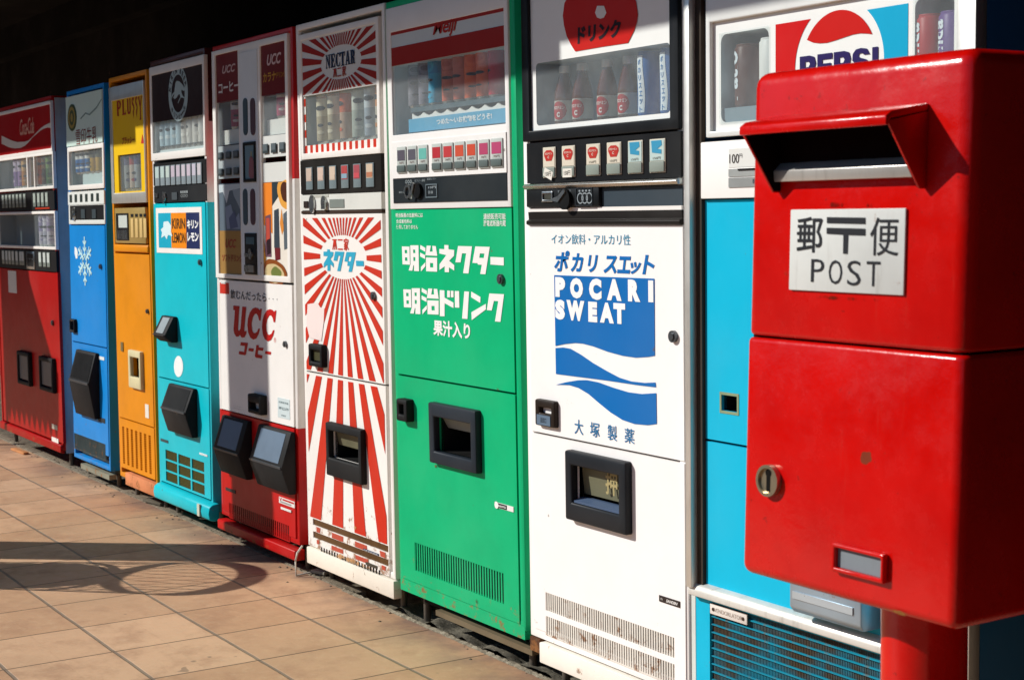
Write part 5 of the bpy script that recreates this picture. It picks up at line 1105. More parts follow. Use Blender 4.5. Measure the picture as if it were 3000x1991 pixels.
M.stain(HH, 720, 1360, 1030, 1450, DP, seed=1.2, amt=.0); M.stain(HH, 880, 515, 945, 640, DP, seed=2.2, amt=-.02); M.stain(II, 70, 20, 500, 80, LP, seed=3.2, amt=-.08); M.stain(II, 290, 490, 340, 545, LP, seed=4.3, amt=.0); M.stain(II, 520, 550, 570, 620, LP, seed=5.3, amt=.0); M.stain(II, 290, 130, 340, 165, LP, seed=6.3, amt=.0); M.stain(II, 100, 1130, 250, 1240, LP, seed=7.3, amt=-.01, c1='#3a2a14', c2='#6a4a20'); M.stain(II, 300, 1150, 760, 1420, LP, seed=8.3, amt=-.07, c1='#3a3a20', c2='#6a5a2a')
M.box('bottom_rail', (M.u0 + .004, M.u1 - .004, lw[2] - .04, lw[2] - .003), DOOR + .002, .02, paint(GRN, .38, .3, .15, rust=1.2, rustz=.2))
M.box('base_channel', (M.u0 + .04, M.u1 - .01, .002, .04), .05, .11, paint('#1c1712', .8, .2, .3))
M.box('base_rail', (M.u0 + .20, M.u1 + .01, -.004, .012), .012, .05, paint('#71634c', .8, .2, .3, dirt=.6)); M.feet()

# 8 --- white and blue ion drink machine
M = Machine('white vending machine with blue wave logo and bottles in its window', -3.512, -2.83, 0.06, 1.83, 0.0)
wm = paint('#F1EEEA', .34, .3, .04, rust=.35, rustz=.2)
M.cabinet(wm, rim=.03)
M.box('corner_trim', (M.u1 + .0005, M.u1 + .018, .06, 1.80), .006, .60, paint('#cfd4cc', .4, .3, .1))
bo = (M.P(JJ, 100, 600)[0], M.P(JJ, 1243, 600)[0], M.P(JJ, 1243, 868)[1], 1.80)
bk = paint('#15181c', .4, .4, .12)
pn = (M.P(JJ, 152, 700)[0], M.P(JJ, 1178, 600)[0], M.P(JJ, 1178, 786)[1], 1.76)
FRM = M.panel('display_frame', bo, [pn], bk, y0=DOOR - .010, y1=.012, bevel=.004)
def rrect(r, q, n=5):
    o = []
    for cx, cz, a0 in ((r[1] - q, r[3] - q, 0), (r[0] + q, r[3] - q, 90), (r[0] + q, r[2] + q, 180), (r[1] - q, r[2] + q, 270)):
        o += [(cx + q * math.cos(math.radians(a0 + 90 * i / n)), cz + q * math.sin(math.radians(a0 + 90 * i / n))) for i in range(n + 1)]
    return o
wr = (M.P(JJ, 184, 600)[0], M.P(JJ, 1162, 600)[0], M.P(JJ, 1162, 748)[1], M.P(JJ, 1155, 236)[1])
rc = lambda r: [(r[0], r[2]), (r[1], r[2]), (r[1], r[3]), (r[0], r[3])]
sg = M.shape([rc(pn), rrect(wr, .012)], paint('#eceeea', .3, .4, .04), FRM, y=-.003, name='header_sign')
M.case(wr, .2, paint('#b0c6d0', .6, .3, .1), FRM, y0=-.0025, pane_y=-.004 + .0022)
pc = M.P(JJ, 645, -40, -.004)
ar = [(370, 40), (378, 110), (398, 190), (428, 250), (460, 302), (655, 268), (845, 240), (890, 150), (910, 90), (918, 36), (905, -60), (860, -150), (780, -230), (650, -265), (520, -225), (430, -140), (382, -50)]
M.shape([ar], flat('#C4180E', .3), sg, k=JJ, y=-.0045, name='sign_print')
M.text('ドリンク', (M.P(JJ, 488, 150)[0], M.P(JJ, 808, 150)[0], M.P(JJ, 650, 222)[1], M.P(JJ, 650, 92)[1]), flat('#2a1a22'), sg, y=-.0052, bold=.05, shear=.05)
M.shape([[(605, 20), (620, 55), (645, 64), (670, 55), (688, 20), (670, -30), (620, -30)]], flat('#e8e4e0'), sg, k=JJ, y=-.0052, name='sign_print')
brown = MATS.get('amber')
def amber():
    m, n, b = nodes_of('amber bottle glass'); b.inputs['Base Color'].default_value = (0.10, 0.022, 0.008, 1); b.inputs['Roughness'].default_value = .06
    b.inputs['Specular IOR Level'].default_value = .6; b.inputs['Coat Weight'].default_value = .5; return m
amb = amber()
VD = math.radians(-62)      # prints face the street
def rolled(body_or_loops, w_, h_, z0, r, a0, mat, name, parent, loc, text=False, bold=.03, shift=0.0, shear=0.0, space=1.0):
    mb = MB()
    if text:
        vs, fs = text_data(body_or_loops, bold, shear, space); xa, xb = min(v[0] for v in vs), max(v[0] for v in vs); ya, yb = min(v[1] for v in vs), max(v[1] for v in vs)
        vs = [((x - (xa + xb) / 2) / (xb - xa) * w_ + shift, z0 + (z - ya) / (yb - ya) * h_) for x, z in vs]
    else:
        vs, fs = loop_data(cut([[(x * w_ + shift, z0 + z * h_) for x, z in lp] for lp in body_or_loops]))
    wrap(mb, vs, fs, 0, 0, r, a0)
    return mb.build(name, mat, parent, weld=False, smooth=False)
bz = M.P(JJ, 690, 806, .05)[1]
BH_ = .150; r_ = .0265
M.box('shelf', (wr[0], wr[1], wr[2] + .0005, bz), .006, .105, paint('#8da0a8', .4, .4, .1), FRM)
for i, xc in enumerate((385, 516, 698, 852)):
    u = M.P(JJ, xc, 700, .05)[0]
    e = empty('drink_bottle', (u, .05, bz + .0006), '%s brown bottle from the left in the white and blue machine\'s window' % ORD[i], 'bottle', 'brown bottles in the white and blue machine')
    MB().lathe([(0, 0), (r_ * .9, 0), (r_, .004), (r_, BH_ * .46), (r_ * .95, BH_ * .54), (r_ * .72, BH_ * .70), (r_ * .5, BH_ * .83), (r_ * .46, BH_ * .87), (r_ * .46, BH_ * .885), (0, BH_ * .885)], 0, 0, 28).build('bottle_body', amb, e, smooth=True)
    MB().lathe([(r_ * .52, BH_ * .87), (r_ * .55, BH_ * .88), (r_ * .52, BH_ * .985), (r_ * .42, BH_), (0, BH_)], 0, 0, 24).build('cap', paint('#d9dcd8', .3, .5, .05, metal=.4), e, smooth=True)
    lb = MB().lathe([(r_ + .0004, BH_ * .06), (r_ + .0004, BH_ * .40)], 0, 0, 28).build('label', flat('#b7b4ac', .4), e, smooth=True)
    aa = math.radians(-72 - 3 * i); cz_ = BH_ * .23; rr_ = BH_ * .155; mbw = MB()
    wrap_strip(mbw, lambda x: cz_ - math.sqrt(max(0, rr_ ** 2 - x * x)), lambda x: cz_ + math.sqrt(max(0, rr_ ** 2 - x * x)), rr_ * 2, 0, 0, r_ + .0010, aa, 16); mbw.build('label_print', flat('#b01c28'), lb)
    rolled('オロナミン', .036, .009, BH_ * .25, r_ + .0018, aa, flat('#f0e8e4'), 'lettering', lb, None, text=True)
    rolled('C', .010, .013, BH_ * .12, r_ + .0018, aa, flat('#f0e8e4'), 'lettering', lb, None, text=True, bold=.06)
for i, (x0, x1) in enumerate(((918, 1090), (1088, 1250))):
    u = M.P(JJ, (x0 + x1) / 2, 600, .05)[0]
    e = empty('drink_can', (u, .05, bz + .0006), ('blue can with a white wavy stripe beside the brown bottles' if i == 0 else 'blue can with a white wavy stripe at the window\'s right edge, half hidden'), 'drink can', 'blue cans in the white and blue machine')
    rr, hh = .029, .152
    MB().lathe([(0, 0), (rr * .86, 0), (rr * .93, .002), (rr, .007), (rr, hh - .009), (rr * .9, hh - .004), (rr * .92, hh - .002), (rr * .9, hh), (rr * .84, hh - .002), (0, hh - .002)], 0, 0, 30).build('can_body', paint('#1660a4', .3, .5, .05), e, smooth=True)
    aa = math.radians(-88); n_ = 14
    mb = MB(); nz = 16; nx = 5; vv = []
    for kz in range(nz + 1):
        z = .008 + (hh - .018) * kz / nz
        for kx in range(nx + 1): x = .022 * (kx / nx - .5) + .0032 * math.sin(5.5 * z / hh); vv.append(((rr + .0006) * math.cos(aa + x / rr), (rr + .0006) * math.sin(aa + x / rr), z))
    mb.add(vv, [(kz * (nx + 1) + kx, kz * (nx + 1) + kx + 1, (kz + 1) * (nx + 1) + kx + 1, (kz + 1) * (nx + 1) + kx) for kz in range(nz) for kx in range(nx)]); mb.build('wave_print', flat('#dfe6ea'), e)
    mb = MB()
    for k, chx in enumerate('ポカリスエット'):
        vs, fs = text_data(chx, .03); xa, xb = min(v[0] for v in vs), max(v[0] for v in vs); ya, yb = min(v[1] for v in vs), max(v[1] for v in vs); zt = hh - .018 - k * .0185
        vs = [((x - (xa + xb) / 2) / max(.6, xb - xa) * .010 + .0032 * math.sin(5.5 * (zt / hh)), zt - .014 + (z - ya) / max(.6, yb - ya) * .013) for x, z in vs]; wrap(mb, vs, fs, 0, 0, rr + .0011, aa)
    mb.build('lettering', flat('#1d74b4'), e, weld=False)
btr = (M.P(JJ, 125, 1100)[0], M.P(JJ, 1248, 1100)[0], M.P(JJ, 1248, 1216)[1], bo[2] - .004)
bp = M.box('button_panel', btr, DOOR - .004, .01, paint('#131417', .4, .4, .1))
yb_ = DOOR - .004
for i, (x0, x1, y0, y1) in enumerate(((228, 323, 1002, 1220), (366, 465, 990, 1215), (544, 648, 974, 1210), (694, 801, 964, 1202), (848, 958, 952, 1195), (1006, 1122, 942, 1190))):
    r = M.R(JJ, x0, y0, x1, y1, Y=-.008); r = (r[0], r[1], M.P(JJ, 745, 1200, -.008)[1], M.P(JJ, 745, 962, -.008)[1]); h_ = r[3] - r[2]; w_ = r[1] - r[0]
    o = M.box('selection_button', r, yb_ - .003, yb_, paint('#cdc6b4', .3, .5, .06), bp, bevel=.002); yf = yb_ - .003
    blue_ = i > 3
    M.box('button_card', (r[0] + .003, r[1] - .003, r[2] + h_ * .36, r[3] - .003), yf - .001, yf, flat('#d8cfbc' if not blue_ else '#b9cdc8', .3, .5), o)
    M.box('button_key', (r[0] + .002, r[1] - .002, r[2] + .002, r[2] + h_ * .34), yf - .003, yf, paint('#8b958c', .3, .5, .1), o, bevel=.002)
    if not blue_:
        q = sub(r, .16, .86, .55, .90); M.shape([[(q[0], q[3] - .006), (q[0] + .01, q[3]), (q[1] - .01, q[3]), (q[1], q[3] - .006), (q[1] + .001, (q[2] + q[3]) / 2), (q[1] - .008, q[2]), (q[0] + .008, q[2]), (q[0] - .001, (q[2] + q[3]) / 2)]], flat('#b8342c', .3), o, y=yf - .0016, name='card_print')
        M.texts([('オロナミン', sub(r, .24, .78, .75, .82)), ('C', sub(r, .44, .56, .63, .71))], flat('#e8dccc'), o, y=yf - .0022, bold=.02)
    else:
        q = sub(r, .2, .8, .55, .95); M.shape([[(q[0], q[2] + .004), (q[0] - .003, q[3]), (q[1], q[3]), (q[1] + .002, q[2] + .02), (q[0] + .02, q[2] + .012), (q[1], q[2] + .01), (q[1], q[2])]], flat('#3a94b8', .3), o, y=yf - .0016, name='card_print')
    if i > 1: M.text('150円', sub(r, .26, .74, .39, .47), flat('#5a5a50'), o, y=yf - .0016)
    else:
        q = sub(r, .2, .78, .06, .2); ang = .35 if i == 0 else 0; cx, cz2 = (q[0] + q[1]) / 2, (q[2] + q[3]) / 2
        pts = [(cx + x * math.cos(ang) + z * math.sin(ang), cz2 - x * math.sin(ang) + z * math.cos(ang)) for x, z in ((-.020, -.011), (.020, -.011), (.020, .011), (-.020, .011))]
        M.shape([pts], flat('#e4e0d4'), o, y=yf - .0036, name='price_sticker'); M.text('150円', (cx - .014, cx + .014, cz2 - .006, cz2 + .006), flat('#5a5a50'), o, y=yf - .0042)
M.build(MB().prism_x([(.01, btr[2] - .002), (-.016, btr[2] - .002), (-.022, btr[2] - .008), (-.016, btr[2] - .016), (.01, btr[2] - .016)], btr[0], btr[1]), 'chrome_strip', steel(), bevel=.001)
z0c, z1c = M.P(JJ, 1248, 1447)[1] + .008, btr[2] - .018
M.box('coin_panel', (btr[0], btr[1], z0c, z1c), DOOR, .01, paint('#3a454d', .38, .4, .12))
r = (btr[0] + .004, M.P(JJ, 636, 1350, -.012)[0], M.P(JJ, 630, 1428, -.012)[1], M.P(JJ, 630, 1278, -.012)[1])
cb = M.box('coin_box', r, -.014, DOOR + .001, paint('#16191c', .35, .5, .1), bevel=.004); yc = -.014
M.frame('coin_slot', M.R(JJ, 222, 1322, 302, 1398, Y=yc), .006, yc - .004, yc, steel(), cb, bevel=.001); M.box('slot_plate', M.R(JJ, 240, 1342, 288, 1378, Y=yc), yc - .002, yc, paint('#6a6a60', .3, .5, .1, metal=.7), cb)
u, z = M.P(JJ, 398, 1378, yc); M.build(MB().knob(u, z, yc - .010, yc, .026, .026, 26), 'return_lever', paint('#0e0f10', .3, .5, .1), cb, smooth=True)
M.build(MB().prism_y([(u - .045, z - .004), (u - .02, z - .006), (u + .012, z + .018), (u + .006, z + .026), (u - .02, z + .008), (u - .045, z + .003)], yc - .014, yc - .0102), 'lever_arm', steel(), cb)
r = M.R(JJ, 468, 1296, 590, 1424, Y=yc); M.frame('coin_display', r, .002, yc - .002, yc, paint('#2c3238', .3, .5, .1), cb, bevel=0)
mb = MB()
for k in range(4): M.shape([rrect(sub(r, .16 + k * .2, .26 + k * .2, .78, .88), .001, 2)], None, y=yc - .0006, mb=mb)
for k in range(3): c_ = (r[0] + (r[1] - r[0]) * (.25 + .27 * k), r[2] + (r[3] - r[2]) * .42); M.shape([circ(c_, .014, 18), circ(c_, .011, 18)], None, y=yc - .0006, mb=mb)
M.build(mb, 'coin_marks', flat('#8f989c'), cb, weld=False)
M.text('オツリ・返却', M.R(JJ, 334, 1312, 428, 1328, Y=yc), flat('#8f989c'), cb, y=yc - .0008)
M.box('white_strip', (btr[0], btr[1], z0c - .010, z0c - .0005), DOOR - .003, .01, flat('#ece8e2', .3))
dt = M.P(KK, 1115, 92)[1]
M.build(MB().prism_x([(.01, z0c - .0105), (-.006, z0c - .0105), (-.004, z0c - .03), (-.012, z0c - .034), (-.012, z0c - .042), (-.004, z0c - .046), (-.004, dt + .002), (.01, dt + .002)], btr[0], btr[1]), 'ledge', paint('#1c1714', .4, .4, .1), bevel=.001)
zs = M.P(LL, 990, 220)[1]
dr = (M.P(KK, 78, 500)[0], M.P(KK, 1116, 500)[0], zs + .003, dt)
DP = M.panel('door_panel', dr, [], paint('#F2EFEB', .33, .3, .03, rust=.12, rustz=1.2))
PB = flat('#0868B0', .35, .3); TL_ = flat('#3d8fae', .4)
M.shapes([[[(238, 428), (915, 452), (918, 972), (870, 980), (790, 985), (700, 972), (600, 945), (500, 908), (430, 890), (380, 886), (310, 893), (247, 906)]],
          [[(247, 920), (300, 916), (350, 925), (420, 965), (500, 1020), (600, 1078), (680, 1120), (760, 1145), (850, 1155), (923, 1152), (926, 1185), (800, 1170), (600, 1140), (250, 1095)]],
          [[(250, 1168), (320, 1150), (400, 1137), (460, 1136), (540, 1152), (640, 1188), (740, 1218), (830, 1230), (928, 1224), (931, 1432), (870, 1440), (780, 1432), (700, 1405), (620, 1355), (540, 1290), (470, 1230), (400, 1188), (340, 1170), (290, 1168)]]], KK, PB, DP, name='wave_emblem')
mb = MB(); yl = INK - .0008
for chx, x0, y0, x1, y1 in (('P', 246, 440, 313, 578), ('O', 346, 445, 433, 588), ('C', 474, 449, 558, 597), ('A', 594, 453, 693, 602), ('R', 737, 457, 820, 609), ('I', 874, 462, 908, 613), ('S', 245, 592, 311, 730), ('W', 322, 597, 443, 738), ('E', 469, 606, 529, 747), ('A', 547, 612, 641, 753), ('T', 639, 616, 718, 759)):
    a = M.P(KK, x0, (y0 + y1) / 2, yl)[0]; b_ = M.P(KK, x1, (y0 + y1) / 2, yl)[0]; zt = M.P(KK, (x0 + x1) / 2, y0 + 2, yl)[1]; zb = M.P(KK, (x0 + x1) / 2, y1 - 2, yl)[1]
    M.text(chx, (a, b_, zb, zt), None, y=yl, bold=.08, mb=mb)
M.build(mb, 'lettering', flat('#f2f0ee'), DP, weld=False)
mb = MB()
for chx, x0, x1, y0, y1 in (('ポ', 237, 342, 262, 405), ('カ', 348, 436, 280, 408), ('リ', 464, 534, 292, 410), ('ス', 570, 662, 296, 418), ('エ', 662, 756, 300, 418), ('ッ', 752, 826, 338, 422), ('ト', 832, 916, 292, 424)):
    xm = (x0 + x1) / 2; M.text(chx, (M.P(KK, x0, 350, INK)[0], M.P(KK, x1, 350, INK)[0], M.P(KK, xm, y1, INK)[1], M.P(KK, xm, y0, INK)[1]), None, y=INK, bold=.035, shear=.22, mb=mb)
M.build(mb, 'lettering', PB, DP, weld=False)
M.text('イオン飲料・アルカリ性', (M.P(KK, 228, 190)[0], M.P(KK, 762, 190)[0], M.P(KK, 500, 222)[1], M.P(KK, 500, 152)[1]), TL_, DP)
mb = MB()
for chx, x0, x1, y0, y1 in (('大', 384, 443, 1402, 1502), ('塚', 490, 554, 1422, 1520), ('製', 608, 671, 1440, 1544), ('薬', 722, 790, 1462, 1562)):
    xm = (x0 + x1) / 2; M.text(chx, (M.P(KK, x0, y0 + 50)[0], M.P(KK, x1, y0 + 50)[0], M.P(KK, xm, y1)[1], M.P(KK, xm, y0)[1]), None, mb=mb, bold=.008)
M.build(mb, 'lettering', flat('#2f6f9c'), DP, weld=False)
M.lock(KK, 1044, 842, .014)
cr_ = M.R(KK, 122, 1260, 255, 1462, Y=-.01); o, ci = M.port(cr_, (.02, .016, .034, .02), .018, paint('#2a211b', .4, .4, .2), fr=0, name='coin_return', depth=.05)
M.box('coin_return_flap', (ci[0] + .02, ci[1] - .002, ci[2] + .02, ci[3] - .002), -.004, .0, paint('#5a4a30', .3, .5, .2), o)
M.box('instruction_plate', (cr_[0] + .012, cr_[1] - .016, cr_[2] + .004, cr_[2] + .03), -.0195, -.018, flat('#5f7386'), o); M.text('返却口', (cr_[0] + .03, cr_[1] - .034, cr_[2] + .010, cr_[2] + .024), flat('#22262c'), o, y=-.0203)
pp = M.R(LL, 246, 145, 628, 672, Y=-.02); pp = (pp[0], pp[1], M.P(LL, 440, 622, -.02)[1], M.P(LL, 440, 182, -.02)[1]); ph = (pp[0] + .028, pp[1] - .03, pp[2] + .04, pp[3] - .03)
lw = (dr[0], dr[1], .085, zs - .003)
v1 = (M.P(LL, 130, 1090)[0], M.P(LL, 930, 1360)[0], M.P(LL, 928, 1432)[1], M.P(LL, 928, 1306)[1]); v2 = (v1[0], v1[1], M.P(LL, 135, 1284)[1], M.P(LL, 135, 1171)[1])
LP = M.panel('lower_panel', lw, [ph, v1, v2], paint('#F2EFEB', .34, .3, .04, rust=.45, rustz=.3))
for v in (v1, v2): M.grille(v, 56, paint('#e2ddd2', .45, .3, .2, rust=1.1, rustz=.5), gap=.42, rgap=.02)
o, pi_ = M.port(pp, (.028, .03, .046, .036), .024, paint('#1d2126', .42, .4, .15), fr=0, name='dispensing_port')
mb = MB().add([(pi_[0] + .002, .010, pi_[3] - .002), (pi_[1] - .002, .010, pi_[3] - .002), (pi_[1] - .002, .018, pi_[2] + .02), (pi_[0] + .002, .018, pi_[2] + .02)], [(3, 2, 1, 0)])
fl = M.build(mb, 'flap', paint('#6d6c55', .3, .5, .15), o)
hw = (pi_[0] + pi_[1]) / 2; hz = pi_[2] + (pi_[3] - pi_[2]) * .36
M.texts([('押', (hw + .005, hw + .055, hz, hz + .06)), ('す', (hw + .10, hw + .145, hz, hz + .055))], flat('#a89a6c'), fl, y=.0085, bold=.02)
M.build(MB().prism_x([(-.016, pi_[2] + .001), (.02, pi_[2] + .001), (.021, pi_[2] + .012), (.010, pi_[2] + .012), (-.016, pi_[2] + .006)], pi_[0] + .001, pi_[1] - .001), 'sill', paint('#4b5d78', .4, .4, .15), o)
npr = (M.P(LL, 838, 1060)[0], M.P(LL, 966, 1100)[0], M.P(LL, 900, 1098)[1], M.P(LL, 900, 1060)[1]); o = M.plate(npr, paint('#332a26', .35, .4, .1)); M.text('SANDEN', sub(npr, .36, .92, .25, .75), flat('#d8d4ce'), o, y=DOOR - .0028, bold=.04, shear=.3); M.text('株', sub(npr, .08, .2, .3, .7), flat('#b8b4ae'), o, y=DOOR - .0028)
M.stain(LL, 130, 1030, 420, 1300, LP, seed=1.9, amt=-.05, c1='#7a4a1c', c2='#b88448'); M.stain(LL, 640, 1260, 935, 1570, LP, seed=2.9, amt=-.03, c1='#4a2a12', c2='#8a5a2c'); M.stain(LL, 130, 1170, 300, 1330, LP, seed=3.9, amt=.02, c1='#7a4a1c', c2='#b07a3a'); M.stain(LL, 40, 20, 80, 140, LP, seed=4.9, amt=.0); M.stain(KK, 1020, 790, 1070, 890, DP, seed=5.9, amt=-.03)
M.build(MB().box(M.u0 + .06, M.u1 + .005, -.012, .02, .0, .055), 'plinth', paint('#ece6da', .4, .3, .1, rust=.7, rustz=.12), bevel=.003)
M.build(MB().box(M.u0 + .004, M.u0 + .05, -.004, .02, .02, .058), 'bracket', paint('#5a3a26', .7, .3, .3, rust=1.5, rustz=.2)); M.feet(inset=.08)

# 9 --- blue cola machine behind the postbox
P1 = (2300, 40, 3.4246); P2 = (2040, 1700, 4.0741); P3 = (2020, 40, 6.0316)
SKY = '#0CB4D6'
M = Machine('sky blue vending machine with round logo sign, partly hidden by the postbox', -2.80, -1.965, 0.03, 1.83, 0.004)
M.cabinet(paint('#1f5f8c', .35, .3, .12), rim=.012)
br = paint('#3c342c', .4, .4, .15)
tw = M.P(OO, 140, 600)[0]; zled = M.P(OO, 100, 1020)[1]
M.build(MB().box(M.u0, M.u0 + .02, -.03, -.0005, zled, 1.825), 'edge_trim', alu(), bevel=.002)
M.build(MB().box(M.u0 + .0205, tw, -.012, -.0005, zled, 1.82), 'side_channel', br)
M.build(MB().box(M.u1 - .045, M.u1, -.03, -.0005, .05, 1.825), 'edge_trim', alu(), bevel=.002)
wo = (M.P(MM, 178, 500)[0], M.u1 - .047, M.P(MM, 300, 866)[1], 1.70)
gl_ = (M.P(MM, 208, 500)[0], wo[1] - .010, M.P(MM, 300, 826)[1], M.P(P3, 720, 110)[1])
FRM = M.panel('display_frame', wo, [gl_], paint('#e4e6e2', .3, .4, .06, metal=.1), y0=DOOR - .006, y1=.005, bevel=.003)
hl = (M.P(MM, 258, 500)[0], M.P(MM, 586, 500)[0], M.P(MM, 400, 760)[1], M.P(MM, 560, 122)[1])
hr = (M.P(P1, 1295, 200)[0], M.P(P1, 1932, 200)[0], hl[2], hl[3] + .12)
hr = (hr[0], min(hr[1], gl_[1] - .022), hl[2], min(gl_[3] - .02, hl[3] + .06))
ys = .002
sg = M.shape([rc(gl_), rrect(hl, .018), rrect(hr, .018)], paint('#e9ebe7', .3, .4, .04), FRM, y=ys, name='header_sign')
for h in (hl, hr): M.case(h, .22, paint('#b0c4cc', .6, .3, .1), FRM, y0=ys + .0005, pane_y=ys - .003)
fl = (M.P(P3, 1512, 600)[0], M.P(P1, 1228, 200)[0], gl_[2] + .05, M.P(P3, 1800, 150)[1])
cxp = (M.P(P1, 103, 480, ys)[0] + M.P(P1, 995, 480, ys)[0]) / 2; rp = (M.P(P1, 995, 480, ys)[0] - M.P(P1, 103, 480, ys)[0]) / 2; czp = M.P(P1, 549, 505, ys)[1]
y2 = ys - .0008
C_ = (cxp, czp); top_ = fl[3]
# coloured fields left and right of the white roundel
def field(x0, x1, left):
    n = 40; out = []
    for k in range(n + 1):
        z = fl[2] + (top_ - fl[2]) * k / n; dz = z - czp; dx = math.sqrt(max(0, rp * rp - dz * dz)); out.append((cxp - dx if left else cxp + dx, z))
    return (out + [(x0, top_), (x0, fl[2])]) if left else (out + [(x1, top_), (x1, fl[2])])
M.shape([field(fl[0], None, True)], flat('#C80C0C', .3), sg, y=y2, name='sign_print'); M.shape([field(None, fl[1], False)], flat('#0CA4CC', .3), sg, y=y2, name='sign_print')
tipL = M.P(P1, 228, 272, y2); tipR = M.P(P1, 870, 212, y2)
aL = math.atan2(tipL[1] - czp, tipL[0] - cxp); aR = math.atan2(tipR[1] - czp, tipR[0] - cxp); rI = rp * .845
arc = [(cxp + rI * math.cos(aR + (aL - aR) * k / 24), czp + rI * math.sin(aR + (aL - aR) * k / 24)) for k in range(25)]
wav = [M.P(P1, x, y, y2) for x, y in ((280, 292), (345, 300), (420, 295), (500, 272), (600, 238), (680, 212), (750, 200), (820, 202))]
M.shape([arc + wav], flat('#C4160E', .3), sg, y=y2 - .0004, name='sign_print')
aL2, aR2 = math.radians(205), math.radians(335)
M.shape([[(cxp + rI * math.cos(aL2 + (aR2 - aL2) * k / 24), czp + rI * math.sin(aL2 + (aR2 - aL2) * k / 24)) for k in range(25)] + [(cxp + rI * (.7 - 1.4 * k / 8), czp - rI * (.46 + .1 * math.sin(k / 8 * 6.28))) for k in range(1, 8)]], flat('#1c2f7a', .3), sg, y=y2 - .0004, name='sign_print')
zt = M.P(P1, 540, 384, y2)[1]; wl_ = (M.P(P1, 150, 440, y2)[0], M.P(P1, 935, 350, y2)[0])
PG = {'P': [[(0, 0), (0, 1), (.62, 1), (.9, .93), (1, .68), (.9, .4), (.62, .32), (.34, .32), (.34, 0)], [(.34, .56), (.34, .77), (.56, .77), (.64, .67), (.56, .56)]],
      'E': [[(0, 0), (0, 1), (1, 1), (1, .77), (.34, .77), (.34, .62), (.92, .62), (.92, .40), (.34, .40), (.34, .23), (1, .23), (1, 0)]],
      'S': [[(.98, .76), (.66, .76), (.6, .83), (.42, .83), (.36, .75), (.45, .67), (.8, .58), (1, .42), (1, .2), (.8, .0), (.5, -.03), (.18, .01), (0, .26), (.33, .26), (.4, .18), (.58, .17), (.66, .25), (.56, .34), (.2, .44), (.02, .6), (.04, .84), (.22, 1), (.5, 1.03), (.82, .98)]],
      'I': [[(0, 0), (0, 1), (1, 1), (1, 0)]]}
mb = MB(); tw_ = wl_[1] - wl_[0]; hh = tw_ * .235
for chx, a, b_ in (('P', 0, .215), ('E', .235, .43), ('P', .45, .665), ('S', .68, .905), ('I', .93, 1.0)):
    M.shape([[(wl_[0] + tw_ * (a + (b_ - a) * x), zt - hh + hh * z) for x, z in lp] for lp in PG[chx]], None, y=y2 - .0008, mb=mb)
M.build(mb, 'lettering', flat('#2a2058', .3), sg, weld=False)
def big_can(x, zb, r, h, y, body, label, script=None, ink='#d8e2e8', aoff=0):
    e = empty('drink_can', (x, y, zb + .0006), label, 'drink can', 'soda cans in the sky blue machine')
    MB().lathe([(0, 0), (r * .86, 0), (r * .93, .002), (r, .007), (r, h - .009), (r * .9, h - .004), (r * .92, h - .002), (r * .9, h), (r * .84, h - .002), (0, h - .002)], 0, 0, 30).build('can_body', paint(body, .3, .5, .05), e, smooth=True)
    if script:
        mb = MB(); aa = math.radians(-90 + aoff)
        vs, fs = text_data(script, .03, .1); xa, xb = min(v[0] for v in vs), max(v[0] for v in vs); ya, yb = min(v[1] for v in vs), max(v[1] for v in vs)
        L = h * .8; k = L / (xb - xa); vs = [(-(z - ya) * k * 1.3 + .012, h * .1 + (x - xa) * k) for x, z in vs]
        # text runs up the can: turn it a quarter
        wrap(mb, vs, fs, 0, 0, r + .0008, aa); mb.build('lettering', flat(ink, .35), e, weld=False)
    return e
zcl = M.P(MM, 420, 672, .045)[1]
M.box('shelf', (hl[0], hl[1], hl[2] + .0005, zcl), .008, .12, paint('#7f949e', .5, .3, .1), FRM)
hcl = M.P(MM, 420, 245, .045)[1] - zcl
big_can(M.P(MM, 470, 450, .045)[0], zcl, .034, hcl, .045, '#5a3a34', 'brown can with pale lettering running upwards, left window of sky blue machine', 'Patio', aoff=-22)
e = big_can(M.P(MM, 640, 450, .045)[0], zcl, .034, hcl + .006, .045, '#dcdcd8', 'white can half hidden at the left window\'s right edge, sky blue machine', None)
zcr = hr[2] + .02; M.box('shelf', (hr[0], hr[1], hr[2] + .0005, zcr), .008, .12, paint('#7f949e', .5, .3, .1), FRM)
hc2 = hr[3] - zcr - .03
for x0, col_, nm in ((1490, '#a8242c', 'red can with pale lettering'), (1730, '#5c3c80', 'purple can with pale lettering'), (1970, '#14a468', 'green can with pale lettering')):
    big_can(M.P(P1, x0 + 10, 200, .037)[0], zcr, .034, hc2, .037, col_, nm + ' in the right window of the sky blue machine', 'Mirinda' if 'green' not in nm else 'Cider', aoff=-25)
cpr = (M.P(MM, 157, 1000)[0], M.u1 - .047, M.P(MM, 300, 1290)[1], M.P(MM, 300, 897)[1])
cp = M.box('coin_panel', cpr, DOOR - .012, .005, paint('#f0ede8', .34, .3, .04), bevel=.003); yc = DOOR - .012
r = M.R(MM, 318, 950, 560, 1080, Y=yc); r = (r[0], r[0] + .30, M.P(MM, 320, 1080, yc)[1], M.P(MM, 320, 952, yc)[1]); o = M.box('price_card', r, yc - .001, yc, flat('#dfe0da'), cp)
M.text('100', M.R(MM, 324, 988, 390, 1048, Y=yc), flat('#3a3634'), o, y=yc - .0018); M.text('円', M.R(MM, 391, 985, 412, 1010, Y=yc), flat('#5a5654'), o, y=yc - .0018); M.text('10円', (r[0] + .115, r[0] + .15, r[3] - .03, r[3] - .016), flat('#8a8684'), o, y=yc - .0018)
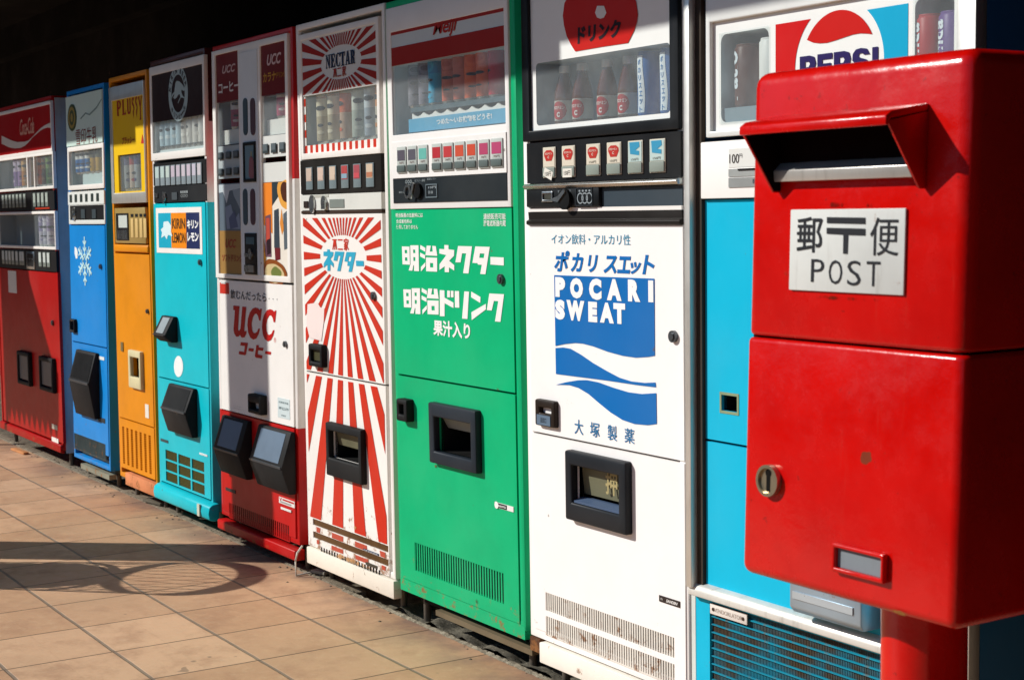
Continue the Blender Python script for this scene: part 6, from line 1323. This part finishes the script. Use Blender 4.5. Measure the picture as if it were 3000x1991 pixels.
q = (r[0], r[0] + .11, M.P(MM, 330, 1142, yc)[1], r[2] - .003); M.box('coin_slot', q, yc - .002, yc, paint('#c9ccc6', .3, .5, .1, metal=.5), cp); M.box('slot_mouth', sub(q, .3, .8, .75, 1.0), yc - .004, yc - .002, black(), cp)
q = (r[0], r[0] + .26, M.P(MM, 330, 1216, yc)[1], M.P(MM, 330, 1150, yc)[1]); M.box('lever_plate', q, yc - .002, yc, paint('#a7aaa6', .35, .5, .1, metal=.4), cp); M.build(MB().box(q[0] + .10, q[0] + .17, yc - .02, yc - .002, (q[2] + q[3]) / 2 - .004, (q[2] + q[3]) / 2 + .006), 'return_lever', steel(), cp)
zs = M.P(OO, 145, 173)[1]
hole = M.R(NN, 165, 1457, 277, 1580); hole = (hole[0], hole[1], M.P(OO, 300, 12)[1], hole[3])
d0 = tw + .001
DP = M.panel('door_panel', (d0, M.u1 - .047, zs + .003, cpr[2] - .003), [hole], paint(SKY, .34, .3, .06, rust=.2, rustz=1.1))
M.build(MB().liner(hole, .004, .06), 'recess', black(), DP)
M.frame('recess_trim', (hole[0] - .006, hole[1] + .006, hole[2] - .006, hole[3] + .006), .006, DOOR - .0012, DOOR, paint('#8a9a78', .6, .3, .3, rust=1, rustz=1.6), DP, bevel=0)
M.panel('door_panel', (d0, M.u1 - .047, zled + .004, zs - .003), [], paint(SKY, .34, .3, .06, rust=.5, rustz=.6))
M.build(MB().prism_x([(-.0005, zled + .012), (-.018, zled + .006), (-.024, zled - .004), (-.024, zled - .018), (-.0005, zled - .026)], M.u0, M.u1 - .047), 'ledge', paint('#d8d6ce', .5, .4, .15, dirt=.5, metal=.3), bevel=.003)
# steel tray jutting over the ledge
r = (M.P(OO, 640, 1120, -.05)[0], M.P(OO, 1055, 1180, -.05)[0])
zt_ = M.P(OO, 650, 1068, -.05)[1]; zb_ = M.P(OO, 660, 1140, -.05)[1]
o = M.build(MB().prism_x([(-.0005, zt_ + .20), (-.03, zt_ + .20), (-.06, zt_ + .02), (-.06, zb_), (-.05, zb_ - .012), (-.0005, zb_ - .012)], *r), 'pickup_tray', paint('#9fb0bc', .35, .5, .15, metal=.6), bevel=.004)
M.build(MB().box(r[0] + .012, r[1] - .02, -.063, -.0602, zb_ + .02, zt_ + .01), 'tray_lip', paint('#b9c6ce', .3, .5, .15, metal=.6), o)
# louvred lower grille with perforated bands
lw = (d0 + .012, M.u1 - .052, .05, zled - .028); nb = 14; hb = (lw[3] - lw[2]) / nb
M.build(MB().panel((M.u0 + .004, M.u1 - .046, .03, zled - .0262), [lw], DOOR, .012), 'lower_frame', paint(SKY, .34, .3, .08, rust=.6, rustz=.3))
LV = paint('#128aa4', .5, .2, .3, dirt=1.0)
for j in range(nb): M.build(MB().prism_x([(.004, lw[2] + hb * j + .001), (.0, lw[2] + hb * j + .001), (.0, lw[2] + hb * j + .0036), (.004, lw[2] + hb * j + .004)], lw[0] + .0005, lw[1] - .0005), 'louvre', LV)
mb = MB(); nbars = 150; pbar = (lw[1] - lw[0]) / nbars
for i in range(nbars): mb.box(lw[0] + pbar * (i + .25), lw[0] + pbar * (i + .72), .0045, .008, lw[2], lw[3])
def mesh_mat():
    m_, n, b = nodes_of('grimy painted mesh'); pos = worldpos(n)
    col = mixc(n, ramp(n, noise(n, 3.2, 5, .65, pos), .44, .60), (0.016, 0.20, 0.28, 1), (0.085, 0.062, 0.038, 1))
    n.links.new(mixc(n, ramp(n, noise(n, 30, 6, .7, pos), .5, .75, 0, .7), col, (0.05, 0.04, 0.028, 1)), b.inputs['Base Color']); b.inputs['Roughness'].default_value = .7; b.inputs['Specular IOR Level'].default_value = .15
    return m_
o = M.build(mb, 'vent_mesh', mesh_mat(), weld=False)
M.box('vent_backing', (lw[0] - .002, lw[1] + .002, lw[2] - .002, lw[3] + .002), .0125, .016, paint('#0b0907', .8, .1))
npr = (M.P(OO, 172, 1150)[0], M.P(OO, 386, 1190)[0], M.P(OO, 280, 1212)[1], M.P(OO, 280, 1152)[1])
o = M.box('nameplate', npr, DOOR - .004, DOOR - .0005, flat('#dcd4ca', .4), bevel=.001); M.text('VENDORLATOR', sub(npr, .12, .88, .3, .7), flat('#a89c92'), o, y=DOOR - .0048)
M.build(MB().knob(npr[0] + .012, (npr[2] + npr[3]) / 2, DOOR - .0055, DOOR - .004, .004, .004, 12).knob(npr[1] - .012, (npr[2] + npr[3]) / 2, DOOR - .0055, DOOR - .004, .004, .004, 12), 'screw', paint('#4a3a30', .5, .3), o)
M.feet()

# ---------------------------------------------------------------- the postbox in front
TI = 0.034
M = Machine('tall red postbox with a white enamel POST plate, in the right foreground', -1.755, -1.345, 0, 1.40, 0, tilt=TI, Y=-.75, name='postbox', cat='postbox', group=None)
def post_paint():
    m, n, b = nodes_of('old red enamel'); pos = worldpos(n)
    col = mixc(n, ramp(n, noise(n, 4, 6, 0.65, pos), 0.35, 0.7), (0.58, 0.004, 0.002, 1), (0.48, 0.002, 0.001, 1))
    col = mixc(n, ramp(n, noise(n, 2.2, 6, 0.7, pos), 0.55, 0.78, 0, .5), col, (0.62, 0.016, 0.004, 1))
    st = n.nodes.new('ShaderNodeMapping'); n.links.new(pos, st.inputs[0]); st.inputs['Scale'].default_value = (22, 22, 2.2)
    col = mixc(n, ramp(n, noise(n, 1.3, 6, 0.7, st.outputs[0]), 0.62, 0.82, 0, .3), col, (0.52, 0.07, 0.045, 1))
    col = mixc(n, ramp(n, noise(n, 48, 4, 0.7, pos), 0.66, 0.70, 0, .55), col, (0.20, 0.004, 0.002, 1))
    col = mixc(n, ramp(n, noise(n, 19, 3, 0.5, pos), 0.735, 0.755, 0, .8), col, (0.12, 0.045, 0.02, 1))
    n.links.new(col, b.inputs['Base Color'])
    n.links.new(ramp(n, noise(n, 12, 6, 0.7, pos), 0.3, 0.75, .15, .34), b.inputs['Roughness']); b.inputs['Specular IOR Level'].default_value = .34
    bp = n.nodes.new('ShaderNodeBump'); bp.inputs['Strength'].default_value = .35; bp.inputs['Distance'].default_value = .006
    n.links.new(math_(n, 'ADD', math_(n, 'MULTIPLY', noise(n, 7, 3, .5, pos), 1.2), math_(n, 'MULTIPLY', noise(n, 70, 4, .6, pos), .22)), bp.inputs['Height']); n.links.new(bp.outputs[0], b.inputs['Normal'])
    return m
PR = post_paint()
uA, uB = M.P(MM, 462, 620)[0], M.P(MM, 1983, 650)[0]
zT = M.P(MM, 700, 405)[1]; zG = M.P(NN, 1100, 1105)[1]; zB = M.P(OO, 900, 1120)[1] + .004
Yf = M.Y
def rb(name, z0, z1, bev, seam_top):
    me = bpy.data.meshes.new(name); bm = bmesh.new(); ox, oy, oz = M.root.location
    bmesh.ops.create_cube(bm, size=1)
    for v in bm.verts:
        x = uA if v.co.x < 0 else uB; y = Yf if v.co.y < 0 else Yf + .33; z = z0 if v.co.z < 0 else z1
        v.co = (x, y, z)
    zs_ = z1 if seam_top else z0
    big = [e for e in bm.edges if not all(abs(v.co.z - zs_) < 1e-5 for v in e.verts)]
    bmesh.ops.bevel(bm, geom=big, offset=bev, segments=5, affect='EDGES', profile=.5, clamp_overlap=True)
    sm = [e for e in bm.edges if all(abs(v.co.z - zs_) < 1e-5 for v in e.verts) and len(e.link_faces) == 2 and e.calc_face_angle(0) > .5]
    bmesh.ops.bevel(bm, geom=sm, offset=.0065, segments=3, affect='EDGES', profile=.5, clamp_overlap=True)
    for v in bm.verts: v.co.y += (v.co.z - 1.0) * TI; v.co -= Vector((ox, oy, oz))
    for f in bm.faces: f.smooth = True
    for e in bm.edges:
        if len(e.link_faces) == 2 and e.calc_face_angle(0) > .7: e.smooth = False
    bm.to_mesh(me); bm.free()
    return link_mesh(name, me, PR, M.root)
# closed upper housing; a near-black plate paints in the slot's dark opening
slot = (M.P(MM, 405, 770, -.07)[0] + .006, M.P(MM, 1690, 655)[0] - .006, M.P(MM, 1100, 1064)[1], M.P(MM, 1100, 800)[1])
up = rb('upper_housing', zG + .0015, zT, .022, False)
lo = rb('collection_door', zB, zG - .0015, .016, True)
M.build(MB().box(uA + .010, uB - .010, Yf + .008, Yf + .32, zG - .02, zG + .02), 'seam', paint('#120202', .8, .1), up)
M.build(MB().box(slot[0], slot[1], Yf - .002, Yf - .0005, slot[2], slot[3]), 'slot_mouth', paint('#140404', .8, .05), up)
lz0, lz1 = M.P(MM, 1150, 1160)[1], M.P(MM, 1150, 1066)[1]
M.build(MB().prism_x([(Yf - .0005, lz0), (Yf - .014, lz0), (Yf - .016, lz1 - .003), (Yf - .012, lz1), (Yf - .0025, lz1 + .008), (Yf - .0005, lz1 + .008)], slot[0], slot[1]), 'slot_lip', paint('#cfcac2', .35, .5, .15, metal=.55, dirt=.3), up, bevel=.002)
# folded hood: sloping top sheet and two triangular cheeks
hp = .073; zh1 = M.P(MM, 1690, 655)[1]; zh0 = zh1 - .011; hl_, hr_ = M.P(MM, 405, 770, -.07)[0], M.P(MM, 1690, 655)[0]; zlo = M.P(MM, 1725, 1222)[1]
th = .004; il = hl_ + .028
mb = MB()
mb.prism_x([(Yf - .0005, zh1 + .004), (Yf - hp * .9, zh0 + .004), (Yf - hp - .002, zh0 - .002), (Yf - hp - .002, zh0 - .014), (Yf - hp + .004, zh0 - .014), (Yf - hp * .9, zh0 - .006), (Yf - .0005, zh1 - .006)], hl_, hr_)
HD = M.build(mb, 'hood', PR, up, bevel=.0025)
for a, b_, lo_ in ((hr_ - th, hr_, 0), (hl_, hl_ + th, 0)):
    M.build(MB().prism_x([(Yf - .0005, zh1 - .0065), (Yf - hp + .001, zh0 - .0085), (Yf - .012, zlo), (Yf - .0005, zlo)], a, b_), 'hood_cheek', PR, HD, bevel=.0012)
# near-black sheets that paint in the deep shade under the hood
shade_mat = paint('#140605', .9, .05, .3)
M.build(MB().prism_x([(Yf - .0008, zh1 - .0068), (Yf - hp + .003, zh0 - .0088), (Yf - hp + .003, zh0 - .0098), (Yf - .0008, zh1 - .0078)], hl_ + th + .0003, hr_ - th - .0003), 'hood_shade_sheet', shade_mat, HD)
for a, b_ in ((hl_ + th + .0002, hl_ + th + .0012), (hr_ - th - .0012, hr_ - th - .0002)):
    M.build(MB().prism_x([(Yf - .0009, zh1 - .008), (Yf - hp + .004, zh0 - .0100), (Yf - .0125, zlo + .002), (Yf - .0009, zlo + .002)], a, b_), 'hood_shade_sheet', shade_mat, HD)
# enamel plate
pl = (M.P(NN, 660, 400)[0], M.P(NN, 1486, 400)[0], M.P(NN, 1070, 728)[1], M.P(NN, 1070, 127)[1])
PL = M.build(MB().box(pl[0], pl[1], Yf - .004, Yf - .0005, pl[2], pl[3]), 'sign_plate', paint('#cfd0ca', .35, .4, .12, rust=.35, rustz=2.0, dirt=.25), up, bevel=.0015)
yk = -.0048; ky = Yf + yk
ink = flat('#2a2b2e', .5)
def PT(x, y): return M.P(NN, x, y, yk)
def trect(x0, y0, x1, y1): a = PT(x0, (y0 + y1) / 2); b_ = PT(x1, (y0 + y1) / 2); return (a[0], b_[0], PT((x0 + x1) / 2, y1)[1], PT((x0 + x1) / 2, y0)[1])
mb = MB()
for chx, r, bo_ in (('郵', trect(697, 184, 880, 440), .010), ('便', trect(1222, 188, 1427, 464), 0.0)): M.text(chx, r, None, y=ky, bold=bo_, mb=mb)
for lp in ([(912, 186), (1188, 190), (1188, 236), (912, 230)], [(910, 262), (1188, 269), (1188, 319), (1065, 315), (1060, 450), (1028, 448), (1030, 313), (910, 306)]): M.shape([[PT(x, y) for x, y in lp]], None, y=ky, mb=mb)
M.build(mb, 'lettering', ink, PL, weld=False)
mb = MB()
for chx, a in (('P', (798, 488, 891, 652)), ('O', (925, 494, 1021, 668)), ('S', (1058, 498, 1155, 678)), ('T', (1196, 504, 1294, 682))): M.text(chx, trect(*a), None, y=ky, bold=-.005, mb=mb)
M.build(mb, 'lettering', ink, PL, weld=False)
def pstain(k, x0, y0, x1, y1, par, c1, c2, seed, amt):
    a = M.P(k, x0, y0); b_ = M.P(k, x1, y1); y = Yf - .0011
    M.build(MB().add([(a[0], y, b_[1]), (b_[0], y, b_[1]), (b_[0], y, a[1]), (a[0], y, a[1])], [(0, 1, 2, 3)]), 'rust_stain', stain_mat(c1, c2, seed, amt), par)
pstain(NN, 600, 60, 1560, 135, up, '#5a0a04', '#8a1408', 1.4, .04); pstain(NN, 640, 715, 1540, 830, up, '#4a1206', '#7a2408', 2.4, .04); pstain(NN, 590, 480, 665, 760, up, '#8a2410', '#c0503a', 3.4, .02); pstain(NN, 1478, 100, 1560, 800, up, '#7a1c0a', '#a83820', 4.4, -.02)
pstain(OO, 350, 880, 700, 1060, lo, '#6a3208', '#a85a18', 5.4, -.02); pstain(OO, 620, 1000, 1100, 1160, lo, '#6a3a0c', '#a8641c', 6.4, .0); pstain(OO, 1130, 1120, 1400, 1235, lo, '#5a3a18', '#9a6a34', 7.4, .08); pstain(OO, 800, 80, 1040, 200, lo, '#5a0604', '#7a0a06', 8.4, .0); pstain(OO, 870, 700, 1220, 800, lo, '#5a0604', '#7a0a06', 9.4, -.03)
# lock
cu, cz = M.P(OO, 513, 408); rl = (M.P(OO, 575, 408)[0] - M.P(OO, 450, 408)[0]) / 2
LK = M.build(MB().knob(cu, cz, Yf - .009, Yf - .0005, rl, rl, 32, hole=.8).knob(cu, cz, Yf - .005, Yf - .0004, rl * .79, rl * .79, 32), 'lock', paint('#b9a98c', .3, .5, .15, metal=.85), lo, smooth=True)
kh = [(cu + .006 * math.cos(a), cz + .011 + .006 * math.sin(a)) for a in [math.radians(-50 + 280 * k / 10) for k in range(11)]] + [(cu - .0038, cz - .016), (cu + .0038, cz - .016)]
M.shape([kh], paint('#0c0806', .8, .05), LK, y=Yf - .0056, name='keyhole')
# card window
cw = (M.P(OO, 890, 860)[0], M.P(OO, 1196, 900)[0], M.P(OO, 1040, 968)[1], M.P(OO, 1040, 798)[1])
CW = M.build(MB().panel(cw, [(cw[0] + .006, cw[1] - .006, cw[2] + .006, cw[3] - .006)], Yf - .010, Yf - .0005), 'card_window', PR, lo, bevel=.0025, seg=3)
M.build(MB().box(cw[0] + .006, cw[1] - .006, Yf - .002, Yf - .0004, cw[2] + .006, cw[3] - .006), 'card', paint('#7c8488', .5, .3, .25, dirt=.3), CW)
# column
pcx, pcy, prad = -1.525, Yf + .13, .0593
M.tilt = None
MB().lathe([(prad, ZG + 0.03), (prad, zB + .01)], pcx, pcy, 36).build('column', PR, M.root, origin=M.root.location, smooth=True)
MB().lathe([(a_, b_ + ZG) for a_, b_ in [(0, .0005), (.14, .0005), (.14, .02), (.09, .03), (prad + .001, .031), (prad + .001, .06)]], pcx, pcy, 36).build('base_plate', PR, M.root, origin=M.root.location, smooth=True)

# ---------------------------------------------------------------- odds and ends on the ground
def slab(name, x, y, z, L, W, H, rot, mat, label, cat):
    mb = MB().box(-L / 2, L / 2, -W / 2, W / 2, 0, H); o = mb.build(name, mat, None, bevel=min(.003, H * .3)); o.location = (x, y, z + .0004); o.rotation_euler[2] = rot; tag(o, label, cat); return o
slab('wood_block', -6.62, .055, ZG + .003, .16, .06, .012, .15, paint('#6a6456', .8, .2, .3), 'grey wooden shim lying before the orange-yellow machine', 'wood block')
slab('wood_strip', -8.55, -.03, ZG, .22, .03, .012, .05, paint('#c98a58', .8, .2, .3), 'short bare wooden strip lying by the red machine', 'wood strip')
slab('stone_chip', -4.95, .055, ZG + .004, .07, .035, .012, .3, paint('#a8a294', .8, .2, .3), 'small grey stone chip below the sunburst machine', 'stone chip')
cb_ = MB().tube([(-4.952, -.012, .055), (-4.958, -.03, .03), (-4.965, -.034, .0), (-4.972, -.03, ZG + .004), (-4.98, .03, ZG + .006)], .0035, 8).build('power_cable', flat('#d8d4c8'), None, smooth=True)
tag(cb_, 'short white cable hanging between the coffee machine and the sunburst machine', 'cable')
# crumpled rubber sheet in the open gutter
random.seed(4); mb = MB(); NX, NY = 90, 16; X0, X1, Y0, Y1 = -4.45, -2.70, KERB + .012, .26
vs = []
for j in range(NY + 1):
    for i in range(NX + 1):
        x = X0 + (X1 - X0) * i / NX; y = Y0 + (Y1 - Y0) * j / NY
        ph = x * 30 + math.sin(y * 20 + x * 5) * .9 + y * 9
        z = ZG - .006 + .010 * (math.sin(ph) ** 3) + .004 * math.sin(x * 61 + y * 33) + .002 * rnd.random() + .008 * (1 - j / NY) ** 3
        vs.append((x + .006 * math.sin(j * 1.3), y + .008 * math.sin(x * 23), max(z, ZG - .029)))
mb.add(vs, [(j * (NX + 1) + i, j * (NX + 1) + i + 1, (j + 1) * (NX + 1) + i + 1, (j + 1) * (NX + 1) + i) for j in range(NY) for i in range(NX)])
tag(mb.build('rubber_sheet', dirt_mat('dusty black rubber', (0.06, 0.056, 0.045, 1), (0.20, 0.18, 0.135, 1), 9), None, smooth=True), 'crumpled dusty black rubber sheet in the gutter below the green machine', 'rubber sheet')
gm = dirt_mat('loose grit', (0.10, 0.085, 0.06, 1), (0.26, 0.22, 0.16, 1), 40); mb = MB()
for i in range(260):
    x = rnd.uniform(-8.5, -1.5); y = KERB + abs(rnd.gauss(0, .05)) * rnd.choice((-1.0, 1, 1)); z = ZG if y < KERB else (ZG + .003 if x < -4.62 and y < .08 else ZG - .03)
    s_z = rnd.uniform(.0015, .005); a = rnd.uniform(0, 6.28)
    p = [(x + s_z * 1.6 * math.cos(a + k * 1.57) * rnd.uniform(.7, 1.2), y + s_z * 1.6 * math.sin(a + k * 1.57) * rnd.uniform(.7, 1.2), z) for k in range(4)] + [(x, y, z + s_z)]
    mb.add(p, [(0, 1, 4), (1, 2, 4), (2, 3, 4), (3, 0, 4)])
tag(mb.build('grit', gm), kind='stuff')
